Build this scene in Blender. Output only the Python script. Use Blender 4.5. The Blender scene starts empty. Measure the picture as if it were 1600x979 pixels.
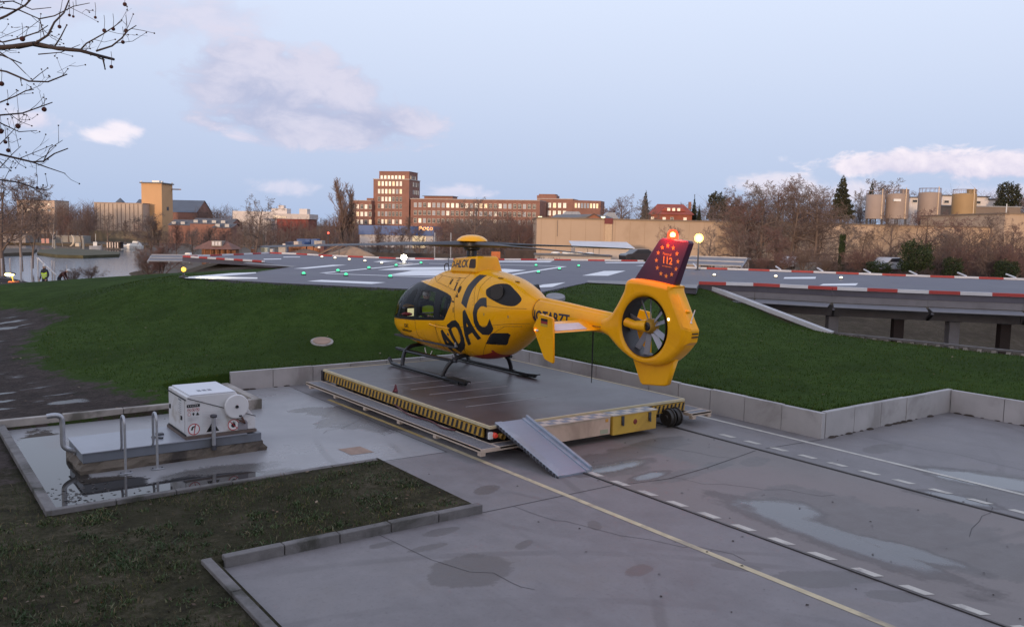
import bpy, bmesh, math, random
import numpy as np
from mathutils import Vector, Matrix, Euler
from mathutils.bvhtree import BVHTree
R = math.radians
sc = bpy.context.scene
col = sc.collection
random.seed(7)

# ------------------------------------------------------------------ camera
FPX, PITCH, ROLL, HEAD, CAMZ = 1350.2, 0.09774, -0.02166, -0.63455, 4.0572
def _rot():
    cp, sp, cr, sr = math.cos(PITCH), math.sin(PITCH), math.cos(ROLL), math.sin(ROLL)
    roll = np.array([[cr, -sr, 0], [sr, cr, 0], [0, 0, 1]])
    m = np.array([[1, 0, 0], [0, -sp, cp], [0, -cp, -sp]]) @ roll
    ct, st = math.cos(HEAD), math.sin(HEAD)
    return np.array([[ct, -st, 0], [st, ct, 0], [0, 0, 1]]) @ m
CR = _rot()
cam = bpy.data.cameras.new('camera')
camo = bpy.data.objects.new('camera', cam); col.objects.link(camo)
cam.sensor_width = 36; cam.lens = FPX / 1600 * 36; cam.clip_start = .1; cam.clip_end = 6000
mw = Matrix.Identity(4)
for i in range(3):
    mw[i][0] = CR[i][0]; mw[i][1] = -CR[i][1]; mw[i][2] = -CR[i][2]
mw[2][3] = CAMZ
camo.matrix_world = mw
sc.camera = camo
FWD = (math.sin(-HEAD), math.cos(HEAD)); RGT = (math.cos(HEAD), math.sin(HEAD))

def ray(px, py):
    return CR @ np.array([(px - 800) / FPX, (py - 489.5) / FPX, 1.0])
def on(px, py, z=0.0):                       # the place on a level plane that a sight line meets
    d = ray(px, py); s = (z - CAMZ) / d[2]
    return Vector((d[0] * s, d[1] * s, z))
def at(px, py, D):                           # the place D metres ahead of the viewer along a sight line
    d = ray(px, py); s = D / (d[0] * FWD[0] + d[1] * FWD[1])
    return Vector((d[0] * s, d[1] * s, CAMZ + d[2] * s))
def project(p):
    c = CR.T @ np.array([p[0], p[1], p[2] - CAMZ])
    return 800 + FPX * c[0] / c[2], 489.5 + FPX * c[1] / c[2]

# ------------------------------------------------------------------ view, world, sun
sc.view_settings.view_transform = 'Standard'
sc.view_settings.look = 'None'
sc.view_settings.exposure = 0.0
sc.view_settings.gamma = 1.0
sc.view_settings.use_curve_mapping = False
SUN_AZ = math.atan2(-.593 * .95 - .805 * .31, -.805 * .95 + .593 * .31)   # behind the viewer, to the left (clockwise from +Y)
SUN_EL = R(3.2)

world = bpy.data.worlds.new('World'); sc.world = world; world.use_nodes = True
class NT:
    def __init__(s, tree): s.t = tree; s.n = tree.nodes; s.l = tree.links
    def add(s, typ, **kw):
        n = s.n.new(typ)
        for k, v in kw.items(): setattr(n, k, v)
        return n
    def link(s, a, b): s.l.new(a, b)
    def val(s, sock, v):
        if isinstance(v, bpy.types.NodeSocket): s.l.new(v, sock)
        else: sock.default_value = v
    def math(s, op, a, b=0.0, c=None, clamp=False):
        n = s.n.new('ShaderNodeMath'); n.operation = op; n.use_clamp = clamp
        s.val(n.inputs[0], a); s.val(n.inputs[1], b)
        if c is not None: s.val(n.inputs[2], c)
        return n.outputs[0]
    def mix(s, f, a, b, blend='MIX'):
        n = s.n.new('ShaderNodeMix'); n.data_type = 'RGBA'; n.blend_type = blend
        s.val(n.inputs[0], f)
        for sk, v in ((n.inputs[6], a), (n.inputs[7], b)):
            if isinstance(v, bpy.types.NodeSocket): s.l.new(v, sk)
            else: sk.default_value = (*v[:3], 1)
        return n.outputs[2]
    def noise(s, vec, scale, detail=4, rough=.55, dist=0.0):
        n = s.n.new('ShaderNodeTexNoise'); n.inputs['Scale'].default_value = scale
        n.inputs['Detail'].default_value = detail; n.inputs['Roughness'].default_value = rough
        n.inputs['Distortion'].default_value = dist
        if vec is not None: s.l.new(vec, n.inputs['Vector'])
        return n.outputs['Fac']
    def ramp(s, f, stops):
        n = s.n.new('ShaderNodeValToRGB'); e = n.color_ramp.elements
        while len(e) < len(stops): e.new(.5)
        for el, (p, c) in zip(e, stops):
            el.position = p; el.color = (*c[:3], 1) if hasattr(c, '__len__') else (c, c, c, 1)
        s.val(n.inputs[0], f); return n.outputs[0]
    def smooth(s, v, a, b):
        n = s.n.new('ShaderNodeMapRange'); n.interpolation_type = 'SMOOTHSTEP'
        s.val(n.inputs[0], v); n.inputs[1].default_value = a; n.inputs[2].default_value = b
        return n.outputs[0]

def azel(px, py):
    d = ray(px, py); d = d / np.linalg.norm(d)
    return math.atan2(d[0], d[1]), math.asin(d[2])
w = NT(world.node_tree)
bg = w.n['Background']
sky = w.add('ShaderNodeTexSky', sky_type='NISHITA', sun_disc=False, sun_elevation=SUN_EL, sun_rotation=SUN_AZ,
            air_density=1.0, dust_density=2.0, ozone_density=2.0)
tc = w.add('ShaderNodeTexCoord'); sep = w.add('ShaderNodeSeparateXYZ'); w.link(tc.outputs['Generated'], sep.inputs[0])
az = w.math('ARCTAN2', sep.outputs[0], sep.outputs[1])
el = w.math('ARCSINE', sep.outputs[2])
eln = w.math('DIVIDE', el, R(90))
grad = w.ramp(eln, [(0.0, (.45, .57, .81)), (.06, (.55, .64, .865)), (.11, (.65, .73, .93)), (.16, (.73, .81, 1.0)), (.35, (.70, .77, .98)), (1.0, (.58, .66, .90))])
# warm afterglow low on the side of the sun, behind the viewer
dazs = w.math('SUBTRACT', w.math('COSINE', w.math('SUBTRACT', az, SUN_AZ)), .15)
glow = w.math('MULTIPLY', w.math('MAXIMUM', dazs, 0), w.math('POWER', 2.718, w.math('MULTIPLY', w.math('ABSOLUTE', el), -3.2)))
grad = w.mix(w.math('MULTIPLY', glow, 1.1, clamp=True), grad, (1.75, 1.32, 1.0))
skyc = w.mix(.12, grad, w.mix(1.0, sky.outputs[0], (.16, .16, .16), 'MULTIPLY'))
# clouds: soft banks with a broken edge at real bearings and elevations
cv = w.add('ShaderNodeCombineXYZ'); w.link(az, cv.inputs[0]); w.link(w.math('MULTIPLY', el, 1.7), cv.inputs[1])
n1 = w.noise(cv.outputs[0], 16, 7, .62, .4)
n2 = w.noise(cv.outputs[0], 5.5, 5, .6, .2)
nf = w.math('SUBTRACT', n1, .5); nb = w.math('SUBTRACT', n2, .5)
def bank(px, py, sx, sy):
    a, e = azel(px, py)
    u = w.math('DIVIDE', w.math('SUBTRACT', az, a), sx / FPX)
    v = w.math('DIVIDE', w.math('SUBTRACT', el, e), sy / FPX)
    return w.math('SUBTRACT', 1.0, w.math('SQRT', w.math('ADD', w.math('MULTIPLY', u, u), w.math('MULTIPLY', v, v))))
def cloud(base, banks, lit, dark, soft, amount, flat):
    global skyc
    m = None
    for b in banks:
        k = bank(*b); m = k if m is None else w.math('MAXIMUM', m, k)
    m = w.math('ADD', w.math('ADD', m, w.math('MULTIPLY', nf, 1.9)), w.math('MULTIPLY', nb, 2.2))
    cov = w.smooth(m, base, base + soft)
    shade = w.smooth(w.math('ADD', w.math('MULTIPLY', nb, 2.0), w.math('MULTIPLY', nf, 1.4)), -.35, .35)
    skyc = w.mix(w.math('MULTIPLY', cov, amount), skyc, w.mix(shade, dark, lit))
cloud(-.06, [(430, 140, 175, 64), (385, 110, 100, 50), (560, 195, 130, 42), (455, 185, 180, 48)], (.66, .65, .78), (.44, .48, .66), .5, .95, 0)
cloud(.10, [(240, 30, 150, 60), (120, 10, 170, 50), (330, 20, 120, 40)], (.68, .66, .79), (.53, .57, .74), .8, .75, 0)
cloud(.30, [(186, 200, 46, 26), (165, 208, 40, 18), (215, 203, 34, 16)], (.92, .85, .91), (.72, .71, .84), .7, .9, 0)
cloud(.20, [(375, 208, 52, 26), (50, 190, 60, 22)], (.84, .76, .85), (.66, .65, .79), .6, .75, 0)
cloud(.20, [(450, 292, 85, 20), (700, 302, 90, 16)], (.82, .76, .86), (.62, .65, .80), .6, .6, 0)
cloud(.16, [(1440, 256, 150, 26), (1560, 260, 140, 30), (1345, 260, 60, 18)], (.92, .84, .90), (.60, .58, .74), .4, .95, 0)
cloud(.12, [(1215, 290, 80, 20), (1330, 300, 140, 20), (1620, 300, 160, 24)], (.88, .80, .86), (.66, .65, .79), .6, .7, 0)
w.link(skyc, bg.inputs[0]); bg.inputs[1].default_value = 1.09

sl = bpy.data.lights.new('sun', 'SUN'); sl.energy = 2.5; sl.angle = R(3); sl.color = (1.0, .70, .47)
so = bpy.data.objects.new('sun', sl); col.objects.link(so)
sd = Vector((math.sin(SUN_AZ) * math.cos(SUN_EL), math.cos(SUN_AZ) * math.cos(SUN_EL), math.sin(SUN_EL)))
so.rotation_euler = (-sd).to_track_quat('-Z', 'Y').to_euler(); so.location = (0, 0, 60)

# ------------------------------------------------------------------ helpers
class MB:
    """collects shapes, then links them as ONE mesh object"""
    def __init__(s): s.v = []; s.f = []; s.m = []
    def add(s, vs, fs, mi=0):
        b = len(s.v); s.v += [tuple(v) for v in vs]
        for f in fs: s.f.append([b + i for i in f]); s.m.append(mi)
        return s
    def box(s, x0, y0, z0, x1, y1, z1, mi=0):
        return s.add([(x0, y0, z0), (x1, y0, z0), (x1, y1, z0), (x0, y1, z0), (x0, y0, z1), (x1, y0, z1), (x1, y1, z1), (x0, y1, z1)],
                     [(3, 2, 1, 0), (4, 5, 6, 7), (0, 1, 5, 4), (1, 2, 6, 5), (2, 3, 7, 6), (3, 0, 4, 7)], mi)
    def cbox(s, c, d, mi=0): return s.box(c[0] - d[0] / 2, c[1] - d[1] / 2, c[2] - d[2] / 2, c[0] + d[0] / 2, c[1] + d[1] / 2, c[2] + d[2] / 2, mi)
    def obox(s, a, b, wd, h, mi=0):            # bar of section wd x h from a to b
        a, b = Vector(a), Vector(b); d = (b - a).normalized()
        up = Vector((0, 0, 1)) if abs(d.z) < .95 else Vector((1, 0, 0))
        r = d.cross(up).normalized(); u = r.cross(d)
        q = [r * (-wd / 2) + u * (-h / 2), r * (wd / 2) + u * (-h / 2), r * (wd / 2) + u * (h / 2), r * (-wd / 2) + u * (h / 2)]
        return s.add([a + k for k in q] + [b + k for k in q], [(3, 2, 1, 0), (4, 5, 6, 7), (0, 1, 5, 4), (1, 2, 6, 5), (2, 3, 7, 6), (3, 0, 4, 7)], mi)
    def tube(s, pts, rad, n=8, mi=0, cap=True):
        pts = [Vector(p) for p in pts]; k = len(pts)
        rr = rad if hasattr(rad, '__len__') else [rad] * k
        base = len(s.v); prev = None
        for i, p in enumerate(pts):
            d = (pts[min(i + 1, k - 1)] - pts[max(i - 1, 0)])
            d = d.normalized() if d.length > 1e-9 else Vector((0, 0, 1))
            if prev is None:
                a = Vector((0, 0, 1)) if abs(d.z) < .9 else Vector((1, 0, 0)); u = d.cross(a).normalized()
            else:
                u = prev - d * prev.dot(d); u = u.normalized() if u.length > 1e-6 else d.orthogonal().normalized()
            prev = u; v = d.cross(u)
            for j in range(n):
                t = 2 * math.pi * j / n; s.v.append(tuple(p + (u * math.cos(t) + v * math.sin(t)) * rr[i]))
        for i in range(k - 1):
            for j in range(n):
                a = base + i * n + j; b = base + i * n + (j + 1) % n
                s.f.append([a, b, b + n, a + n]); s.m.append(mi)
        if cap:
            s.f.append([base + j for j in range(n)][::-1]); s.m.append(mi)
            s.f.append([base + (k - 1) * n + j for j in range(n)]); s.m.append(mi)
        return s
    def cyl(s, a, b, r, n=16, mi=0): return s.tube([a, b], r, n, mi)
    def lathe(s, prof, c=(0, 0, 0), axis='z', n=24, mi=0):      # prof: (radius, height)
        base = len(s.v)
        for r, h in prof:
            for j in range(n):
                t = 2 * math.pi * j / n; a, b = r * math.cos(t), r * math.sin(t)
                p = {'z': (a, b, h), 'y': (a, h, b), 'x': (h, a, b)}[axis]
                s.v.append((c[0] + p[0], c[1] + p[1], c[2] + p[2]))
        for i in range(len(prof) - 1):
            for j in range(n):
                a = base + i * n + j; b = base + i * n + (j + 1) % n
                s.f.append([a, b, b + n, a + n]); s.m.append(mi)
        return s
    def ell(s, c, r, n=12, mi=0):
        return s.lathe([(max(1e-4, math.sin(math.pi * i / n)) , -math.cos(math.pi * i / n)) for i in range(n + 1)], n=2 * n, mi=mi)._scale(c, r, (n + 1) * 2 * n)
    def _scale(s, c, r, k):
        for i in range(len(s.v) - k, len(s.v)):
            v = s.v[i]; s.v[i] = (c[0] + v[0] * r[0], c[1] + v[1] * r[1], c[2] + v[2] * r[2])
        return s
    def prism(s, poly, z0, z1, mi=0):          # level polygon from z0 up to z1
        k = len(poly); vs = [(p[0], p[1], z0) for p in poly] + [(p[0], p[1], z1) for p in poly]
        ar = sum(poly[i][0] * poly[(i + 1) % k][1] - poly[(i + 1) % k][0] * poly[i][1] for i in range(k))
        fs = [list(range(k))[::-1], [k + i for i in range(k)]] + [[i, (i + 1) % k, k + (i + 1) % k, k + i] for i in range(k)]
        if ar < 0: fs = [f[::-1] for f in fs]
        return s.add(vs, fs, mi)
    def wall_prism(s, poly, y0, y1, mi=0):     # polygon in x-z swept from y0 to y1
        k = len(poly); vs = [(p[0], y0, p[1]) for p in poly] + [(p[0], y1, p[1]) for p in poly]
        ar = sum(poly[i][0] * poly[(i + 1) % k][1] - poly[(i + 1) % k][0] * poly[i][1] for i in range(k))
        fs = [list(range(k)), [k + i for i in range(k)][::-1]] + [[i, k + i, k + (i + 1) % k, (i + 1) % k] for i in range(k)]
        if ar < 0: fs = [f[::-1] for f in fs]
        return s.add(vs, fs, mi)
    def build(s, name, mats, parent=None, smooth=False, bevel=0, loc=None, rotz=0, seg=2):
        me = bpy.data.meshes.new(name); me.from_pydata(s.v, [], s.f)
        mats = mats if isinstance(mats, (list, tuple)) else [mats]
        for m in mats: me.materials.append(m)
        if len(mats) > 1: me.polygons.foreach_set('material_index', s.m)
        if smooth: me.polygons.foreach_set('use_smooth', [True] * len(me.polygons))
        if smooth == 'auto':
            me.set_sharp_from_angle(angle=R(40))
        me.update()
        return link(name, me, parent, bevel, loc, rotz, seg)
def link(name, me, parent=None, bevel=0, loc=None, rotz=0, seg=2):
    o = bpy.data.objects.new(name, me); col.objects.link(o)
    if parent: o.parent = parent
    if loc is not None: o.location = loc
    if rotz: o.rotation_euler = (0, 0, rotz)
    if bevel:
        b = o.modifiers.new('bevel', 'BEVEL'); b.width = bevel; b.segments = seg; b.limit_method = 'ANGLE'; b.angle_limit = R(40)
    return o
def tag(o, label=None, cat=None, group=None, kind=None):
    if label: o['label'] = label
    if cat: o['category'] = cat
    if group: o['group'] = group
    if kind: o['kind'] = kind
    return o
def thing(name, label, cat, loc=(0, 0, 0), rotz=0, group=None):
    o = bpy.data.objects.new(name, None); col.objects.link(o); o.empty_display_size = .2
    o.location = loc; o.rotation_euler = (0, 0, rotz)
    return tag(o, label, cat, group)
KIDS = {}
def copy_tree(o, parent=None):
    c = o.copy(); col.objects.link(c)
    if parent: c.parent = parent
    for ch in [x for x in col.objects if x.parent == o]: copy_tree(ch, c)
    return c
def struct(o): o['kind'] = 'structure'; return o
def catmull(pts, n):
    p = np.array(pts, float); out = []
    for i in range(len(p) - 1):
        a, b, c, d = p[max(i - 1, 0)], p[i], p[i + 1], p[min(i + 2, len(p) - 1)]
        for t in np.linspace(0, 1, n, endpoint=False):
            out.append(.5 * (2 * b + (c - a) * t + (2 * a - 5 * b + 4 * c - d) * t * t + (3 * b - a - 3 * c + d) * t ** 3))
    out.append(p[-1]); return np.array(out)
def inside(pt, poly):
    x, y = pt; r = False; k = len(poly)
    for i in range(k):
        x1, y1 = poly[i]; x2, y2 = poly[(i + 1) % k]
        if (y1 > y) != (y2 > y) and x < (x2 - x1) * (y - y1) / (y2 - y1) + x1: r = not r
    return r
FONT_CACHE = {}
def text_mesh(s, size, shear=0.0, offset=0.0, align='CENTER', spacing=1.0):
    cu = bpy.data.curves.new('t', 'FONT'); cu.body = s; cu.size = size; cu.shear = shear; cu.offset = offset
    cu.align_x = align; cu.align_y = 'CENTER'; cu.space_character = spacing; cu.resolution_u = 3
    return _curve_mesh(cu)
def poly_mesh(splines, extrude=0, bevel=0, off=0, bres=3):
    cu = bpy.data.curves.new('c', 'CURVE'); cu.dimensions = '2D'; cu.fill_mode = 'BOTH'
    cu.extrude = extrude; cu.bevel_depth = bevel; cu.bevel_resolution = bres; cu.offset = off
    for pts in splines:
        sp = cu.splines.new('POLY'); sp.points.add(len(pts) - 1)
        for q, p in zip(sp.points, pts): q.co = (p[0], p[1], 0, 1)
        sp.use_cyclic_u = True
    return _curve_mesh(cu)
def _curve_mesh(cu):
    o = bpy.data.objects.new('tmp', cu); col.objects.link(o)
    dg = bpy.context.evaluated_depsgraph_get(); dg.update()
    me = bpy.data.meshes.new_from_object(o.evaluated_get(dg))
    bpy.data.objects.remove(o); bpy.data.curves.remove(cu)
    return me

# ------------------------------------------------------------------ materials
MC = {}
def mat(name, c, rough=.6, metal=0.0, var=.12, scale=3.0, bump=0.0, bscale=30.0, coat=0.0, emit=None, estr=0.0, trans=0.0, spec=.5, alpha=1.0, dirt=None, dscale=.8):
    if name in MC: return MC[name]
    m = bpy.data.materials.new(name); m.use_nodes = True; t = NT(m.node_tree); b = t.n['Principled BSDF']
    b.inputs['Roughness'].default_value = rough; b.inputs['Metallic'].default_value = metal
    b.inputs['Coat Weight'].default_value = coat; b.inputs['Coat Roughness'].default_value = .08
    b.inputs['Transmission Weight'].default_value = trans; b.inputs['Specular IOR Level'].default_value = spec
    x = t.add('ShaderNodeTexCoord').outputs['Object']
    if var:
        n = t.noise(x, scale, 5, .6)
        lo = tuple(k * (1 - var) for k in c); hi = tuple(min(1, k * (1 + var)) for k in c)
        cc = t.ramp(n, [(.3, lo), (.7, hi)])
        if dirt:
            d = t.noise(x, dscale, 6, .65, .5)
            cc = t.mix(t.smooth(d, .5, .72), cc, dirt)
            t.link(t.math('ADD', rough, t.math('MULTIPLY', t.math('SUBTRACT', d, .5), .3)), b.inputs['Roughness'])
        t.link(cc, b.inputs['Base Color'])
    else: b.inputs['Base Color'].default_value = (*c, 1)
    if bump:
        bn = t.add('ShaderNodeBump'); bn.inputs['Strength'].default_value = bump; bn.inputs['Distance'].default_value = .02
        t.link(t.noise(x, bscale, 6, .65), bn.inputs['Height']); t.link(bn.outputs[0], b.inputs['Normal'])
    if emit: b.inputs['Emission Color'].default_value = (*emit, 1); b.inputs['Emission Strength'].default_value = estr
    MC[name] = m; return m
M_yel = mat('yellow_paint', (.90, .425, .003), .30, var=.04, coat=.25, scale=1.5, dirt=(.80, .355, .003), dscale=1.3, spec=.22)
M_black = mat('black_paint', (.012, .012, .014), .35, var=.1)
M_rubber = mat('rubber', (.02, .02, .022), .8)
M_white = mat('white_paint', (.72, .72, .70), .45, var=.05)
M_steel = mat('galvanised_steel', (.42, .43, .45), .45, metal=.7, var=.15, scale=9)
M_dsteel = mat('dark_steel', (.07, .07, .08), .5, metal=.4)
M_conc = mat('wall_concrete', (.40, .385, .38), .85, var=.1, scale=1.2, bump=.25, dirt=(.29, .275, .265), dscale=.9)
M_kerb = mat('kerb_concrete', (.155, .145, .14), .9, var=.25, scale=4, bump=.5, dirt=(.06, .058, .048), dscale=1.4)
M_glass = mat('window_glass', (.55, .6, .62), .02, var=0, trans=1.0)
M_red = mat('red_paint', (.45, .04, .03), .5, var=.12)
M_wline = mat('white_marking', (.80, .80, .80), .6, var=.06, scale=6)
M_brick = mat('red_brick', (.25, .125, .095), .85, var=.14, scale=.4)
M_slate = mat('grey_roof', (.13, .14, .16), .7, var=.12, scale=.5)
M_bark = mat('bark', (.105, .078, .066), .9, var=.25)
M_twig = mat('twig', (.125, .085, .07), .9, var=.2)
M_skin = mat('skin', (.48, .30, .22), .6, var=.05)
def emis(name, c, s): return mat(name, c, .4, var=0, emit=c, estr=s)
def island_mat(name, stops, rough=.7, spec=.3):
    m = bpy.data.materials.new(name); m.use_nodes = True; t = NT(m.node_tree); b = t.n['Principled BSDF']
    g = t.add('ShaderNodeNewGeometry'); cc = t.ramp(g.outputs['Random Per Island'], stops); x = t.add('ShaderNodeTexCoord').outputs['Object']
    n_ = t.math('ADD', t.math('MULTIPLY', t.noise(x, .45, 5, .62, .5), .6), t.math('MULTIPLY', t.noise(x, 2.6, 4, .6), .4))
    cc = t.mix(1.0, cc, t.ramp(n_, [(.36, (.55, .60, .55)), (.5, (1, 1, 1)), (.62, (1.35, 1.18, .95))]), 'MULTIPLY'); t.link(cc, b.inputs['Base Color'])
    b.inputs['Roughness'].default_value = rough; b.inputs['Specular IOR Level'].default_value = spec
    MC[name] = m; return m
# ================================================================== SETTING
PADZ = 2.0
def px6(l, z=PADZ): return [on(260 + x / 4.2105, 370 + y / 4.2105, z) for x, y in l]
def pxb(l, z=PADZ): return [on(500 + x / 3.3333, 240 + y / 3.3333, z) for x, y in l]
def pxc(l, z=PADZ): return [on(730 + x / 4.1026, 370 + y / 4.1026, z) for x, y in l]
pad_px = [(285, 433), (399, 425.5), (457, 417), (412, 410), (285, 402), (374, 398.5), (421, 396), (464, 397.6), (505, 400), (616, 404.5), (700, 406), (837, 406),
          (1005, 408.5), (1067, 420), (1150, 422), (1300, 427.5), (1450, 433), (1620, 438.5), (1800, 446), (1800, 473), (1600, 464.5), (1450, 459), (1301, 453), (1180, 447), (1092, 444.5),
          (1088, 450), (988, 444.5), (918, 441), (847, 456), (700, 454), (590, 449), (430, 441.5)]
pad_poly = [on(x, y, PADZ) for x, y in pad_px]

# ---- terrain heights through measured places
ctl = [(6.9, 20.8, .45), (10, 20.8, .45), (15.2, 20.8, .5), (15.3, 15, .5), (15.3, 10.1, .5), (20.1, 10.1, .5), (20.3, 5, .5), (20.3, 0, .5), (20.3, -12, .5)]
for x, y, z in [(600, 452, 1.85), (500, 449, 1.85), (400, 444, 1.85), (285, 437, 1.85), (330, 428, 1.85), (400, 422, 1.85), (455, 418, 1.85), (440, 414, 1.85), (340, 410, 1.75),
                
                (700, 457, 1.85), (847, 458, 1.85), (918, 443, 1.85), (988, 446.5, 1.85), (1090, 453, 1.85),
                (1105, 447, 1.85), (1300, 523, .45), (1450, 540, .5), (1600, 556, .5), (1800, 580, .5),
                (263, 637, .10), (120, 650, .06), (0, 660, .05), (230, 630, .12), (0, 600, .12), (100, 590, .16), (40, 545, .35), (0, 520, .4), (100, 500, .7), (0, 485, .75), (-200, 520, .4), (-250, 640, .05)]:
    p = on(x, y, z); ctl.append((p.x, p.y, z))
ctl += [(1.3, 18.7, .06), (1.3, 13, .05), (1.3, 10, .05), (-4, 12, .05), (-10, 8, .05), (0, 6, .05), (-6, 0, .05), (2.6, 4, .05), (5.2, 21, .3), (4, 19, .1)]
for px, y, D in [(285, 426, 39), (245, 428, 38), (200, 431, 37.5), (150, 434, 37), (110, 437, 36.5), (60, 442, 36), (0, 447, 35), (-150, 457, 34), (20, 440, 42), (-60, 444, 42), (20, 430, 52), (-60, 432, 52), (70, 450, 43), (70, 461, 50), (95, 459, 51), (75, 458, 56), (110, 454, 44), (150, 450, 46), (200, 446, 47), (250, 443, 47)]:
    p = at(px, y, D); ctl.append((p.x, p.y, p.z))
for x, y, D, z in [(0, 420, 60, -.6), (-100, 420, 60, -.6), (200, 420, 58, -1.6), (140, 420, 60, -2.2), (60, 400, 75, -2.5), (200, 400, 85, -2.8), (-250, 400, 75, -2.5), (100, 400, 100, -4.6), (-250, 400, 100, -4.6), (220, 400, 112, -4.6),
                   (330, 400, 85, .2), (330, 400, 130, -2.9), (500, 400, 90, .9), (500, 400, 130, -1.5), (800, 400, 95, .8), (800, 400, 150, -2.6), (1050, 400, 80, .5), (1050, 400, 140, -2.6),
                   (1300, 420, 75, .3), (1300, 420, 140, -2.6), (1600, 430, 60, 0), (1600, 430, 140, -2.6), (1900, 430, 60, 0), (1900, 430, 140, -2.6)]:
    p = at(x, y, D); ctl.append((p.x, p.y, z))
# low ground under the bridge deck, a bank rising behind its columns
for px, yc, ys in [(1330, 525, 477), (1450, 541, 486), (1600, 556, 496), (1800, 582, 512), (2000, 600, 525)]:
    for D, yy, z in ((34, 0, -1.3), (41, 0, -2.2), (47, 0, -2.45), (51, yc, 0), (55, (yc + ys) / 2, 0), (59, ys, 0), (68, 0, .2)):
        p = at(px, yy, D); ctl.append((p.x, p.y, p.z if yy else z))
for t_ in (.2, .4, .6, .8):
    p = on(1105, 446, 1.95).lerp(on(1300, 521, .52), t_); ctl += [(p.x, p.y, p.z - .10), (p.x - .8, p.y - .3, p.z - .14)]
RBFC = np.array(ctl); Nn = len(RBFC)
A_ = np.zeros((Nn + 3, Nn + 3))
A_[:Nn, :Nn] = np.linalg.norm(RBFC[:, None, :2] - RBFC[None, :, :2], axis=2)
A_[:Nn, Nn] = 1; A_[:Nn, Nn + 1:] = RBFC[:, :2]; A_[Nn, :Nn] = 1; A_[Nn + 1:, :Nn] = RBFC[:, :2].T
A_[:Nn, :Nn] -= np.eye(Nn) * .05
RBFW = np.linalg.solve(A_, np.r_[RBFC[:, 2], 0, 0, 0])
def terrain(xy):
    xy = np.atleast_2d(np.array(xy, float)); out = np.empty(len(xy))
    for i in range(0, len(xy), 20000):
        q = xy[i:i + 20000]; d = np.linalg.norm(q[:, None] - RBFC[None, :, :2], axis=2)
        out[i:i + 20000] = d @ RBFW[:Nn] + RBFW[Nn] + q @ RBFW[Nn + 1:]
    return out
PP = np.array([(p.x, p.y) for p in pad_poly])
def in_poly(xy, P):
    x, y = xy[:, 0], xy[:, 1]; r = np.zeros(len(xy), bool); k = len(P)
    for i in range(k):
        x1, y1 = P[i]; x2, y2 = P[(i + 1) % k]
        c = ((y1 > y) != (y2 > y)); xi = (x2 - x1) * (y - y1) / (y2 - y1 + 1e-12) + x1
        r ^= c & (x < xi)
    return r
def seg_dist(xy, P, closed=True):
    d = np.full(len(xy), 1e9); k = len(P)
    for i in range(k if closed else k - 1):
        a = np.array(P[i][:2]); b = np.array(P[(i + 1) % k][:2]); ab = b - a
        tt = np.clip(((xy - a) @ ab) / (ab @ ab + 1e-12), 0, 1); d = np.minimum(d, np.linalg.norm(xy - a - tt[:, None] * ab, axis=1))
    return d
FRONT = [tuple(on(x_, y_, PADZ)[:2]) for x_, y_ in [(399, 425.5), (285, 433), (430, 441.5), (590, 449), (700, 454), (847, 456), (918, 441), (960, 443)]]
def height(xy):
    xy = np.atleast_2d(np.array(xy, float)); z = terrain(xy)
    z = np.where(in_poly(xy, PP), np.minimum(z, 1.965), z)
    de = seg_dist(xy, FRONT, False); z = np.where(in_poly(xy, PP), z, z + (1.975 - z) * np.exp(-(de / 2.4) ** 2))
    X_, Y_ = xy[:, 0], xy[:, 1]
    dw = seg_dist(xy, WALLINE, False); k = np.clip(dw / 2.4, 0, 1); k = k * k * (3 - 2 * k); z = np.where(on_apron(X_, Y_), z, (.40 + .08 * (X_ > 14)) * (1 - k) + z * k)
    z = np.where((X_ > 1.2) & (X_ < 6.75) & (Y_ > 18.6) & (Y_ < 22.5), np.minimum(z, .20 + .10 * np.maximum(Y_ - 19, 0) + .10 * np.maximum(X_ - 5.4, 0)), z)
    fl = (xy[:, 0] < 6.8) & (xy[:, 1] < 18.8) & (xy[:, 0] > -14) & (xy[:, 1] > -6)
    return np.where(fl & (z < .3), np.clip(z, .02, .12), z)
WX, WY, WX2, WY2 = 15.22, 20.62, 20.15, 9.98
WALLINE = [(7.0, WY + .1), (WX + .1, WY + .1), (WX + .1, WY2 + .1), (WX2 + .1, WY2 + .1), (WX2 + .1, -30)]          # retaining wall lines
def on_apron(x, y):
    return ((x > 6.75) & (x < WX) & (y < WY) & (y > -30)) | ((x >= WX) & (x < WX2) & (y < WY2) & (y > -30)) | ((x > 3.1) & (x <= 6.75) & (y < 9.95)) | ((x > 1.8) & (x <= 6.75) & (y > 12.95) & (y < 18.8)) | ((x > 5.2) & (x <= 6.75) & (y >= 18.8) & (y < WY))
mud_poly = [on(x, y, z) for x, y, z in [(-300, 480, .6), (0, 486, .7), (55, 490, .7), (98, 502, .65), (60, 522, .4), (34, 546, .32), (60, 574, .2), (140, 600, .15), (232, 628, .1), (300, 640, .1), (150, 655, .05), (0, 668, .05), (30, 730, .05), (0, 770, .05), (-400, 700, .05)]]
road_poly = [at(x, 440, D) for x, D in [(-300, 35.5), (-20, 36), (40, 38), (90, 40), (130, 58), (-300, 60)]]
MP = np.array([(p.x, p.y) for p in mud_poly]); RP = np.array([(p.x, p.y) for p in road_poly])
def mudness(xy):
    out = np.full(len(xy), -3.0)
    for P in (MP, RP):
        d = seg_dist(xy, P); out = np.maximum(out, np.where(in_poly(xy, P), d, -d))
    return out
def axis(a, b, step, keys):
    v = list(np.arange(a, b + 1e-6, step)); v = [q for q in v if all(abs(q - k) > step * .35 for k in keys)] + list(keys)
    return np.array(sorted(v))
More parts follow.
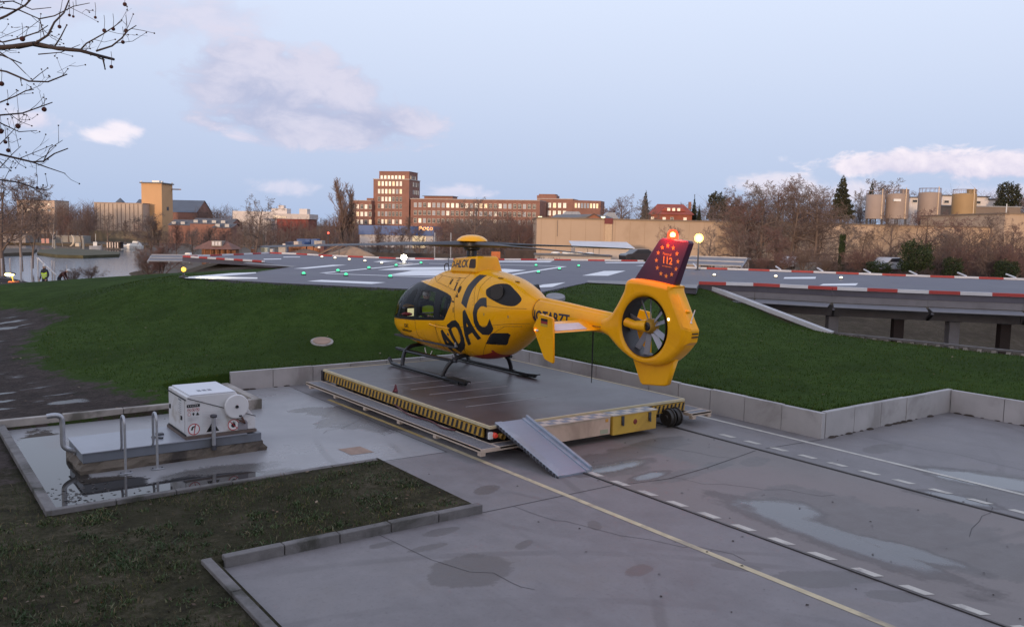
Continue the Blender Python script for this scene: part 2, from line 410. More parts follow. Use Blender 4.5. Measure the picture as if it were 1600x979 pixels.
def cells(name, xs, ys, test, m, kind='structure', smooth=True):
    X, Y = np.meshgrid(xs, ys); n, k = X.shape
    V = np.c_[X.ravel(), Y.ravel()]; Z = height(V); mudv = mudness(V)
    cx = (xs[1:] + xs[:-1]) / 2; cy = (ys[1:] + ys[:-1]) / 2; CX, CY = np.meshgrid(cx, cy); ok = test(CX, CY)
    idx = np.arange(n * k).reshape(n, k)
    q = np.stack([idx[:-1, :-1][ok], idx[:-1, 1:][ok], idx[1:, 1:][ok], idx[1:, :-1][ok]], 1)
    u, inv = np.unique(q, return_inverse=True); inv = inv.reshape(q.shape)
    P3_ = np.c_[V, Z][u]; inv0 = len(P3_); cnt = {}
    for f in inv:
        for a, b in zip(f, np.roll(f, -1)): cnt[(a, b)] = cnt.get((a, b), 0) + 1
    rim = [(a, b) for (a, b) in cnt if (b, a) not in cnt]; low = {}; ext = []; qs = inv.tolist()
    for a, b in rim:                          # a skirt, so that no edge of the ground hangs open
        for k_ in (a, b):
            if k_ not in low: low[k_] = inv0 + len(ext); ext.append(P3_[k_] - np.array([0, 0, 3.2]))
        qs.append([b, a, low[a], low[b]])
    mudv_ = np.r_[mudv[u], mudv[u][list(low)]] if low else mudv[u]
    if ext: P3_ = np.r_[P3_, np.array(ext)]
    me = bpy.data.meshes.new(name); me.from_pydata(P3_.tolist(), [], qs)
    at_ = me.attributes.new('mud', 'FLOAT', 'POINT'); at_.data.foreach_set('value', mudv_.astype(np.float32))
    me.materials.append(m); me.polygons.foreach_set('use_smooth', [smooth] * len(me.polygons))
    o = link(name, me); o['kind'] = kind; return o

def soil_material(name, grassy, far=False):
    m = bpy.data.materials.new(name); m.use_nodes = True; t = NT(m.node_tree); b = t.n['Principled BSDF']
    x = t.add('ShaderNodeTexCoord').outputs['Object']
    at_ = t.add('ShaderNodeAttribute', attribute_name='mud').outputs['Fac']
    n0 = t.noise(x, .35, 6, .6); n1 = t.noise(x, 2.2, 6, .65); n2 = t.noise(x, 14, 5, .7); n3 = t.noise(x, 60, 4, .7)
    g = t.ramp(t.math('ADD', t.math('MULTIPLY', n1, .55), t.math('MULTIPLY', n2, .45)), [(.36, grassy[0]), (.5, grassy[1]), (.64, grassy[2])])
    g = t.mix(t.smooth(n0, .42, .66), g, tuple(k * .72 for k in grassy[1]))
    s = t.ramp(t.math('ADD', t.math('MULTIPLY', n1, .5), t.math('MULTIPLY', n2, .5)), [(.35, (.022, .016, .014)), (.5, (.045, .033, .028)), (.68, (.090, .070, .062))])
    mk = t.smooth(t.math('ADD', at_, t.math('ADD', t.math('MULTIPLY', t.math('SUBTRACT', n1, .5), 2.6), t.math('MULTIPLY', t.math('SUBTRACT', n2, .5), .9))), -.25, .3)
    # standing water in the ruts of the track
    mp = t.add('ShaderNodeMapping'); mp.inputs['Rotation'].default_value = (0, 0, R(25)); mp.inputs['Scale'].default_value = (.45, 1.5, 1); t.link(x, mp.inputs[0])
    pw = t.noise(mp.outputs[0], 1.1, 4, .55)
    pud = t.math('MULTIPLY', t.smooth(t.math('SUBTRACT', at_, .5), .0, .6), t.smooth(pw, .565, .60))
    c = t.mix(mk, g, s); c = t.mix(pud, c, (.03, .028, .028)); t.link(c, b.inputs['Base Color'])
    t.link(t.math('SUBTRACT', t.math('SUBTRACT', .9, t.math('MULTIPLY', mk, .18)), t.math('MULTIPLY', pud, .66)), b.inputs['Roughness'])
    b.inputs['Specular IOR Level'].default_value = .08
    bn = t.add('ShaderNodeBump'); bn.inputs['Distance'].default_value = .12
    t.link(t.math('SUBTRACT', 1.0, t.math('MULTIPLY', pud, .97)), bn.inputs['Strength'])
    t.link(t.math('ADD', t.math('ADD', t.math('MULTIPLY', n1, .9), t.math('MULTIPLY', n2, .35)), t.math('MULTIPLY', n3, .15)), bn.inputs['Height']); t.link(bn.outputs[0], b.inputs['Normal'])
    MC[name] = m; return m
LAWN = [(.024, .046, .007), (.038, .070, .011), (.054, .090, .016)]
M_lawn = soil_material('lawn_turf', LAWN)
M_flawn = soil_material('worn_turf', [(.020, .017, .013), (.052, .048, .026), (.115, .095, .068)])
M_rough = soil_material('rough_ground', [(.05, .045, .025), (.085, .065, .045), (.12, .095, .07)])
xs = axis(-46, 40, .5, [1.8, 3.1, 5.2, 6.75, WX + .1, WX2 + .1]); ys = axis(-16, 46, .5, [9.95, 12.95, 18.8, WY + .1, WY2 + .1])
def hidden_pad(x, y):
    q = np.c_[np.ravel(x), np.ravel(y)]; r = in_poly(q, PP) & (seg_dist(q, PP) > 1.5); return r.reshape(np.shape(x))
def apron_ext(x, y): return ((x > 6.75) & (x < WX + .1) & (y < WY + .1) & (y > -30)) | ((x >= WX) & (x < WX2 + .1) & (y < WY2 + .1) & (y > -30)) | on_apron(x, y)
front = lambda x, y: (x < 6.75) & (y < 18.8) & (x > -46)
rb = [at(1100, 480, 30), at(1302, 520, 29), at(1620, 560, 24), at(1900, 600, 21), at(2300, 600, 40), at(1900, 500, 90), at(1080, 440, 60)]
RB = np.array([(p.x, p.y) for p in rb])
p0 = on(1100, 447, 1.95); p1 = on(1301, 523, .5); p2 = on(1450, 541, .5); p3 = on(1600, 557, .5); p4 = on(1900, 600, .5)
GUL = np.array([(p0.x, p0.y), (p1.x, p1.y), (p2.x, p2.y), (p3.x, p3.y), (p4.x, p4.y), (p4.x + 40, p4.y), (p0.x + 70, p0.y + 10)])
def gully(x, y): return in_poly(np.c_[np.ravel(x), np.ravel(y)], GUL).reshape(np.shape(x))
lawn_o = cells('lawn', xs, ys, lambda x, y: ~apron_ext(x, y) & ~front(x, y) & ~hidden_pad(x, y) & ~gully(x, y) & (y < 42), M_lawn)
front_o = cells('front_lawn', xs, ys, lambda x, y: front(x, y) & ~on_apron(x, y), M_flawn)
far_xs = axis(-130, 190, 2.0, [-46, 40]); far_ys = axis(-90, 190, 2.0, [-16, 42])
rough_o = cells('rough_ground', far_xs, far_ys, lambda x, y: ~((x > -46) & (x < 40) & (y > -16) & (y < 42)) , M_rough)
gul_o = cells('gully_ground', axis(24, 90, .6, []), axis(-20, 45, .6, []), lambda x, y: gully(x, y) & ((x > 24) & (y < 45)), M_rough)

# ---- far land and water
M_far = mat('far_soil', (.075, .062, .048), .95, var=.3, scale=.02)
s = MB(); s.box(-3000, -500, -6.6, 3000, 5500, -4.6); struct(s.build('ground', M_far))
WZ = -4.0
m = bpy.data.materials.new('canal_water'); m.use_nodes = True; t = NT(m.node_tree); b = t.n['Principled BSDF']
b.inputs['Base Color'].default_value = (.02, .024, .03, 1); b.inputs['Roughness'].default_value = .16; b.inputs['Specular IOR Level'].default_value = .35
bn = t.add('ShaderNodeBump'); bn.inputs['Strength'].default_value = .25; bn.inputs['Distance'].default_value = .1
t.link(t.noise(t.add('ShaderNodeTexCoord').outputs['Object'], .6, 4, .6), bn.inputs['Height']); t.link(bn.outputs[0], b.inputs['Normal'])
M_water = m
s = MB(); q = [at(-500, 400, 60), at(330, 400, 60), at(330, 400, 300), at(-500, 400, 300)]
s.add([(p.x, p.y, WZ) for p in q], [(0, 1, 2, 3)]); struct(s.build('water', M_water))
M_bank = mat('bank_soil', (.085, .068, .050), .95, var=.35, scale=.08)
def land(name, pts, ztop, m=M_bank):
    s = MB(); s.prism([(p.x, p.y) for p in pts], -5.0, ztop); return struct(s.build(name, m))
land('far_bank', [at(-700, 400, 285), at(150, 400, 262), at(232, 400, 258), at(238, 400, 255), at(2300, 400, 250), at(2900, 400, 900), at(1800, 400, 2600), at(-200, 400, 2600), at(-1200, 400, 900)], -3.3)
land('right_bank', [at(222, 400, 150), at(240, 400, 118), at(340, 400, 110), at(2300, 400, 120), at(2300, 400, 260), at(240, 400, 260), at(228, 400, 200)], -3.0)
isl = [on(62, 393, WZ), on(58, 398, WZ), on(90, 402, WZ), on(130, 403, WZ), on(186, 401, WZ), on(188, 397, WZ), on(150, 393.5, WZ), on(100, 391, WZ)]
M_isl = mat('island_grass', (.075, .070, .038), .95, var=.3, scale=.3)
land('island', isl, -3.45, M_isl)
land('left_bank', [on(-300, 440, WZ), on(-40, 402, WZ), on(50, 398, WZ), on(58, 392, WZ), on(-300, 386, WZ)], -3.4)

# ---- concrete apron
m = bpy.data.materials.new('apron_concrete'); m.use_nodes = True; t = NT(m.node_tree); b = t.n['Principled BSDF']
x = t.add('ShaderNodeTexCoord').outputs['Object']; sp = t.add('ShaderNodeSeparateXYZ'); t.link(x, sp.inputs[0]); X, Y = sp.outputs[0], sp.outputs[1]
a1 = t.noise(x, .55, 6, .6, .3); a2 = t.noise(x, 2.6, 7, .65, .2); a3 = t.noise(x, 18, 6, .7); a4 = t.noise(x, 110, 3, .6)
mp = t.add('ShaderNodeMapping'); mp.inputs['Scale'].default_value = (1.6, .25, 1); mp.inputs['Rotation'].default_value = (0, 0, R(38)); t.link(x, mp.inputs[0]); streak = t.noise(mp.outputs[0], 2.0, 5, .6, .6)
wob = t.math('ADD', t.math('MULTIPLY', t.math('SUBTRACT', a2, .5), 1.15), t.math('MULTIPLY', t.math('SUBTRACT', a1, .5), 1.0))
nwob = t.math('SUBTRACT', a1, .5)
def blob(px, py, rx, ry, rot=0):             # a patch on the concrete: place, half sizes in metres, turn
    c = on(px, py); cr, sr = math.cos(rot), math.sin(rot)
    dx = t.math('SUBTRACT', X, c.x); dy = t.math('SUBTRACT', Y, c.y)
    u = t.math('ADD', t.math('MULTIPLY', dx, cr / rx), t.math('MULTIPLY', dy, sr / rx))
    v = t.math('ADD', t.math('MULTIPLY', dx, -sr / ry), t.math('MULTIPLY', dy, cr / ry))
    return t.math('SUBTRACT', 1.0, t.math('SQRT', t.math('ADD', t.math('MULTIPLY', u, u), t.math('MULTIPLY', v, v))))
def blobs(l):
    m_ = None
    for q in l:
        k = blob(*q); m_ = k if m_ is None else t.math('MAXIMUM', m_, k)
    return t.math('ADD', m_, t.math('ADD', t.math('MULTIPLY', wob, .75), t.math('MULTIPLY', t.math('SUBTRACT', a3, .5), .35)))
base = t.ramp(t.math('ADD', t.math('MULTIPLY', a1, .5), t.math('MULTIPLY', a2, .5)), [(.34, (.148, .136, .136)), (.5, (.192, .178, .178)), (.66, (.236, .220, .220))])
base = t.mix(t.math('MULTIPLY', t.smooth(streak, .52, .72), .22), base, (.12, .11, .108))
base = t.mix(t.math('MULTIPLY', t.smooth(a3, .52, .72), .5), base, (.115, .105, .102)); base = t.mix(t.math('MULTIPLY', t.smooth(a4, .58, .74), .45), base, (.31, .295, .29)); base = t.mix(t.math('MULTIPLY', t.smooth(a1, .52, .68), .35), base, (.165, .14, .122))
# the newer pale slab beside the pit
slab = t.math('MULTIPLY', t.math('MULTIPLY', t.math('LESS_THAN', X, 8.2), t.math('GREATER_THAN', Y, 13.05)), 1.0)
base = t.mix(t.math('MULTIPLY', slab, .75), base, (.30, .30, .305))
base = t.mix(t.math('MULTIPLY', t.math('MULTIPLY', t.math('GREATER_THAN', X, 9.4), t.math('LESS_THAN', X, 13.35)), .5), base, (.185, .155, .135))
damp = t.smooth(blobs([(1010, 700, 1.5, .5, .1), (950, 725, .9, .8, 0), (1300, 800, 1.2, 1.6, 0), (1400, 820, 1.6, 1.1, -.7), (1530, 870, 1.3, .8, -.6), (735, 892, .62, .48, .2),
                       (1560, 760, 1.3, 1.1, 0), (1090, 735, 1.3, .25, .1), (600, 655, 1.6, 1.4, 0), (540, 640, 1.0, .6, 0), (1280, 905, .6, .3, -.7), (1330, 900, .5, .25, -.7), (690, 830, .4, .15, 0), (670, 855, .35, .12, 0), (760, 765, .35, .2, .5), (1000, 890, .3, .16, .2), (930, 820, .25, .12, 1), (1150, 885, .35, .14, -.8), (1400, 930, .4, .18, -.7), (600, 850, .25, .1, 0), (1180, 720, .5, .25, .2), (1380, 700, .7, .3, 0), (820, 850, .22, .1, .4), (480, 640, .5, .3, 0)]), .13, .24)
grn = t.smooth(blobs([(250, 770, 1.5, .35, 0), (330, 740, 1.3, .5, 0), (410, 745, .8, .5, 0)]), .0, .4)
pool_raw = t.math('ADD', blobs([(1300, 838, .46, 1.9, -.06), (1222, 797, .55, .6, 0), (960, 729, .95, .24, 0), (1015, 743, .5, .16, .1), (1555, 752, .5, 1.3, .3), (1490, 778, .3, .7, .3), (1420, 862, .25, .9, .1)]), t.math('MULTIPLY', t.math('SUBTRACT', streak, .5), .8)); pool = t.smooth(pool_raw, .02, .5); rim = t.smooth(pool_raw, -.22, .06)
pit = t.smooth(blobs([(75, 700, .45, 1.6, 0), (85, 740, .5, 1.6, 0), (95, 775, .6, 1.0, 0), (190, 775, 1.3, .5, 0), (270, 762, 1.0, .55, 0), (150, 760, .9, .6, 0), (330, 752, .8, .4, 0)]), -.05, .10)
pit = t.math('MULTIPLY', pit, t.math('MULTIPLY', t.math('LESS_THAN', X, 5.6), t.math('GREATER_THAN', Y, 12.9)))
c = t.mix(t.math('MULTIPLY', damp, .62), base, (.075, .062, .056))
c = t.mix(t.math('MULTIPLY', grn, .75), c, (.06, .055, .05))
c = t.mix(t.math('MULTIPLY', rim, .55), c, (.062, .052, .048)); c = t.mix(t.math('MULTIPLY', pool, .6), c, (.07, .072, .08))
c = t.mix(pit, c, (.028, .026, .025))
for ax_, ay_, r_, w_ in ((2.0, 1.0, 7.2, .11), (2.0, 1.0, 8.6, .11), (13.5, 12.5, 6.1, .09), (13.5, 12.5, 7.4, .09), (-3, 14, 12.4, .10)):
    dd_ = t.math('SQRT', t.math('ADD', t.math('POWER', t.math('ABSOLUTE', t.math('SUBTRACT', X, ax_)), 2), t.math('POWER', t.math('ABSOLUTE', t.math('SUBTRACT', Y, ay_)), 2)))
    tyre = t.math('MULTIPLY', t.smooth(t.math('ABSOLUTE', t.math('SUBTRACT', t.math('ADD', dd_, t.math('MULTIPLY', nwob, .25)), r_)), w_, w_ * .35), t.smooth(a1, .42, .62))
    c = t.mix(t.math('MULTIPLY', tyre, .30), c, (.07, .062, .06))
t.link(c, b.inputs['Base Color'])
film = t.math('MULTIPLY', slab, t.smooth(t.math('ADD', a1, t.math('MULTIPLY', a2, .3)), .5, .8))
ro = t.math('ADD', .60, t.math('MULTIPLY', t.math('SUBTRACT', a2, .5), .35))
ro = t.math('SUBTRACT', ro, t.math('MULTIPLY', damp, .16)); ro = t.math('SUBTRACT', ro, t.math('MULTIPLY', slab, .14)); ro = t.math('SUBTRACT', ro, t.math('MULTIPLY', film, .2))
ro = t.math('SUBTRACT', ro, t.math('MULTIPLY', pool, .44)); ro = t.math('SUBTRACT', ro, t.math('MULTIPLY', grn, .2))
ro = t.math('MAXIMUM', t.math('MULTIPLY', ro, t.math('SUBTRACT', 1.0, t.math('MULTIPLY', pit, .96))), .02)
t.link(ro, b.inputs['Roughness']); b.inputs['Specular IOR Level'].default_value = .5
bn = t.add('ShaderNodeBump'); bn.inputs['Distance'].default_value = .012
t.link(t.math('MULTIPLY', t.math('SUBTRACT', 1.0, t.math('MAXIMUM', pit, t.math('MULTIPLY', pool, .9))), .35), bn.inputs['Strength'])
t.link(t.math('ADD', t.math('MULTIPLY', a3, .8), t.math('MULTIPLY', a4, .5)), bn.inputs['Height']); t.link(bn.outputs[0], b.inputs['Normal'])
M_apron = m
s = MB()
for x0, y0, x1, y1 in [(6.75, -30, WX + .05, WY + .05), (WX + .05, -30, WX2 + .05, WY2 + .05), (3.1, -30, 6.75, 9.95), (1.8, 12.95, 6.75, 18.8), (5.2, 18.8, 6.75, WY + .05)]:
    s.add([(x0, y0, 0), (x1, y0, 0), (x1, y1, 0), (x0, y1, 0)], [(0, 1, 2, 3)])
struct(s.build('concrete_apron', M_apron))
# joints, lines
M_joint = mat('joint_tar', (.03, .028, .027), .8)
M_line = mat('worn_line', (.50, .475, .42), .7, var=.12, scale=5, dirt=(.30, .28, .26), dscale=2.2)
M_yline = mat('worn_yellow_line', (.52, .44, .28), .7, var=.15, scale=5, dirt=(.30, .26, .2), dscale=1.4)
def strip(s, a, b, wd, z):
    a, b = Vector((a[0], a[1], 0)), Vector((b[0], b[1], 0)); n = Vector((-(b - a).y, (b - a).x, 0)).normalized() * wd / 2
    q = [a - n, b - n, b + n, a + n]; s.add([(p.x, p.y, z) for p in q], [(0, 1, 2, 3)])
s = MB(); zz = .003
for a, b in [((6.85, 9.92), (9.4, 9.9)), ((9.5, 9.84), (10.4, 9.68)), ((10.4, 9.68), (11.4, 9.78)), ((11.4, 9.78), (12.4, 9.95)), ((12.4, 9.95), (13.2, 10.1)), ((8.2, 13.05), (8.2, 20.2)), ((6.75, 13.1), (8.2, 13.05)), ((13.5, 10.1), (15.1, 9.95))]: strip(s, a, b, .018, zz)
struct(s.build('slab_joints', M_joint))
s = MB(); rc = random.Random(9)
for x0, y0, dx, dy, n in ((10.4, 9.68, .3, -.35, 9), (12.4, 9.95, -.1, .4, 5), (5.2, 9.9, .12, -.4, 8), (7.4, 9.9, .2, -.42, 10), (15.9, 9.9, .1, -.5, 9), (11.9, 5.5, .35, .1, 7), (6.9, 15.5, .25, .2, 6)):
    p = (x0, y0)
    for i in range(n):
        q = (p[0] + dx * rc.uniform(.3, 1.2) + rc.uniform(-.12, .12), p[1] + dy * rc.uniform(.3, 1.2) + rc.uniform(-.12, .12)); strip(s, p, q, .007, zz + .0005); p = q
struct(s.build('cracks', M_joint))
s = MB(); strip(s, (8.40, -20), (8.40, 14.2), .10, .004); struct(s.build('yellow_line', M_yline))
s = MB(); strip(s, (8.40, 14.202), (8.36, 18.5), .09, .004); struct(s.build('yellow_line', mat('fresh_yellow_line', (.50, .36, .14), .7, var=.2, scale=6)))
s = MB(); strip(s, (14.68, -20), (14.62, 19.8), .10, .004); struct(s.build('white_line', M_line))
s = MB()
y = 11.3
while y > -12:
    for x0, sl_ in ((9.50, .1), (13.62, .1)):
        s.add([(x0 - .01, y - .27, .004), (x0 + .105, y - .33, .004), (x0 + .105, y - .01, .004), (x0 - .01, y + .05, .004)], [(0, 1, 2, 3)])
    y -= .62
struct(s.build('dashed_line', M_line))
s = MB(); s.add([(6.65, 13.75, .004), (7.08, 13.72, .004), (7.05, 14.22, .004), (6.62, 14.24, .004)], [(0, 1, 2, 3)])
tag(s.build('access_cover', mat('rust_cover', (.30, .21, .16), .8, var=.2, scale=8)), 'small square pinkish access cover flush in the pale slab', 'cover')

# ---- landing pad slab
m = bpy.data.materials.new('pad_asphalt'); m.use_nodes = True; t = NT(m.node_tree); b = t.n['Principled BSDF']
x = t.add('ShaderNodeTexCoord').outputs['Object']; n1 = t.noise(x, .25, 6, .6, .3); n2 = t.noise(x, 1.6, 6, .65)
t.link(t.ramp(t.math('ADD', t.math('MULTIPLY', n1, .6), t.math('MULTIPLY', n2, .4)), [(.35, (.070, .066, .086)), (.65, (.118, .112, .140))]), b.inputs['Base Color'])
t.link(t.math('ADD', .42, t.math('MULTIPLY', n1, .35)), b.inputs['Roughness']); M_asph = m
s = MB(); s.prism([(p.x, p.y) for p in pad_poly], PADZ - .22, PADZ); struct(s.build('landing_pad', M_asph))
M_gravel = mat('pale_gravel', (.27, .26, .26), .9, var=.25, scale=3)
s = MB()
edge = [(1089, 450.3), (988, 444.8), (918, 441.3), (847, 456.3), (700, 454.3), (590, 449.3), (430, 441.8)]
for a, b in zip(edge[:3], edge[1:3]):
    pa, pb = on(*a, PADZ), on(*b, PADZ); pa2, pb2 = on(a[0], a[1] - 5.5, PADZ), on(b[0], b[1] - 3.5, PADZ)
    s.add([(p.x, p.y, PADZ + .004) for p in (pa, pb, pb2, pa2)], [(0, 1, 2, 3)])
for a, b in (((379, 411), (457, 417.2)), ((399, 425), (457, 417.2))):
    pa, pb = on(*a, PADZ), on(*b, PADZ); d = Vector((FWD[0], FWD[1], 0)) * .9
    s.add([(p.x, p.y, PADZ + .004) for p in (pa, pb, pb + d, pa + d)], [(0, 1, 2, 3)])
struct(s.build('gravel_border', M_gravel))
mk = []
mk += [px6(q) for q in [[(100, 266), (340, 261), (590, 240), (590, 233), (430, 238)], [(100, 267), (130, 272), (320, 277), (598, 276), (600, 267), (340, 262)], [(835, 209), (920, 210), (1185, 185), (1095, 184)],
     [(925, 292), (1350, 310), (1445, 300), (1020, 283)], [(640, 145), (755, 143), (755, 148), (640, 150)], [(770, 131), (880, 131), (880, 134.5), (770, 135)], [(1360, 164), (1510, 148), (1600, 144), (1600, 150), (1430, 167)]]]
mk += [pxb(q) for q in [[(300, 606), (430, 592), (705, 590), (690, 603), (520, 607)], [(355, 632), (480, 609), (700, 605), (860, 606), (800, 640), (590, 636)], [(862, 603), (960, 600), (1075, 607), (960, 622), (862, 630)],
     [(1365, 635), (1480, 611), (1592, 610), (1500, 636)], [(1100, 700), (1160, 682), (1280, 670), (1210, 694)], [(300, 559), (430, 549), (690, 546), (720, 553), (560, 554)]]]
mk += [pxc(q) for q in [[(195, 155), (550, 154), (530, 163), (200, 161)], [(880, 163), (1200, 161), (1200, 167), (890, 168)], [(1080, 186), (1140, 180), (1300, 181), (1290, 187)]]]
mk += [[on(x, y, PADZ) for x, y in q] for q in [[(1224, 435.5), (1226, 433), (1275, 432.5), (1274, 435.5)], [(1280, 446), (1286, 443.5), (1341, 442.5), (1337, 446)]]]
s = MB()
for q in mk:
    ar = sum(q[i].x * q[(i + 1) % len(q)].y - q[(i + 1) % len(q)].x * q[i].y for i in range(len(q)))
    if ar < 0: q = q[::-1]
    s.add([(p.x, p.y, PADZ + .005) for p in q], [list(range(len(q)))])
struct(s.build('pad_markings', M_wline))
s = MB()
loop = [(498.7, 427.2), (662, 411.6), (884, 416), (757, 436)]
for i in range(4):
    a, b = on(*loop[i], PADZ), on(*loop[(i + 1) % 4], PADZ); d = (b - a).normalized() * .3
    strip(s, a + d, b - d, .32, PADZ + .009)
struct(s.build('pad_lines', M_wline))
# ================================================================== WALLS, KERBS, BRIDGE
def panel_wall(label, a, b, zt, n, thick=.12, side=1, gap=.014, foot=True):
    a, b = Vector((*a, 0)), Vector((*b, 0)); L = (b - a).length; d = (b - a) / L; nrm = Vector((-d.y, d.x, 0)) * side
    o = thing('retaining_wall', label, 'wall', a, math.atan2(d.y, d.x)); o['group'] = 'retaining walls round the lawn'
    s = MB(); sd_ = side; rnd = random.Random(n)
    for i in range(n):
        x0 = i * L / n + gap / 2; x1 = (i + 1) * L / n - gap / 2; dy = rnd.uniform(-.006, .006); dz = rnd.uniform(-.008, .008)
        y0, y1 = sorted((dy, dy + sd_ * thick)); s.box(x0, y0, -.05, x1, y1, zt + dz)
    s.build('panel_row', M_conc, o, bevel=.006)
    s = MB(); y0, y1 = sorted((sd_ * .02, sd_ * (thick - .02))); s.box(0.01, y0, -.05, L - .01, y1, zt - .03)
    s.build('joint_filler', M_joint, o)
    if foot:                                  # dark crumbs of soil and leaves along the foot
        s = MB(); x = .2
        while x < L:
            r = rnd.uniform(.02, .06)
            if rnd.random() < .55: s.ell((x, -sd_ * r * .5, .0), (r * 2.2, r, r * .6), 5)
            x += rnd.uniform(.06, .3)
        s.build('leaf_litter', mat('leaf_litter', (.04, .028, .02), .9, var=.3, scale=12), o)
    return o
panel_wall('long pale concrete panel wall running behind the platform to the apron corner', (WX, WY - .02), (WX, WY2), .53, 11, side=-1)
panel_wall('short concrete panel wall turning right from the apron corner below the lawn', (WX + .01, WY2), (WX2 + .11, WY2), .53, 5, side=1)
panel_wall('concrete panel wall at the right edge of the picture closing the apron', (WX2, WY2 - .004), (WX2, -8), .53, 15, side=1)
panel_wall('low concrete panel wall at the far left of the platform behind the white cabinet', (6.78, WY), (WX, WY), .45, 8, side=1)

def kerb(label, a, b, w_, h, n, side=1, m=M_kerb, wob=.004):
    a, b = Vector((*a, 0)), Vector((*b, 0)); L = (b - a).length; d = (b - a) / L
    o = thing('kerb', label, 'kerb', a, math.atan2(d.y, d.x), 'concrete kerbs round the beds'); s = MB(); rnd = random.Random(int(L * 100))
    for i in range(n):
        x0 = i * L / n + .006; x1 = (i + 1) * L / n - .006; dz = rnd.uniform(-wob, wob)
        y0, y1 = sorted((0, side * w_)); s.box(x0, y0, -.1, x1, y1, h + dz)
    s.build('kerb_stones', m, o, bevel=.012); return o
M_kpale = mat('pale_kerb', (.34, .31, .28), .9, var=.2, scale=3, bump=.4, dirt=(.13, .12, .10), dscale=1.2)
kerb('long dark concrete kerb between the puddled pit and the worn grass bed', (1.76, 12.93), (6.70, 12.93), .11, .13, 6, -1)
kerb('concrete kerb along the left side of the puddled pit', (1.70, 12.83), (1.70, 18.8), .14, .13, 5, -1)
M_kpale = mat('pale_kerb', (.34, .31, .28), .9, var=.2, scale=3, bump=.4, dirt=(.13, .12, .10), dscale=1.2)
kerb('pale stained kerb behind the white cabinet along the muddy track', (1.72, 18.82), (5.10, 18.82), .14, .20, 3, 1, M_kpale)
kerb('thin dark kerb on the right end of the worn grass bed', (6.68, 12.80), (6.68, 10.05), .07, .07, 3, 1)
kerb('dark concrete kerb along the near apron in front of the grass bed', (3.16, 10.03), (6.85, 10.03), .13, .13, 5, -1)
kerb('concrete kerb running to the bottom edge of the picture left of the near apron', (3.04, 10.03), (3.04, -3), .12, .12, 12, -1)

# light well behind the cabinet
o = thing('light_well', 'low concrete light well with a dark channel behind the white cabinet', 'light well', (5.3, 18.3, 0))
s = MB(); s.box(0, 0, -.02, 1.4, .16, .22); s.box(1.24, .162, -.02, 1.4, 2.28, .22); s.build('surround', M_kpale, o, bevel=.01)
s = MB(); s.box(0.0, .165, .0, 1.235, 2.28, .17); s.build('channel_cover', mat('dark_cover', (.05, .055, .06), .5), o)

# ---- bridge deck at the right: fascia, catch net frames, beam, columns
edge3 = [(1092, 444.5), (1180, 447), (1301, 453), (1450, 459), (1600, 464.5), (1800, 473)]
E3 = [on(x, y, PADZ) for x, y in edge3]
M_fas = mat('deck_fascia', (.20, .19, .20), .7, var=.15, scale=1.5)
o = thing('bridge_deck', 'grey bridge deck edge with sloping catch frames carried on columns over the gully', 'bridge deck', E3[0])
inv = -E3[0]
fa, be, net, br = MB(), MB(), MB(), MB()
for a, b in zip(E3[:-1], E3[1:]):
    a = a + inv; b = b + inv; d = (b - a).normalized(); n = Vector((d.y, -d.x, 0))      # n points to the viewer
    dz = Vector((0, 0, 1))
    fa.obox(a - n * .1 - dz * .27, b - n * .1 - dz * .27, .16, .42)
    be.obox(a - n * .35 - dz * .80, b - n * .35 - dz * .80, .26, .40)
    k = max(1, round((b - a).length / 2.6))
    for i in range(k):
        q0 = a + (b - a) * (i / k) + d * .05; q1 = a + (b - a) * ((i + 1) / k) - d * .05
        v = [q0 - dz * .50, q1 - dz * .50, q1 + n * .75 - dz * .58, q0 + n * .75 - dz * .58]
        net.add(v + [p - dz * .03 for p in v], [(0, 1, 2, 3), (7, 6, 5, 4), (0, 3, 7, 4), (3, 2, 6, 7), (2, 1, 5, 6), (1, 0, 4, 5)])
        MB().obox(q0 - n * .1 - dz * .95, q0 + n * .72 - dz * .66, .09, .10).build('bracket', M_dsteel, o)
fa.build('fascia', M_fas, o, bevel=.01); be.build('edge_beam', mat('beam_steel', (.13, .125, .135), .6, var=.12), o)
net.build('catch_net', mat('catch_net', (.22, .22, .24), .6, var=.1), o)
beam_line = [on(1301, 476, 1.1), on(1571, 494, 1.05)]
cols = [(1301, 0), (1404, 1), (1490, 0), (1571, 1)]
clab = {1301: 'pale grey column under the bridge deck nearest the white lawn beam', 1404: 'dark brown column under the bridge deck, left one of the two dark ones',
        1490: 'pale grey column under the bridge deck between two dark columns', 1571: 'dark brown column under the bridge deck nearest the right picture edge'}
def edge_at(px):
    for (x0, y0), (x1, y1) in zip(edge3[:-1], edge3[1:]):
        if x0 <= px <= x1: return on(px, y0 + (y1 - y0) * (px - x0) / (x1 - x0), PADZ)
for px, dark in cols:
    p = edge_at(px) + Vector((FWD[0], FWD[1], 0)) * .4
    q = at(px, 480, (p.x * FWD[0] + p.y * FWD[1]))
    o = thing('column', clab[px], 'column', (q.x, q.y, -2.8), HEAD, 'columns under the bridge deck')
    mm = mat('dark_timber', (.035, .024, .022), .8, var=.2) if dark else mat('grey_column', (.21, .205, .22), .7, var=.12)
    s = MB()
    if dark: s.box(-.19, -.15, 0, .19, .15, 3.78)
    else: s.box(-.19, -.19, 0, .19, -.16, 3.78); s.box(-.17, -.158, 0, .17, .158, 3.78); s.box(-.19, .16, 0, .19, .19, 3.78)
    s.build('shaft', mm, o, bevel=.008)
    s = MB(); s.box(-.26, -.24, 3.782, .26, .24, 3.82); s.build('head_plate', M_dsteel, o)
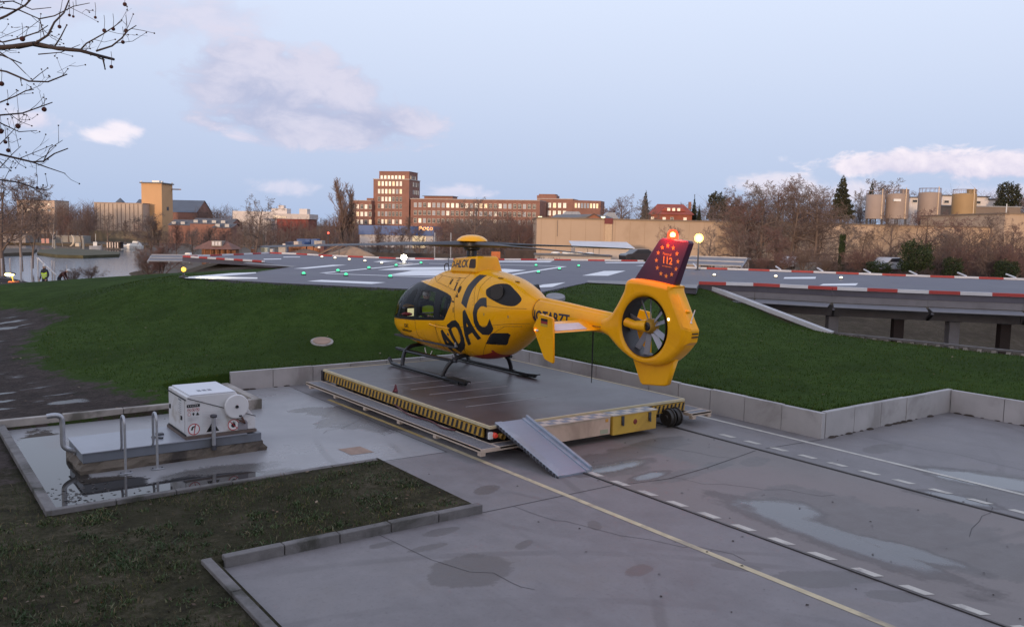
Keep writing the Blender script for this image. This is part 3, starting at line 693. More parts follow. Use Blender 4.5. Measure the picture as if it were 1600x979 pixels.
# row of pale stub posts on the crest of the lawn below the bridge
o = thing('toe_wall', 'row of short pale stub posts with a cap rail at the lawn edge below the bridge', 'toe wall', (0, 0, 0))
s = MB(); c_ = MB()
pa, pb = on(1303, 523, .50), on(1640, 558, .50); d = (pb - pa)
nn = int(d.length / .42); side = Vector((FWD[0], FWD[1], 0)) * .5
for i in range(nn):
    p = pa + d * (i / nn) + side; z = float(height([(p.x, p.y)])[0]); s.box(p.x - .07, p.y - .07, z - .6, p.x + .07, p.y + .07, .50)
s.build('stub_post', M_kpale, o); c_.obox(pa + side + Vector((0, 0, .03)), pb + side + Vector((0, 0, .03)), .16, .06); c_.build('cap_rail', M_kerb, o)
# white beam along the cut edge of the lawn
o = thing('edge_beam', 'white painted beam sloping down the cut edge of the lawn beside the bridge', 'beam', (0, 0, 0))
a, b = on(1103, 446, 1.95), on(1300, 521, .52); s = MB(); s.obox(a, b, .30, .16); s.build('beam_body', mat('white_beam', (.56, .56, .57), .6, var=.1), o, bevel=.01)
def drop(px, py):                            # where a sight line first meets the ground
    d = ray(px, py); t0 = np.linspace(6, 90, 1200); P = np.outer(t0, d / math.hypot(d[0], d[1])); zz = CAMZ + P[:, 2]; g_ = height(P[:, :2]); k_ = int(np.argmax(zz < g_)); return Vector((P[k_, 0], P[k_, 1], float(g_[k_])))
def tilt(o):                                # lay an object flat on the slope
    x_, y_ = o.location.x, o.location.y; h_ = [float(v) for v in height([(x_ - .4, y_), (x_ + .4, y_), (x_, y_ - .4), (x_, y_ + .4)])]
    o.rotation_euler = Vector((-(h_[1] - h_[0]) / .8, -(h_[3] - h_[2]) / .8, 1)).to_track_quat('Z', 'Y').to_euler()
q = drop(503, 534); zq = q.z; o = thing('lawn_cover', 'round pale concrete cover set in the lawn between track and helicopter', 'cover', q)
o.location = (q.x, q.y, zq); tilt(o); s = MB(); s.lathe([(0, .03), (.30, .03), (.32, .02), (.32, -.1)], n=28); s.build('rim', M_kpale, o)
s = MB(); s.lathe([(0, .05), (.24, .05), (.25, .032)], n=28); s.build('lid', mat('rust_lid', (.33, .22, .16), .8), o)
o = MB().lathe([(0, .02), (.30, .02), (.33, -.1)], n=30).build('lawn_slab', mat('slab_grey', (.25, .25, .26), .8), None)
q = drop(868, 464); o.location = (q.x, q.y, q.z + .02); tilt(o); tag(o, 'flat grey slab in the grass right behind the helicopter engine', 'slab')

# ---- red and white edge barriers
M_bred = mat('barrier_red', (.42, .05, .045), .55, var=.15, scale=.6); M_bwh = mat('barrier_white', (.66, .66, .68), .55, var=.1, scale=.6)
def barrier(label, pts, seg, h=.20, w_=.14, brackets=False):
    P = [on(x, y, PADZ) for x, y in pts]; o = thing('edge_barrier', label, 'barrier', P[0], 0, 'red and white edge barriers of the pad'); inv = P[0].copy()
    red, wh, br = MB(), MB(), MB(); k = 0; carry = 0.0
    for a, b in zip(P[:-1], P[1:]):
        L = (b - a).length; d = (b - a) / L; p = 0
        while p < L - 1e-6:
            q = min(L, p + seg - carry); s = red if k % 2 == 0 else wh
            z = Vector((0, 0, h / 2 + .01)); MB().obox(a + d * p - inv + z, a + d * q - inv + z, w_, h).build('red_segment' if s is red else 'white_segment', M_bred if s is red else M_bwh, o)
            if brackets and s is wh and q - p > .7:
                c = a + d * ((p + q) / 2) - inv; f_ = Vector((FWD[0], FWD[1], 0)); MB().obox(c + Vector((0, 0, .12)), c + f_ * .9 + Vector((0, 0, .26)), .06, .06).build('net_arm', M_bwh, o)
            if q - p + carry >= seg - 1e-6: k += 1; carry = 0
            else: carry += q - p
            p = q
    return o
barrier('red and white barrier along the near left edge of the pad beside the grass strip', [(287, 402), (412, 410)], .8, .10)
barrier('long red and white barrier along the far edge of the pad before the dirt heap', [(287, 402), (374, 398.5), (421, 396), (464, 397.6), (505, 400), (616, 404.5), (700, 406), (837, 406.5), (1005, 408.5)], 1.2, .09)
barrier('red and white barrier along the far right edge of the pad before the bare trees', [(1040, 418.5), (1150, 422), (1300, 427.5), (1450, 433), (1620, 438.5), (1800, 446)], 1.15, .10, brackets=True)
barrier('red and white barrier on the near edge of the bridge deck above the columns', [(1092, 444.5), (1180, 447), (1301, 453), (1450, 459), (1600, 464.5), (1800, 473)], 1.05, .12, .14)
# net frames seen beyond the left and right far edges
M_net = mat('net_frame', (.36, .37, .40), .5, metal=.3, var=.1)
def netframe(label, px, py, wd, dp, rz, D, tilt):
    p = at(px, py, D); o = thing('net_frame', label, 'net frame', p, HEAD + rz, 'catch net frames beyond the pad edge'); s = MB()
    for k in range(5): s.obox((-wd / 2 + wd * k / 4, 0, 0), (-wd / 2 + wd * k / 4, dp, tilt), .09, .09)
    for k in range(3): s.obox((-wd / 2, dp * k / 2, tilt * k / 2 + .09), (wd / 2, dp * k / 2, tilt * k / 2 + .09), .08, .08)
    s.build('frame', M_net, o); s = MB(); s.add([(-wd / 2, 0, .05), (wd / 2, 0, .05), (wd / 2, dp, tilt + .05), (-wd / 2, dp, tilt + .05)], [(0, 1, 2, 3)]); s.build('net', mat('net_mesh', (.20, .20, .22), .8), o)
netframe('grey catch net frame beyond the barrier at the left corner of the pad', 296, 410, 5, 2.4, .3, 56, .3)
netframe('grey catch net frame sloping beyond the barrier to the right of the tail fin', 1112, 416, 4.0, 2.5, -.4, 60, .5)

# ---- lights on the pad
def ordinal(i): return ['first', 'second', 'third', 'fourth', 'fifth', 'sixth', 'seventh', 'eighth', 'ninth', 'tenth', 'eleventh', 'twelfth', 'thirteenth', 'fourteenth'][i]
s = MB(); s.lathe([(0, .0), (.11, .0), (.11, .02), (.09, .045), (.0, .045)], n=14); lt = thing('pad_light', '', 'pad light')
base_o = s.build('housing', M_dsteel, lt); s = MB(); s.lathe([(.07, .045), (.07, .08), (.045, .118), (0, .126)], n=12)
E_green = emis('green_lens', (.05, .55, .24), 2.2); E_white = emis('white_lens', (1, .88, .62), 2.6)
lens_o = s.build('lens', E_green, lt)
lens_w = lens_o.data.copy(); lens_w.materials[0] = E_white
def padlights(pts, group, fmt, white):
    for i, (x, y) in enumerate(sorted(pts)):
        c = lt.copy(); col.objects.link(c); c.location = on(x, y + 1.5, PADZ) + Vector((0, 0, .004)); c['label'] = fmt % ordinal(i); c['group'] = group
        a = base_o.copy(); col.objects.link(a); a.parent = c
        a = lens_o.copy(); col.objects.link(a); a.parent = c
        if white: a.data = lens_w
g = [(474.5, 428), (528, 423.2), (540.5, 429.6), (576.4, 418.7), (609.8, 432.2), (618.9, 414.7), (657.8, 410.7), (837.5, 414.6), (874.1, 420), (841.1, 425.1), (904.1, 415.2), (775, 411.8)]
padlights(g, 'green pad lights', '%s green pad light counting from the left on the dark pad', False)
wl = [(503, 401.2), (523.4, 403), (545.7, 405.2), (570.2, 407.5), (596.3, 411)]
padlights(wl, 'white pad lights in the far left row', '%s small white pad light from the left before the floodlight', True)
padlights([(1116, 430), (1212, 432), (1314, 434.5)], 'white pad lights on the right', '%s small white pad light from the left, right of the tail fin', True)
for o_ in (base_o, lens_o, lt): bpy.data.objects.remove(o_)

E_flood = emis('flood_lens', (1, .93, .68), 4.0); E_warm = emis('warm_lens', (1, .60, .16), 2.4); E_y = emis('yellow_lens', (1, .66, .08), 2.0)
def flood(name, label, p, h, lens, r, body, power, colr):
    o = thing(name, label, 'floodlight', p, HEAD)
    s = MB(); s.lathe([(0, 0), (.16, 0), (.16, .04), (.05, .07), (.035, h - .12), (0, h - .12)], n=12); s.build('mast', M_dsteel, o)
    s = MB(); s.lathe([(r * .55, .22), (r, .06), (r * 1.08, 0), (r * 1.0, -.005)], c=(0, 0, h), axis='y', n=18); s.lathe([(0, .22), (r * .55, .22)], c=(0, 0, h), axis='y', n=18); s.build('lamp_housing', body, o)
    s = MB(); s.lathe([(0, -.10), (r * .55, -.08), (r * .95, .0)], c=(0, 0, h), axis='y', n=18); s.build('lens', lens, o, smooth=True)
    l = bpy.data.lights.new('flood', 'SPOT'); l.energy = power; l.color = colr; l.shadow_soft_size = .15; l.spot_size = R(150); l.spot_blend = .6
    lo = bpy.data.objects.new('lamp', l); col.objects.link(lo); lo.parent = o; lo.location = (0, -.25, h); lo.rotation_euler = (R(70), 0, 0)
    return o
flood('floodlight', 'bright white floodlight on a short mast on the far side of the pad', on(631, 411, PADZ), .32, E_flood, .165, M_white, 120, (1, .95, .8))
o = flood('floodlight', 'glowing yellow floodlight at the left tip of the pad beside the white arrow', on(287, 433.5, PADZ), .30, E_y, .09, mat('yellow_body', (.6, .42, .03), .5), 0.1, (1, .8, .35))
l = bpy.data.lights.new('flood', 'SPOT'); l.energy = 140; l.color = (1, .86, .5); l.shadow_soft_size = .1; l.spot_size = R(110); l.spot_blend = .7
lo = bpy.data.objects.new('lamp', l); col.objects.link(lo); lo.parent = o; lo.location = (.25, .1, .35); lo.rotation_euler = (R(80), 0, R(-80))
D = 48; q = at(1092, 372, D); z0 = PADZ
o = flood('floodlight', 'warm glowing floodlight on a tall thin mast right of the tail fin', (q.x, q.y, z0), q.z - z0, E_warm, .27, M_dsteel, 60, (1, .72, .35))
# ================================================================== PLATFORM
PX0, PX1, PY0, PY1, PZ = 8.72, 13.80, 12.45, 19.62, .52
pf = thing('landing_platform', 'wheeled landing platform with dark deck and striped edges on rails under the helicopter', 'platform', (PX0, PY0, 0))
LX, LY = PX1 - PX0, PY1 - PY0
m = bpy.data.materials.new('deck_board'); m.use_nodes = True; t = NT(m.node_tree); b = t.n['Principled BSDF']; x = t.add('ShaderNodeTexCoord').outputs['Object']
n1 = t.noise(x, .6, 6, .6, .4); n2 = t.noise(x, 5, 6, .65); n3 = t.noise(x, 160, 2, .5)
c = t.ramp(t.math('ADD', t.math('MULTIPLY', n1, .6), t.math('MULTIPLY', n2, .4)), [(.35, (.048, .037, .038)), (.65, (.090, .072, .076))])
t.link(c, b.inputs['Base Color']); t.link(t.math('ADD', .20, t.math('MULTIPLY', n1, .35)), b.inputs['Roughness'])
bn = t.add('ShaderNodeBump'); bn.inputs['Strength'].default_value = .12; bn.inputs['Distance'].default_value = .004; t.link(n3, bn.inputs['Height']); t.link(bn.outputs[0], b.inputs['Normal'])
s = MB(); s.box(.04, .04, PZ - .05, LX - .04, LY - .04, PZ); s.build('deck', m, pf)
M_trim = mat('cream_trim', (.56, .48, .30), .55, var=.1, scale=4)
s = MB()
for a in ((0, 0, LX, .037), (0, LY - .037, LX, LY), (0, .039, .037, LY - .039), (LX - .037, .039, LX, LY - .039)): s.box(a[0], a[1], PZ - .045, a[2], a[3], PZ + .008)
s.build('edge_trim', M_trim, pf)
s = MB()
for a, b_ in [((602, 593), (712, 581)), ((612, 603), (736, 588)), ((645, 609), (765, 594)), ((673, 617), (790, 602)), ((700, 626), (821, 610.5)), ((730, 636), (852, 619))]:
    pa, pb = on(*a, PZ), on(*b_, PZ); y = (pa.y + pb.y) / 2 - PY0
    s.box(pa.x - PX0, y - .008, PZ + .001, pb.x - PX0, y + .008, PZ + .004)
s.build('deck_line', mat('deck_line', (.42, .40, .40), .6, var=.2, scale=6), pf)
# hazard boards: bars of black on ochre
M_och = mat('ochre_board', (.46, .27, .04), .6, var=.18, scale=6); M_hb = mat('hazard_black', (.02, .018, .018), .6)
def hazard(a, b, z0, z1, n):                  # a->b along the face, its outward side to the right of the way
    a, b = Vector((*a, 0)), Vector((*b, 0)); L = (b - a).length; d = (b - a) / L; n_ = Vector((d.y, -d.x, 0)); s = MB(); st = MB(); h = z1 - z0; pit_ = L / n
    s.obox(a + Vector((0, 0, (z0 + z1) / 2)) - n_ * .02, b + Vector((0, 0, (z0 + z1) / 2)) - n_ * .02, .04, h)
    for i in range(n):
        x0 = i * pit_ + pit_ * .12; w_ = pit_ * .46; sl = min(pit_ * .36, L - x0 - w_)
        q = [a + d * x0 + Vector((0, 0, z0 + .01)), a + d * (x0 + w_) + Vector((0, 0, z0 + .01)), a + d * (x0 + w_ + sl) + Vector((0, 0, z1 - .01)), a + d * (x0 + sl) + Vector((0, 0, z1 - .01))]
        q = [p + n_ * .004 for p in q]; st.add(q, [(0, 1, 2, 3)])
    hb = s.build('hazard_board', M_och, pf); st.build('stripe', M_hb, hb)
hazard((0, LY - .1), (0, .22), PZ - .235, PZ - .06, 44)
hazard((4.12, 0.0), (LX, 0.0), PZ - .235, PZ - .06, 8)
s = MB(); s.box(.06, .06, .26, LX - .06, .20, PZ - .055); s.box(.06, LY - .2, .26, LX - .06, LY - .06, PZ - .055)
for k in range(9): s.box(.05, .5 + k * .85, .2, LX - .1, .6 + k * .85, PZ - .055)
s.box(.3, .3, .12, .45, LY - .3, .26); s.box(LX - .6, .3, .12, LX - .45, LY - .3, .26); s.build('chassis', mat('chassis', (.035, .03, .035), .7), pf)
# walkway gratings with feet
M_grate = mat('grating', (.30, .30, .32), .5, metal=.5, var=.12, scale=10); M_foot = mat('cream_steel', (.52, .42, .33), .6, var=.1)
def grating(x0, y0, x1, y1, z, along, feet):
    s = MB(); n = int((x1 - x0 if along == 'y' else y1 - y0) / .045)
    for i in range(n):
        if along == 'y': a = x0 + (x1 - x0) * i / n; s.box(a, y0 + .02, z - .03, a + .022, y1 - .02, z)
        else: a = y0 + (y1 - y0) * i / n; s.box(x0 + .02, a, z - .03, x1 - .02, a + .022, z)
    k = int((y1 - y0) / .35) if along == 'y' else int((x1 - x0) / .35)
    for i in range(k + 1):
        if along == 'y': a = y0 + .03 + (y1 - y0 - .08) * i / k; s.box(x0 + .02, a, z - .036, x1 - .02, a + .02, z - .008)
        else: a = x0 + .03 + (x1 - x0 - .08) * i / k; s.box(a, y0 + .02, z - .036, a + .02, y1 - .02, z - .008)
    g_ = s.build('walkway_grating', M_grate, pf)
    f = MB(); f.box(x0, y0, z - .06, x1, y0 + .02, z + .006); f.box(x0, y1 - .02, z - .06, x1, y1, z + .006); f.box(x0, y0 + .021, z - .06, x0 + .02, y1 - .021, z + .006); f.box(x1 - .02, y0 + .021, z - .06, x1, y1 - .021, z + .006)
    for (fx, fy) in feet: f.box(fx - .05, fy - .05, z - .12, fx + .05, fy + .05, z - .062)
    f.build('grating_frame', M_foot, g_)
grating(-.42, -.36, -.03, LY + .05, .235, 'y', [(-.37, -.30), (-.37, 1.2), (-.37, 2.6), (-.37, 4.1), (-.37, 5.6), (-.37, 7.0)])
grating(-.029, -.36, .95, -.06, .235, 'x', [(.8, -.30)])
grating(LX - .1, -.30, LX + .52, -.06, .26, 'x', [(LX + .45, -.26), (LX - .03, -.26)])
grating(LX + .03, -.059, LX + .52, LY - .4, .26, 'y', [(LX + .45, 1.5), (LX + .45, 4.5)])
# checkered step boxes
def chk_box(x0, x1, y0, z0, z1, body, label, name, cells_):
    s = MB(); s.box(x0, y0, z0, x1, -.06, z1); bx_ = s.build(name, body, pf, bevel=.008); bx_['label'] = label
    s = MB(); s.box(x0 - .012, y0 - .015, z1 + .002, x1 + .012, -.058, z1 + .022); lid = s.build('box_lid', mat('lid_cream', (.52, .46, .38), .6, var=.08), bx_, bevel=.004)
    mi = MB(); nx, ny = cells_; rr = random.Random(nx)
    for i in range(nx):
        for j in range(ny):
            if (i + j) % 2 == 0: continue
            ax = x0 + (x1 - x0) * i / nx; bx2 = x0 + (x1 - x0) * (i + 1) / nx; ay = y0 + (-.06 - y0) * j / ny; by = y0 + (-.06 - y0) * (j + 1) / ny
            mi.add([(ax, ay, z1 + .025), (bx2, ay, z1 + .025), (bx2, by, z1 + .025), (ax, by, z1 + .025)], [(0, 1, 2, 3)])
    mi.build('checker_plate', mat('checker_grey', (.19, .20, .23), .5, var=.15, scale=8), bx_)
    return bx_
bA = chk_box(.93, 2.60, -.36, .14, .478, mat('pale_box', (.56, .43, .32), .6, var=.1, scale=2, dirt=(.40, .30, .22)), 'pale cream step box with checkered top', 'step_box', (10, 2))
s = MB(); s.box(.915, -.34, .17, .929, -.09, .45); s.build('end_panel', mat('end_panel', (.06, .065, .06), .6), bA)
s = MB(); s.box(2.34, -.366, .17, 2.54, -.361, .25); s.build('green_plate', mat('plate_green', (.36, .38, .26), .6), bA)
s = MB(); s.box(2.47, -.367, .39, 2.54, -.361, .45); s.build('orange_tag', mat('orange_tag', (.6, .3, .05), .6), bA)
bB = chk_box(2.67, 3.86, -.36, .10, .478, mat('yellow_box', (.60, .37, .05), .55, var=.1, scale=2, dirt=(.45, .26, .05)), 'yellow box with checkered lid, two catches and a round vent', 'battery_box', (7, 2))
for k in (2.92, 3.66):
    s = MB(); s.box(k - .03, -.385, .29, k + .03, -.361, .46); s.box(k - .018, -.40, .27, k + .018, -.386, .35); s.build('catch', M_dsteel, bB)
s = MB(); s.lathe([(0, -.012), (.04, -.012), (.055, 0)], c=(3.27, -.362, .31), axis='y', n=14); s.build('vent', mat('vent_red', (.2, .03, .02), .6), bB)
# flanged wheels on the rails, cable, lamp
for px_, py_ in ((LX - .62, -.10), (LX - .42, -.10), (.75, 1.0), (.75, LY - 1), (LX - .5, LY - 1)):
    s = MB(); s.lathe([(0, -.06), (.05, -.06), (.06, -.04), (.14, -.04), (.165, -.05), (.175, -.02), (.175, .03), (.2, .035), (.2, .06), (.06, .06), (.05, .08), (0, .08)], c=(px_, py_, .205), axis='x', n=26)
    s.build('wheel', mat('wheel_steel', (.06, .055, .05), .5, metal=.6), pf, smooth='auto')
s = MB(); s.lathe([(0, -.05), (.035, -.05), (.05, -.02), (.05, .05), (0, .05)], c=(.1, -.03, .36), axis='y', n=12); s.build('signal_lamp', emis('red_lens', (.55, .05, .03), .25), pf)
s = MB(); s.box(-.02, -.03, .30, .06, .02, .42); s.build('lamp_bracket', M_white, pf)
s = MB(); s.lathe([(.05, -.06), (.05, .06), (0, .07)], c=(.24, -.04, .33), axis='y', n=12); s.build('coupling', mat('brass', (.45, .30, .08), .5), pf)
# red cable hung on the edge
o = thing('power_cable', 'dark red power cable with a plug hanging over the striped platform edge', 'cable', (0, 0, 0))
q = on(618, 612, PZ); a = [(q.x, q.y, PZ + .16), (q.x - .03, q.y - .02, PZ + .08), (q.x - .07, q.y + .02, PZ - .05), (q.x - .1, q.y - .1, PZ - .2), (q.x - .2, q.y - .5, .30), (q.x - .28, q.y - 1.1, .26), (q.x - .2, q.y - 1.8, .26), (q.x - .3, q.y - 2.4, .26), (q.x - .2, q.y - 2.7, .26)]
s = MB(); s.tube(catmull(a, 6), .016, 6); s.build('cord', mat('cable_red', (.10, .02, .025), .5), o, smooth=True)
s = MB(); s.lathe([(0, .15), (.018, .14), (.04, .05), (.05, .02), (.05, 0), (0, 0)], c=(q.x, q.y, PZ + .01), n=12); s.build('plug', mat('plug_red', (.16, .03, .04), .5), o)
# loading ramp
a0, a1 = 8.86, 9.61
rp = thing('loading_ramp', 'aluminium loading ramp with raised side rails leaning on the platform corner', 'ramp', (a0, PY0, 0)); W2 = a1 - a0; run, ht = 1.78, PZ + .02
def rz_(y): return ht + y * ht / run
M_alu = mat('ramp_alu', (.38, .42, .48), .38, metal=.75, var=.12, scale=7, dirt=(.33, .34, .36))
m = bpy.data.materials.new('tread_plate'); m.use_nodes = True; t = NT(m.node_tree); b = t.n['Principled BSDF']; b.inputs['Base Color'].default_value = (.36, .40, .47, 1); b.inputs['Metallic'].default_value = .75; b.inputs['Roughness'].default_value = .42
v = t.add('ShaderNodeTexVoronoi'); v.inputs['Scale'].default_value = 22; v.inputs['Randomness'].default_value = .25; t.link(t.add('ShaderNodeTexCoord').outputs['Object'], v.inputs['Vector'])
bn = t.add('ShaderNodeBump'); bn.inputs['Strength'].default_value = .9; bn.inputs['Distance'].default_value = .006; bn.invert = True; t.link(t.smooth(v.outputs['Distance'], .15, .4), bn.inputs['Height']); t.link(bn.outputs[0], b.inputs['Normal'])
def slope(s, x0, x1, up0, up1):
    ys = (.04, -run); vs = []
    for y in ys:
        z = rz_(min(y, 0)) if y < 0 else ht
        vs += [(x0, y, z + up0), (x1, y, z + up0), (x1, y, z + up1), (x0, y, z + up1)]
    s.add(vs, [(0, 1, 2, 3), (7, 6, 5, 4), (3, 2, 6, 7), (0, 4, 5, 1), (1, 5, 6, 2), (0, 3, 7, 4)])
s = MB(); slope(s, .15, W2 - .13, .0, .03); s.build('tread', m, rp)
for x0, x1, u in ((0, .149, .045), (W2 - .129, W2 - .05, .055), (W2 - .049, W2, .10)):
    s = MB(); slope(s, x0, x1, -.02, u); s.build('side_rail', M_alu, rp, bevel=.006)
s = MB()
for k in range(20): y = -.06 - k * .09; s.box(-.008, y - .03, rz_(y) - .03, -.002, y + .03, rz_(y) + .03)
s.build('side_slot', M_dsteel, rp)
# rails
for x0, y0_, lab in ((9.43, 12.0, 'sunken steel rail nearer the yellow line leading under the platform'), (13.32, 12.4, 'dark sunken steel rail nearer the white line leading under the platform')):
    o = thing('rail', lab, 'rail', (x0, 0, 0)); w_ = .028 if x0 < 10 else .05
    s = MB(); s.box(-w_, -16, -.02, w_, y0_ + 7.3, .006); s.build('groove', M_joint, o); s = MB(); s.box(-.018, -16, .0062, .018, y0_ + 7.3, .014); s.build('rail_head', mat('rail_steel', (.08, .065, .06), .4, metal=.6), o)

# ================================================================== GENERATOR PIT
pl = thing('plinth', 'long low concrete plinth with a grey metal cover standing in the puddle', 'plinth', (2.50, 14.90, 0))
PLX, PLY = 2.98, 1.24
m = mat('plinth_concrete', (.135, .112, .088), .9, var=.3, scale=2.5, bump=.6, dirt=(.045, .038, .033), dscale=1.1)
s = MB(); rnd = random.Random(4); nx = 26
vs = []; fs = []
ringv = []
for zl, off in ((-.02, .03), (.06, .04), (.12, .01), (.17, -.01)):
    ring = []
    for k in range(nx): ring.append((PLX * k / nx, 0))
    for k in range(10): ring.append((PLX, PLY * k / 10))
    for k in range(nx): ring.append((PLX - PLX * k / nx, PLY))
    for k in range(10): ring.append((0, PLY - PLY * k / 10))
    cxm, cym = PLX / 2, PLY / 2
    for (x_, y_) in ring:
        o_ = off + rnd.uniform(-.02, .02); ringv.append((x_ + (o_ if x_ > cxm else -o_), y_ + (o_ if y_ > cym else -o_), zl))
k = len(ringv) // 4
for l_ in range(3):
    for j in range(k): fs.append((l_ * k + j, l_ * k + (j + 1) % k, (l_ + 1) * k + (j + 1) % k, (l_ + 1) * k + j))
fs.append([3 * k + j for j in range(k)]); s.add(ringv, fs); s.build('concrete_base', m, pl)
M_cov = mat('grey_cover', (.15, .165, .19), .36, var=.1, scale=2, dirt=(.11, .115, .125))
s = MB(); s.box(.02, .0, .172, PLX - .04, PLY - .03, .325); s.build('metal_cover', M_cov, pl, bevel=.01)
s = MB(); s.box(.0, -.02, .326, PLX - .3, PLY, .345); s.build('cover_sheet', mat('cover_sheet', (.24, .25, .28), .32, var=.1, scale=1.5), pl, bevel=.004)
s = MB(); s.box(1.30, .60, .345, 1.42, .72, .37); s.obox((1.2, .5, .36), (1.32, .32, .36), .05, .03); s.build('cover_handle', M_dsteel, pl)
# white cabinet
c0 = on(292, 686, .35); CX0 = c0.x; CY0 = c0.y
cb = thing('generator_cabinet', 'white metal cabinet with warning signs and a hose reel on the plinth', 'cabinet', (CX0, CY0, .347))
q1 = on(396, 671, .35); CW = q1.x - CX0; CDp = 1.12; CHt = .74
M_cab = mat('cabinet_white', (.62, .62, .62), .42, var=.04, scale=2, dirt=(.42, .39, .35), dscale=2.2)
cut = .34
s = MB(); s.wall_prism([(0, .05), (CW, .05), (CW, .24), (CW - cut, CHt), (0, CHt)], 0, CDp); s.build('body', M_cab, cb, bevel=.012)
s = MB(); s.box(-.03, -.03, 0, CW + .01, CDp + .03, .048); s.build('skid_frame', mat('skid_frame', (.12, .09, .075), .7, var=.3), cb)
s = MB(); s.box(.06, .01, CHt + .001, CW - cut - .01, CDp - .01, CHt + .022); s.build('roof_panel', mat('roof_white', (.58, .59, .62), .35, var=.05), cb, bevel=.006)
s = MB()
for k in range(3): s.box(.28 + k * .09, .28, CHt + .023, .34 + k * .09, .40 , CHt + .026)
s.build('roof_mark', mat('mark_grey', (.2, .21, .24), .6), cb)
s = MB(); s.box(-.012, .10, .10, -.001, CDp - .10, CHt - .08); s.build('side_panel', M_cab, cb, bevel=.004)
s = MB(); s.box(-.018, .0, CHt - .07, -.002, CDp, CHt - .055); s.box(-.02, .02, .056, -.002, CDp - .02, .075); s.build('rubber_seal', M_rubber, cb)
for y_, z_ in ((.22, .30), (.93, .38)):
    s = MB(); s.box(-.03, y_, z_, -.0125, y_ + .05, z_ + .07); s.build('latch', M_black, cb)
s = MB()
for k in range(6): s.box(-.0145, .26, .40 + k * .035, -.0122, .26 + (.14 if k % 2 else .17), .41 + k * .035)
s.box(-.0145, .26, .62, -.0122, .44, .65); s.build('notice', mat('notice_grey', (.22, .23, .25), .6), cb)
s = MB(); s.obox((.02, -.006, CHt - .03), (CW, -.006, .28), .008, .012); s.build('strap', M_dsteel, cb)
rx_ = CW - .36; rz0 = .50
s = MB(); s.lathe([(0, -.09), (.20, -.09), (.215, -.075), (.215, -.06), (.18, -.055), (.18, -.004)], c=(rx_, 0, rz0), axis='y', n=36); hr = s.build('hose_reel', mat('reel_white', (.66, .66, .66), .4, var=.04), cb, smooth='auto')
s = MB(); s.lathe([(0, -.115), (.025, -.115), (.03, -.092)], c=(rx_, 0, rz0), axis='y', n=14); s.cbox((rx_ + .06, -.094, rz0 - .17), (.05, .006, .025)); s.build('hub', M_black, hr)
s = MB(); s.obox((rx_ + .1, -.03, rz0 - .2), (rx_ + .16, -.03, .17), .02, .03); s.obox((rx_ + .16, -.03, .17), (rx_ + .02, -.03, .27), .02, .02); s.build('reel_lever', mat('lever_rust', (.10, .045, .03), .7), cb)
s = MB(); q = [(CW - .33 + .1 + .09 * math.cos(a_), .06 if math.sin(a_) <= 0 else .15 + .09 * math.sin(a_)) for a_ in np.linspace(0, math.pi, 13)]; q = [(CW - .14, .06)] + q + [(CW - .32, .06)]
s.wall_prism(q, -.006, -.001); s.build('access_flap', mat('flap_grey', (.23, .22, .24), .5), cb)
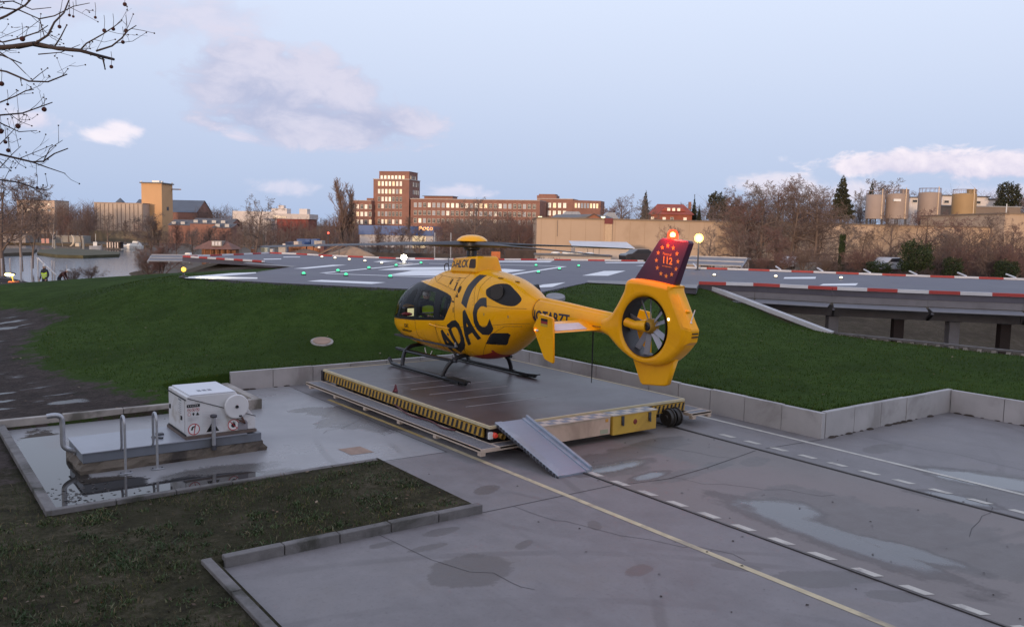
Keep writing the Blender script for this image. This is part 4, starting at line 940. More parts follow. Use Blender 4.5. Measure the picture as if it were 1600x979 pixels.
# signs on the long side
def signs():
    red = MB(); wht = MB(); blk = MB(); yel = MB()
    def ring(cx, cz, r, wd, mb):
        n = 28; vs = []; fs = []
        for k in range(n):
            a = 2 * math.pi * k / n
            for rr in (r, r - wd): vs.append((cx + rr * math.cos(a), -.0042, cz + rr * math.sin(a)))
        for k in range(n): i = 2 * k; j = 2 * ((k + 1) % n); fs.append((i, i + 1, j + 1, j))
        mb.add(vs, fs)
    def disc(cx, cz, r, mb, y=-.0030, n=28): mb.add([(cx + r * math.cos(2 * math.pi * k / n), y, cz + r * math.sin(2 * math.pi * k / n)) for k in range(n)], [list(range(n))])
    def bar(x0, z0, x1, z1, wd, mb, y=-.0046):
        d = Vector((x1 - x0, z1 - z0)).normalized(); n_ = Vector((-d.y, d.x)) * wd / 2
        mb.add([(x0 - n_.x, y, z0 - n_.y), (x1 - n_.x, y, z1 - n_.y), (x1 + n_.x, y, z1 + n_.y), (x0 + n_.x, y, z0 + n_.y)], [(0, 1, 2, 3)])
    for cx in (.12, .80):
        disc(cx, .165, .095, wht); ring(cx, .165, .10, .014, red)
    bar(.12 - .0, .075, .15, .255, .013, red); bar(.73, .235, .87, .095, .013, red)
    bar(.08, .15, .10, .20, .03, blk, -.0036); bar(.09, .20, .15, .22, .022, blk, -.0036); bar(.13, .12, .135, .2, .014, blk, -.0036)
    disc(.80, .155, .04, blk, -.0036); bar(.775, .17, .775, .215, .014, blk, -.0036); bar(.80, .17, .80, .225, .014, blk, -.0036); bar(.825, .17, .825, .215, .014, blk, -.0036)
    blk.add([(.33, -.003, .09), (.55, -.003, .09), (.44, -.003, .27)], [(0, 1, 2)]); yel.add([(.352, -.0036, .102), (.528, -.0036, .102), (.44, -.0036, .246)], [(0, 1, 2)])
    bar(.005, .575, .225, .575, .05, blk, -.003)
    for i, cx in enumerate((.045, .115, .185)):
        disc(cx, .505, .026, wht); ring(cx, .505, .03, .006, red); bar(cx - .02, .52, cx + .02, .49, .005, red); disc(cx, .505, .011, blk, -.0036)
    disc(.045, .43, .022, wht); ring(.045, .43, .026, .006, red); disc(.115, .435, .018, blk, -.0036); bar(.115, .405, .115, .43, .02, blk, -.0036)
    blk.add([(.155, -.003, .405), (.215, -.003, .405), (.185, -.003, .46)], [(0, 1, 2)]); yel.add([(.163, -.0036, .41), (.207, -.0036, .41), (.185, -.0036, .45)], [(0, 1, 2)])
    txt = MB()
    for k in range(5): bar(.02, .375 - k * .014, .02 + (.19, .17, .18, .13, .15)[k], .375 - k * .014, .005, txt, -.003)
    for k in range(10):
        z = .44 - k * .026; bar(.26, z, .58 if k < 6 else .56, z - .01, .004, txt, -.003)
    for f in wht.f[1:]: MB().add([wht.v[i] for i in f], [tuple(range(len(f)))]).build('sign', M_white, cb)
    g_ = MB().add([wht.v[i] for i in wht.f[0]], [tuple(range(len(wht.f[0])))]).build('sign', M_white, cb); red.build('sign_red', mat('sign_red', (.45, .03, .04), .5), g_); bk_ = {}
    for f in blk.f:
        cx = sum(blk.v[i][0] for i in f) / len(f); cz = sum(blk.v[i][2] for i in f) / len(f); kk = ('band' if cz > .54 else 'icons%d%d' % (int(cx / .08), cz > .47)) if cz > .39 else int(cx > .25) + int(cx > .62)
        bk_.setdefault(kk, MB()).add([blk.v[i] for i in f], [tuple(range(len(f)))])
    for mb in bk_.values(): mb.build('sign_pictogram', M_black, g_); yel.build('sign_yellow', mat('sign_yellow', (.62, .56, .22), .5), g_)
    txt.build('fine_print', mat('print_grey', (.46, .46, .47), .6), g_)
    me = text_mesh('EX', .10, offset=.004); me.transform(Matrix.Translation((.44, -.0044, .135)) @ Matrix.Rotation(R(90), 4, 'X')); me.materials.append(M_black); link('sign_text', me, g_)
    s2 = MB(); rr = random.Random(3)
    for k in range(6): bar(.035 + k * .03, .565, .035 + k * .03 + rr.uniform(-.006, .006), .587, .008, s2, -.0040)
    s2.build('sign_band_marks', M_white, g_)
signs()
# pipe post before the cabinet
q = on(337, 697, .2)
o = thing('pipe_post', 'short steel pipe post with a cap in front of the white cabinet', 'post', (q.x - .02, 14.84, .16)); s = MB(); s.lathe([(.035, 0), (.035, .55)], n=14); s.build('pipe', M_steel, o, smooth='auto')
s = MB(); s.lathe([(0, .60), (.05, .595), (.06, .575), (.055, .55), (.036, .545)], n=16); s.build('cap', M_dsteel, o, smooth=True); s = MB(); s.lathe([(.045, -.02), (.045, .06)], n=14); s.build('socket', M_dsteel, o)
# bent vent pipe at the left end
o = thing('vent_pipe', 'bent galvanised vent pipe rising from the left end of the plinth', 'pipe', (2.5, 15.55, 0))
s = MB(); s.tube(catmull([(.06, 0, .22), (-.06, 0, .27), (-.14, .0, .33), (-.16, .0, .42), (-.16, 0, .72), (-.18, 0, .83), (-.26, 0, .87), (-.38, .02, .86)], 6), .042, 14); s.build('pipe', M_steel, o, smooth='auto')
s = MB(); s.lathe([(.042, .02), (.065, .02), (.065, .0), (.042, 0)], c=(.0, 0, .24), axis='x', n=16); s.build('flange', M_steel, o)
# two hoop rails
for (bx_, lab) in ((3.09, 'left of the two galvanised hoop handrails bolted in front of the plinth'), (3.58, 'right of the two galvanised hoop handrails bolted in front of the plinth')):
    o = thing('hoop_rail', lab, 'handrail', (bx_, 14.60, 0)); s = MB()
    s.tube([(0, 0, 0), (0, 0, .80)] + [(0, .12 - .12 * math.cos(a), .80 + .12 * math.sin(a)) for a in np.linspace(.25, math.pi - .25, 8)] + [(0, .24, .80), (0, .24, .40), (.0, .28, .34), (.0, .33, .33)], .021, 12); s.build('hoop', M_steel, o, smooth='auto')
    s = MB(); s.cbox((0, 0, .012), (.20, .12, .016)); s.build('base_plate', M_steel, o, bevel=.003)
    for k in (-.075, .075):
        s = MB(); s.lathe([(0, .032), (.014, .032), (.016, .02)], c=(k, 0, 0), n=6); s.build('bolt', M_dsteel, o)
# leaves floating in the puddle
s = MB(); rnd = random.Random(11)
for k in range(170):
    if k < 110: c_ = on(rnd.gauss(108, 26), rnd.gauss(776, 12), .003)
    else: c_ = on(rnd.uniform(110, 260), rnd.uniform(752, 790), .003)
    if not (1.9 < c_.x < 4 and 13.1 < c_.y < 18.5): continue
    a = rnd.uniform(0, 6.28); L_ = rnd.uniform(.015, .045); u = Vector((math.cos(a), math.sin(a), 0)); v = Vector((-u.y, u.x, 0)) * rnd.uniform(.35, .7)
    s.add([c_ - u * L_, c_ + v * L_ * .8 + Vector((0, 0, .006)), c_ + u * L_, c_ - v * L_ * .8], [(0, 1, 2, 3)])
tag(s.build('wet_leaves', mat('wet_leaf', (.03, .02, .014), .5, var=.3)), 'scattered dark wet leaves floating in the pit puddle', 'leaves', kind='stuff')
# ================================================================== HELICOPTER (x forward, y to port, z up from the skids)
HR = R(90) + R(1.07)
hl = thing('rescue_helicopter', 'yellow rescue helicopter with big black letters and tail fin coloured with red strobe glow standing on the platform', 'helicopter', (11.506, 17.308, PZ + .012), HR)
sec = np.array([  # x, half width, bottom, top, widest height, upper exponent
 (3.16, .015, 1.08, 1.16, 1.12, 2.2), (3.10, .20, .93, 1.32, 1.12, 2.2), (2.94, .41, .79, 1.56, 1.10, 2.3), (2.62, .60, .66, 1.84, 1.10, 2.4), (2.2, .715, .57, 2.05, 1.12, 2.6), (1.8, .77, .51, 2.17, 1.15, 2.8),
 (1.4, .79, .48, 2.24, 1.2, 3.0), (1.12, .79, .46, 2.30, 1.25, 2.9), (.92, .79, .455, 2.43, 1.3, 2.5), (.6, .79, .45, 2.52, 1.35, 2.3), (.0, .79, .45, 2.56, 1.4, 2.25), (-.6, .785, .46, 2.57, 1.45, 2.25), (-1.0, .775, .50, 2.55, 1.5, 2.2),
 (-1.4, .74, .61, 2.50, 1.55, 2.2), (-1.8, .67, .80, 2.42, 1.62, 2.15), (-2.2, .54, 1.07, 2.28, 1.70, 2.1), (-2.5, .40, 1.31, 2.14, 1.75, 2.0), (-2.72, .30, 1.45, 2.05, 1.77, 2.0)])
S_ = catmull(sec, 6); NA = 84
bm = bmesh.new(); rings = []
for (x_, w_, zb, zt, zm, ne) in S_:
    ring = []
    for k in range(NA):
        a = 2 * math.pi * k / NA; c_, s_ = math.cos(a), math.sin(a); n_ = ne if s_ > 0 else 2.3
        yy = w_ * math.copysign(abs(c_) ** (2 / n_), c_); zz = zm + (zt - zm if s_ > 0 else zm - zb) * math.copysign(abs(s_) ** (2 / n_), s_)
        ring.append(bm.verts.new((x_, yy, zz)))
    rings.append(ring)
for a, b in zip(rings[:-1], rings[1:]):
    for k in range(NA): bm.faces.new((a[k], b[k], b[(k + 1) % NA], a[(k + 1) % NA]))
bm.faces.new(rings[0]); bm.faces.new(rings[-1][::-1])
bmesh.ops.recalc_face_normals(bm, faces=bm.faces)
F_frame = [(3.115, 1.12), (3.06, 1.33), (2.78, 1.72), (2.3, 2.04), (1.9, 2.135), (1.45, 2.15), (1.0, 2.12), (.45, 2.06), (-.05, 1.98), (-.22, 1.93), (-.30, 1.86), (-.27, 1.72), (-.06, 1.37), (.0, 1.34), (.4, 1.30), (1.2, 1.23), (2.2, 1.17)]
F_wind = [(3.05, 1.20), (3.0, 1.40), (2.75, 1.69), (2.35, 1.97), (1.95, 2.105), (1.80, 2.08), (2.10, 1.68), (2.38, 1.20)]
F_p1 = [(2.23, 1.235), (1.97, 1.64), (1.66, 1.94), (1.36, 2.01), (1.34, 1.30)]
F_p2 = [(1.20, 1.31), (1.18, 1.985), (.46, 1.97), (.42, 1.37)]
F_p3 = [(.18, 1.41), (.14, 1.86), (.09, 1.90), (-.03, 1.92), (-.20, 1.86), (-.25, 1.80), (-.08, 1.41)]
F_low = [(-1.46, .94), (-1.50, .98), (-1.70, 1.19), (-1.77, 1.22), (-2.12, 1.25), (-2.15, 1.21), (-1.96, .99), (-1.90, .95)]
F_str = [(-.70, 1.80), (-.76, 2.20), (-.87, 2.46), (-1.12, 2.46), (-1.00, 2.14), (-.93, 1.70)]
F_exh = catmull([(-1.44, 2.16), (-1.59, 2.28), (-1.87, 2.31), (-2.12, 2.21), (-2.36, 2.07), (-2.43, 1.97), (-2.33, 1.86), (-2.08, 1.86), (-1.81, 1.93), (-1.53, 2.03), (-1.44, 2.16)], 3)[:-1].tolist()
for poly in (F_frame, F_wind, F_p1, F_p2, F_p3, F_low, F_str, F_exh):
    xs_ = [p[0] for p in poly]; zs_ = [p[1] for p in poly]; bb = (min(xs_), max(xs_), min(zs_), max(zs_))
    k = len(poly)
    for i in range(k):
        (x1, z1), (x2, z2) = poly[i], poly[(i + 1) % k]
        fs = [f for f in bm.faces if not (max(v.co.x for v in f.verts) < bb[0] or min(v.co.x for v in f.verts) > bb[1] or max(v.co.z for v in f.verts) < bb[2] or min(v.co.z for v in f.verts) > bb[3])]
        g_ = list({v for f in fs for v in f.verts}) + list({e for f in fs for e in f.edges}) + fs
        bmesh.ops.bisect_plane(bm, geom=g_, dist=1e-5, plane_co=(x1, 0, z1), plane_no=(z2 - z1, 0, -(x2 - x1)))
bm.normal_update(); bm.verts.index_update()
bvh_body = BVHTree.FromBMesh(bm)
groups_ = {}
for f in bm.faces:
    c_ = f.calc_center_median(); p = (c_.x, c_.z); key = 'fuselage'
    if abs(c_.y) > .03:
        if inside(p, F_frame):
            key = 'window_frame'
            for nm, pl_ in (('windscreen', F_wind), ('door_window', F_p1), ('door_window2', F_p2), ('rear_window', F_p3)):
                if inside(p, pl_) and not (nm == 'windscreen' and abs(c_.y) < .05): key = nm
        elif inside(p, F_low): key = 'lower_window'
        elif inside(p, F_str): key = 'dark_panel'
        elif inside(p, F_exh): key = 'exhaust_recess'
    groups_.setdefault(key, []).append(f)
m = bpy.data.materials.new('cabin_glass'); m.use_nodes = True; t = NT(m.node_tree); t.n.remove(t.n['Principled BSDF'])
tr_ = t.add('ShaderNodeBsdfTransparent'); tr_.inputs[0].default_value = (.94, .96, .96, 1); gl_ = t.add('ShaderNodeBsdfGlossy'); gl_.inputs['Roughness'].default_value = .03; fr0 = t.add('ShaderNodeFresnel'); fr0.inputs[0].default_value = 1.45
ms_ = t.add('ShaderNodeMixShader'); t.link(t.math('MULTIPLY', fr0.outputs[0], .45), ms_.inputs[0]); t.link(tr_.outputs[0], ms_.inputs[1]); t.link(gl_.outputs[0], ms_.inputs[2]); t.link(ms_.outputs[0], t.n['Material Output'].inputs[0]); M_tint = m
mats_ = dict(fuselage=M_yel, window_frame=mat('window_black', (.010, .010, .012), .45, var=.1, spec=.25), windscreen=M_tint, door_window=M_tint, door_window2=M_tint, rear_window=M_tint,
             lower_window=mat('dark_glass', (.02, .022, .024), .1, var=.1), dark_panel=mat('stripe_black', (.016, .016, .018), .4, var=.1), exhaust_recess=mat('soot_black', (.012, .011, .011), .75, var=.2))
HP_ = {}
def split_part(name, faces, m_, parent, off=0.0, side=0):
    vm = {}; vs = []; ns = []; fs = []
    for f in faces:
        idx = []
        for v in f.verts:
            if v not in vm: vm[v] = len(vs); vs.append(v.co + v.normal * off); ns.append(v.normal.copy())
            idx.append(vm[v])
        fs.append(idx)
    me = bpy.data.meshes.new(name); me.from_pydata([tuple(v) for v in vs], [], fs); me.materials.append(m_); me.polygons.foreach_set('use_smooth', [True] * len(fs)); me.update()
    me.normals_split_custom_set_from_vertices([tuple(n) for n in ns])
    return link(name, me, parent)
for key, fs in groups_.items():
    nm = 'door_window' if key == 'door_window2' else key
    if key in ('fuselage', 'window_frame'): HP_[key] = split_part(nm, fs, mats_[key], hl)
    else:
        for sd_ in (1, -1):
            q = [f for f in fs if f.calc_center_median().y * sd_ > 0]
            if q: HP_[key] = split_part(nm, q, mats_[key], hl)
lin = [f for f in groups_['fuselage'] + groups_['window_frame'] if -.5 < f.calc_center_median().x < 3.0 and f.calc_center_median().z < 2.24]
split_part('cabin_lining', lin, mat('cabin_grey', (.07, .07, .075), .8), hl, -.03)
# raycast helper for markings on the port side
def drape(me, m_, name, parent, mapf, bvh=bvh_body, grid=.06, off=.004, ydir=-1):
    b_ = bmesh.new(); b_.from_mesh(me); bpy.data.meshes.remove(me)
    b_.normal_update()
    bmesh.ops.delete(b_, geom=[f for f in b_.faces if abs(f.normal.z) < .5], context='FACES') if any(abs(f.normal.z) < .5 for f in b_.faces) else None
    xs_ = [v.co.x for v in b_.verts]; ys_ = [v.co.y for v in b_.verts]; x0, x1, y0, y1 = min(xs_), max(xs_), min(ys_), max(ys_)
    for v in b_.verts: v.co.x = (v.co.x - x0) / (x1 - x0); v.co.y = (v.co.y - y0) / (y1 - y0)
    for ax in (0, 1):
        t_ = grid
        while t_ < 1:
            co = [0, 0, 0]; no = [0, 0, 0]; co[ax] = t_; no[ax] = 1
            bmesh.ops.bisect_plane(b_, geom=b_.verts[:] + b_.edges[:] + b_.faces[:], dist=1e-6, plane_co=co, plane_no=no); t_ += grid
    for v in b_.verts:
        X_, Z_ = mapf(v.co.x, v.co.y); h_ = bvh.ray_cast(Vector((X_, -3 * ydir, Z_)), Vector((0, ydir, 0)))
        if h_[0] is None:
            h_ = bvh.find_nearest(Vector((X_, -.5 * ydir, Z_)))
        n_ = h_[1]
        if n_.y * ydir > 0: n_ = -n_
        v.co = h_[0] + n_ * off
    mm = bpy.data.meshes.new(name); b_.to_mesh(mm); b_.free(); mm.materials.append(m_); mm.polygons.foreach_set('use_smooth', [True] * len(mm.polygons))
    return link(name, mm, parent)
def quadmap(BL, BR, TL, TR):
    return lambda s_, t_: tuple((1 - t_) * ((1 - s_) * BL[i] + s_ * BR[i]) + t_ * ((1 - s_) * TL[i] + s_ * TR[i]) for i in (0, 1))
M_let = mat('letter_black', (.013, .013, .015), .35, var=0)
fus = HP_['fuselage']
drape(text_mesh('ADAC', 1, offset=.042, spacing=1.02), M_let, 'lettering', fus, quadmap((.12, .40), (-1.84, 1.25), (.36, .95), (-1.53, 2.06)), grid=.035)
drape(text_mesh('ADAC', 1, offset=.02), M_let, 'lettering', fus, quadmap((1.86, .985), (1.62, .985), (1.86, 1.09), (1.62, 1.09)), grid=.2)
drape(text_mesh('Luftrettung', 1, offset=.02), M_let, 'lettering', fus, quadmap((2.03, .85), (1.50, .86), (2.03, .965), (1.50, .965)), grid=.1)
drape(text_mesh('Christoph', 1), M_let, 'lettering', fus, quadmap((1.95, .735), (1.55, .725), (1.95, .80), (1.55, .79)), grid=.1)
# fine seams, hinges, vents on the body
def seam(pts, name='panel_seam', r=.004, m_=None, par=None):
    P = []
    for a, b in zip(pts[:-1], pts[1:]):
        for t_ in np.linspace(0, 1, 9)[:-1]: P.append((a[0] + (b[0] - a[0]) * t_, a[1] + (b[1] - a[1]) * t_))
    P.append(pts[-1]); Q = []
    for x_, z_ in P:
        h_ = bvh_body.ray_cast(Vector((x_, 3, z_)), Vector((0, -1, 0)))
        if h_[0] is not None: Q.append(h_[0] + h_[1] * .001)
    return MB().tube(Q, r, 5).build(name, m_ or mat('seam_brown', (.12, .055, .01), .7, var=0), par or fus)
seam([(1.28, 1.22), (1.26, .86), (1.22, .80), (.43, .72), (.36, .78), (.36, 1.18)])
seam([(.36, 1.22), (.0, 1.2), (-.6, 1.24), (-1.3, 1.32), (-2.2, 1.46), (-2.62, 1.5)])
seam([(-.55, 2.5), (-.45, 2.2), (-.4, 1.9), (-.5, 1.4)])
seam([(1.0, 2.36), (.6, 2.2), (.0, 2.12), (-.38, 2.05)])
seam([(-1.3, 2.44), (-1.22, 2.2), (-1.28, 1.9), (-1.5, 1.82), (-2.1, 1.8), (-2.6, 1.82)])
seam([(-1.02, .55), (-1.3, .78), (-1.75, 1.2), (-2.1, 1.40), (-2.45, 1.42)])
seam([(1.22, .74), (.42, .66)], 'door_step', .016, M_yel)
seam([(.62, 1.19), (.30, 1.16)], 'slide_rail', .022, M_yel); seam([(.30, 1.16), (-.25, 1.17)], 'slide_rail', .012, M_yel)
for q in ([(-.95, 2.47), (-1.15, 1.95), (-1.3, 1.5), (-1.25, 1.3)], [(.36, 1.22), (.3, .85), (.36, .5)], [(-.6, 1.24), (-.62, .9), (-.5, .5)], [(1.28, 1.22), (2.2, 1.16), (2.95, 1.1)], [(1.05, 2.40), (.55, 2.36), (.1, 2.34), (-.5, 2.36)], [(.6, 2.22), (.55, 2.36)], [(0, 2.13), (.06, 2.34)]): seam(q)
rv = MB(); rr_ = random.Random(6)                              # rows of flush fasteners along the seams
for q in ([(-.90, 2.46), (-1.10, 1.95), (-1.25, 1.5)], [(-1.35, 2.44), (-1.36, 2.3)], [(-1.3, 1.27), (-2.2, 1.41), (-2.6, 1.46)], [(.95, 2.33), (.0, 2.09), (-.36, 2.02)], [(-.5, 2.45), (-.40, 2.2), (-.35, 1.9), (-.45, 1.4)], [(-2.0, 2.32), (-2.45, 2.1)], [(-1.4, 2.46), (-1.9, 2.38)], [(.30, 1.0), (.31, .6)]):
    for a, b in zip(q[:-1], q[1:]):
        n_ = max(2, int(math.hypot(a[0] - b[0], a[1] - b[1]) / .07))
        for k in range(n_):
            h_ = bvh_body.ray_cast(Vector((a[0] + (b[0] - a[0]) * k / n_, 3, a[1] + (b[1] - a[1]) * k / n_)), Vector((0, -1, 0)))
            if h_[0] is not None: rv.ell(h_[0], (.007, .007, .007), 3)
o_ = rv.build('fasteners', mat('rivet_brown', (.16, .075, .01), .5, var=0), fus); o_['kind'] = 'stuff'
def spot(pts, name, m_):
    drape(poly_mesh([pts]), m_, name, fus, lambda s_, t_: (min(p[0] for p in pts) + s_ * (max(p[0] for p in pts) - min(p[0] for p in pts)), min(p[1] for p in pts) + t_ * (max(p[1] for p in pts) - min(p[1] for p in pts))), grid=.25, off=.003)
M_vent = mat('vent_brown', (.03, .018, .006), .7, var=0)
def circ(cx, cz, rx_, rz_=None, n=14): return [(cx + rx_ * math.cos(2 * math.pi * k / n), cz + (rz_ or rx_) * math.sin(2 * math.pi * k / n)) for k in range(n)]
for cx, cz, r_ in ((-.28, 2.29, .06), (-.42, 1.62, .045)):
    for j in range(4): spot([(cx - r_ * .9, cz - r_ + j * r_ * .6), (cx + r_ * .9, cz - r_ + j * r_ * .6), (cx + r_ * .9, cz - r_ * .72 + j * r_ * .6), (cx - r_ * .9, cz - r_ * .72 + j * r_ * .6)], 'vent', M_vent)
spot(circ(-.50, 2.10, .055, .085), 'filler_cap', M_vent)
for q in ([(.02, 2.20), (.0, 2.32), (-.05, 2.30), (-.05, 2.18)], [(-.27, 2.06), (-.27, 2.22), (-.33, 2.24), (-.33, 2.06)], [(-.42, 1.92), (-.47, 2.02), (-.53, 1.92)], [(-.30, 1.80), (-.30, 1.83), (-.42, 1.82), (-.42, 1.79)]): spot(q, 'vent', M_vent)
spot(circ(-.15, 1.02, .035), 'port_mark', mat('mark_blue', (.03, .03, .08), .5))
for cx, cz in ((-1.0, 1.0), (-.9, 1.35), (-1.55, 1.62), (-2.2, 1.62)): spot(circ(cx, cz, .02, .035), 'fastener', mat('fastener', (.5, .3, .06), .4))
# belly patch in red
bb_ = [f for f in groups_['fuselage'] if -1.55 < f.calc_center_median().x < -.75 and f.normal.z < -.35 and abs(f.calc_center_median().y) < .42]
split_part('belly_panel', bb_, mat('belly_red', (.42, .035, .02), .45), hl, .003)
# exhaust pipes
for sd_ in (1, -1):
    s = MB(); c_ = Vector((-1.78, .46 * sd_, 2.10)); d = Vector((-.42, .86 * sd_, .18)).normalized()
    s.tube([c_ - d * .1, c_ + d * .16, c_ + d * .161, c_ - d * .05], [.165, .165, .150, .145], 24, cap=False); s.build('exhaust_pipe', mat('exhaust_steel', (.02, .018, .017), .35, metal=.4), hl, smooth='auto')
# top vents on the cowl
for x_, y_ in ((-1.55, .28), (-1.95, .12)):
    h_ = bvh_body.ray_cast(Vector((x_, y_, 4)), Vector((0, 0, -1))); s = MB(); s.ell(h_[0], (.10, .045, .012), 6); s.build('cowl_vent', mat('vent_ochre', (.22, .12, .02), .6), hl, smooth=True)
# mast fairing with registration
s = MB(); fz = [(.36, 2.45), (.34, 2.73), (.27, 2.80), (-.60, 2.87), (-.67, 2.84), (-.74, 2.48)]
vs = []; nf_ = len(fz)
for sd_ in (1, -1):
    for x_, z_ in fz: vs.append((x_, sd_ * (.40 - .26 * max(0, z_ - 2.5)), z_))
s.add(vs, [list(range(nf_)), [nf_ + i for i in range(nf_)][::-1]] + [[i, nf_ + i, nf_ + (i + 1) % nf_, (i + 1) % nf_] for i in range(nf_)])
fr_ = s.build('mast_fairing', M_yel, hl, bevel=.05, seg=3)
dg = bpy.context.evaluated_depsgraph_get(); dg.update(); tm_ = fr_.evaluated_get(dg).to_mesh(); tb = bmesh.new(); tb.from_mesh(tm_); bvh_f = BVHTree.FromBMesh(tb); tb.free()
drape(text_mesh('D-HLCK', 1, offset=.03), M_let, 'lettering', fr_, quadmap((.34, 2.55), (-.38, 2.60), (.33, 2.73), (-.37, 2.79)), bvh_f, grid=.2)
drape(poly_mesh([[(0, .1), (.08, 0), (.9, 0), (1, .15), (.93, .9), (.85, 1), (.12, 1), (0, .85)]]), mat('grille_dark', (.05, .03, .02), .7, var=.3, scale=40), 'grille', fr_, quadmap((-.42, 2.59), (-.69, 2.59), (-.42, 2.80), (-.65, 2.81)), bvh_f, grid=.25)
for y_ in (.25, -.05):
    s = MB(); s.tube(catmull([(.78, y_, 2.46), (.80, y_, 2.60), (.66, y_, 2.64), (.6, y_, 2.5)], 4), .014, 6); s.build('grab_handle', M_dsteel, hl)
s = MB(); s.tube([(.55, .30, 2.4), (.55, .30, 2.98)], .006, 5); s.build('whip_aerial', M_dsteel, hl)
# rotor
s = MB(); s.lathe([(.13, 2.75), (.12, 2.98), (.20, 3.02), (.20, 3.14), (0, 3.14)], n=20); s.build('rotor_mast', M_black, hl, smooth='auto')
rt = MB(); rt.lathe([(0, 3.05), (.30, 3.06), (.34, 3.10), (.34, 3.17), (.28, 3.20), (0, 3.20)], n=28); rh = rt.build('rotor_head', M_black, hl, smooth='auto')
s = MB(); s.lathe([(.365, 3.205), (.372, 3.215), (.34, 3.26), (.25, 3.32), (.12, 3.352), (0, 3.358)], n=40); s.lathe([(.365, 3.205), (0, 3.21)], n=40); s.build('rotor_cap', M_yel, rh, smooth='auto')
vdir = math.atan2(RGT[1], RGT[0]) - HR
for k in range(4):
    a = vdir + R(34) + k * math.pi / 2; s = MB(); u = Vector((math.cos(a), math.sin(a), 0)); v = Vector((-u.y, u.x, 0)); vs = []; fs = []
    st_ = [(.22, .15, .15), (.5, .14, .13), (.9, .12, .11), (1.3, .14, .07), (1.7, .145, .04), (3.0, .145, .026), (4.7, .145, .022), (5.02, .12, .018), (5.1, .06, .012)]
    for r_, hw, th_ in st_:
        z_ = 3.135 - .010 * (r_ / 5) ** 2 * 9
        for yy, zz in ((-hw, -.1), (-hw * .55, .45), (hw * .3, .5), (hw, 0), (hw * .3, -.5), (-hw * .55, -.45)): vs.append(u * r_ + v * yy + Vector((0, 0, z_ + zz * th_ - yy * .10)))
    nn = len(st_)
    for i in range(nn - 1):
        for j in range(6): fs.append((i * 6 + j, i * 6 + (j + 1) % 6, (i + 1) * 6 + (j + 1) % 6, (i + 1) * 6 + j))
    fs += [list(range(6))[::-1], [(nn - 1) * 6 + j for j in range(6)]]; s.add(vs, fs); s.build('rotor_blade', mat('blade_grey', (.05, .052, .06), .5, var=.1), hl, smooth='auto')
# tail boom
s = MB(); vs = []; bs = [(-2.55, .30, .295, 1.745), (-2.72, .275, .285, 1.745), (-3.5, .235, .25, 1.735), (-4.3, .195, .215, 1.715), (-5.0, .16, .185, 1.70)]; NB = 32
base_ = 0; fs = []
for x_, hy, hz, zc in bs:
    for k in range(NB):
        a = 2 * math.pi * k / NB; vs.append((x_, hy * math.copysign(abs(math.cos(a)) ** .85, math.cos(a)), zc + hz * math.copysign(abs(math.sin(a)) ** .85, math.sin(a))))
for i in range(len(bs) - 1):
    for k in range(NB): fs.append((i * NB + k, i * NB + (k + 1) % NB, (i + 1) * NB + (k + 1) % NB, (i + 1) * NB + k))
s.add(vs, fs); bo = s.build('tail_boom', M_yel, hl, smooth=True)
tb = bmesh.new(); tb.from_mesh(bo.data); bvh_b = BVHTree.FromBMesh(tb); tb.free()
drape(text_mesh('NOTARZT', 1, offset=.03), mat('letter_navy', (.014, .016, .035), .35, var=0), 'lettering', bo, quadmap((-2.63, 1.56), (-3.86, 1.60), (-2.63, 1.815), (-3.86, 1.80)), bvh_b, grid=.1)
s = MB(); vs = []; fs = []
for x_, hy, z0, z1 in [(-2.5, .15, 1.99, 2.09), (-2.75, .13, 1.97, 2.07), (-3.6, .115, 1.92, 2.02), (-4.4, .10, 1.86, 1.96), (-4.95, .09, 1.83, 1.93)]:
    for k in range(9):
        a = math.pi * k / 8; vs.append((x_, hy * math.cos(a), z0 - .05 + (z1 - z0 + .05) * math.sin(a) ** .7))
for i in range(4):
    for k in range(8): fs.append((i * 9 + k, i * 9 + k + 1, (i + 1) * 9 + k + 1, (i + 1) * 9 + k))
s.add(vs, fs); s.build('shaft_cover', M_yel, hl, smooth=True)
for zz, yy in ((1.958, .135), (1.63, .265)):
    s = MB(); s.tube([(-2.62, yy, zz), (-4.95, yy * .62, zz - .10 * (1 if zz > 1.9 else -.1))], .006, 5); s.build('boom_seam', mat('seam_red', (.10, .03, .015), .6), bo)
s = MB()
for r_ in (1.0,):
    s.tube([(-2.74, .285 * math.cos(a), 1.745 + .295 * math.sin(a)) for a in np.linspace(0, 2 * math.pi, 33)], .008, 5)
s.build('boom_joint', mat('seam_red', (.10, .03, .015), .6), bo)
# fenestron shroud, fin, bumper
TX = Matrix.Rotation(R(90), 4, 'X')
DC, DR = (-5.905, 1.765), .555
sh = catmull([(-4.72, 1.80), (-4.95, 1.88), (-5.14, 2.10), (-5.32, 2.38), (-5.50, 2.64), (-6.50, 2.58), (-6.58, 2.46), (-6.88, 1.92), (-6.92, 1.76), (-6.90, 1.58), (-6.80, 1.42), (-6.55, 1.20), (-6.25, 1.08), (-5.95, 1.06), (-5.62, 1.11), (-5.25, 1.27), (-4.95, 1.47), (-4.72, 1.56), (-4.72, 1.80)], 4)[:-1].tolist()
hole = [(DC[0] + DR * math.cos(2 * math.pi * k / 56), DC[1] + DR * math.sin(2 * math.pi * k / 56)) for k in range(56)]
me = poly_mesh([sh, hole], extrude=.10, bevel=.10, off=-.10, bres=4); me.transform(TX); me.materials.append(M_yel); me.polygons.foreach_set('use_smooth', [True] * len(me.polygons)); me.set_sharp_from_angle(angle=R(35)); link('tail_shroud', me, hl)
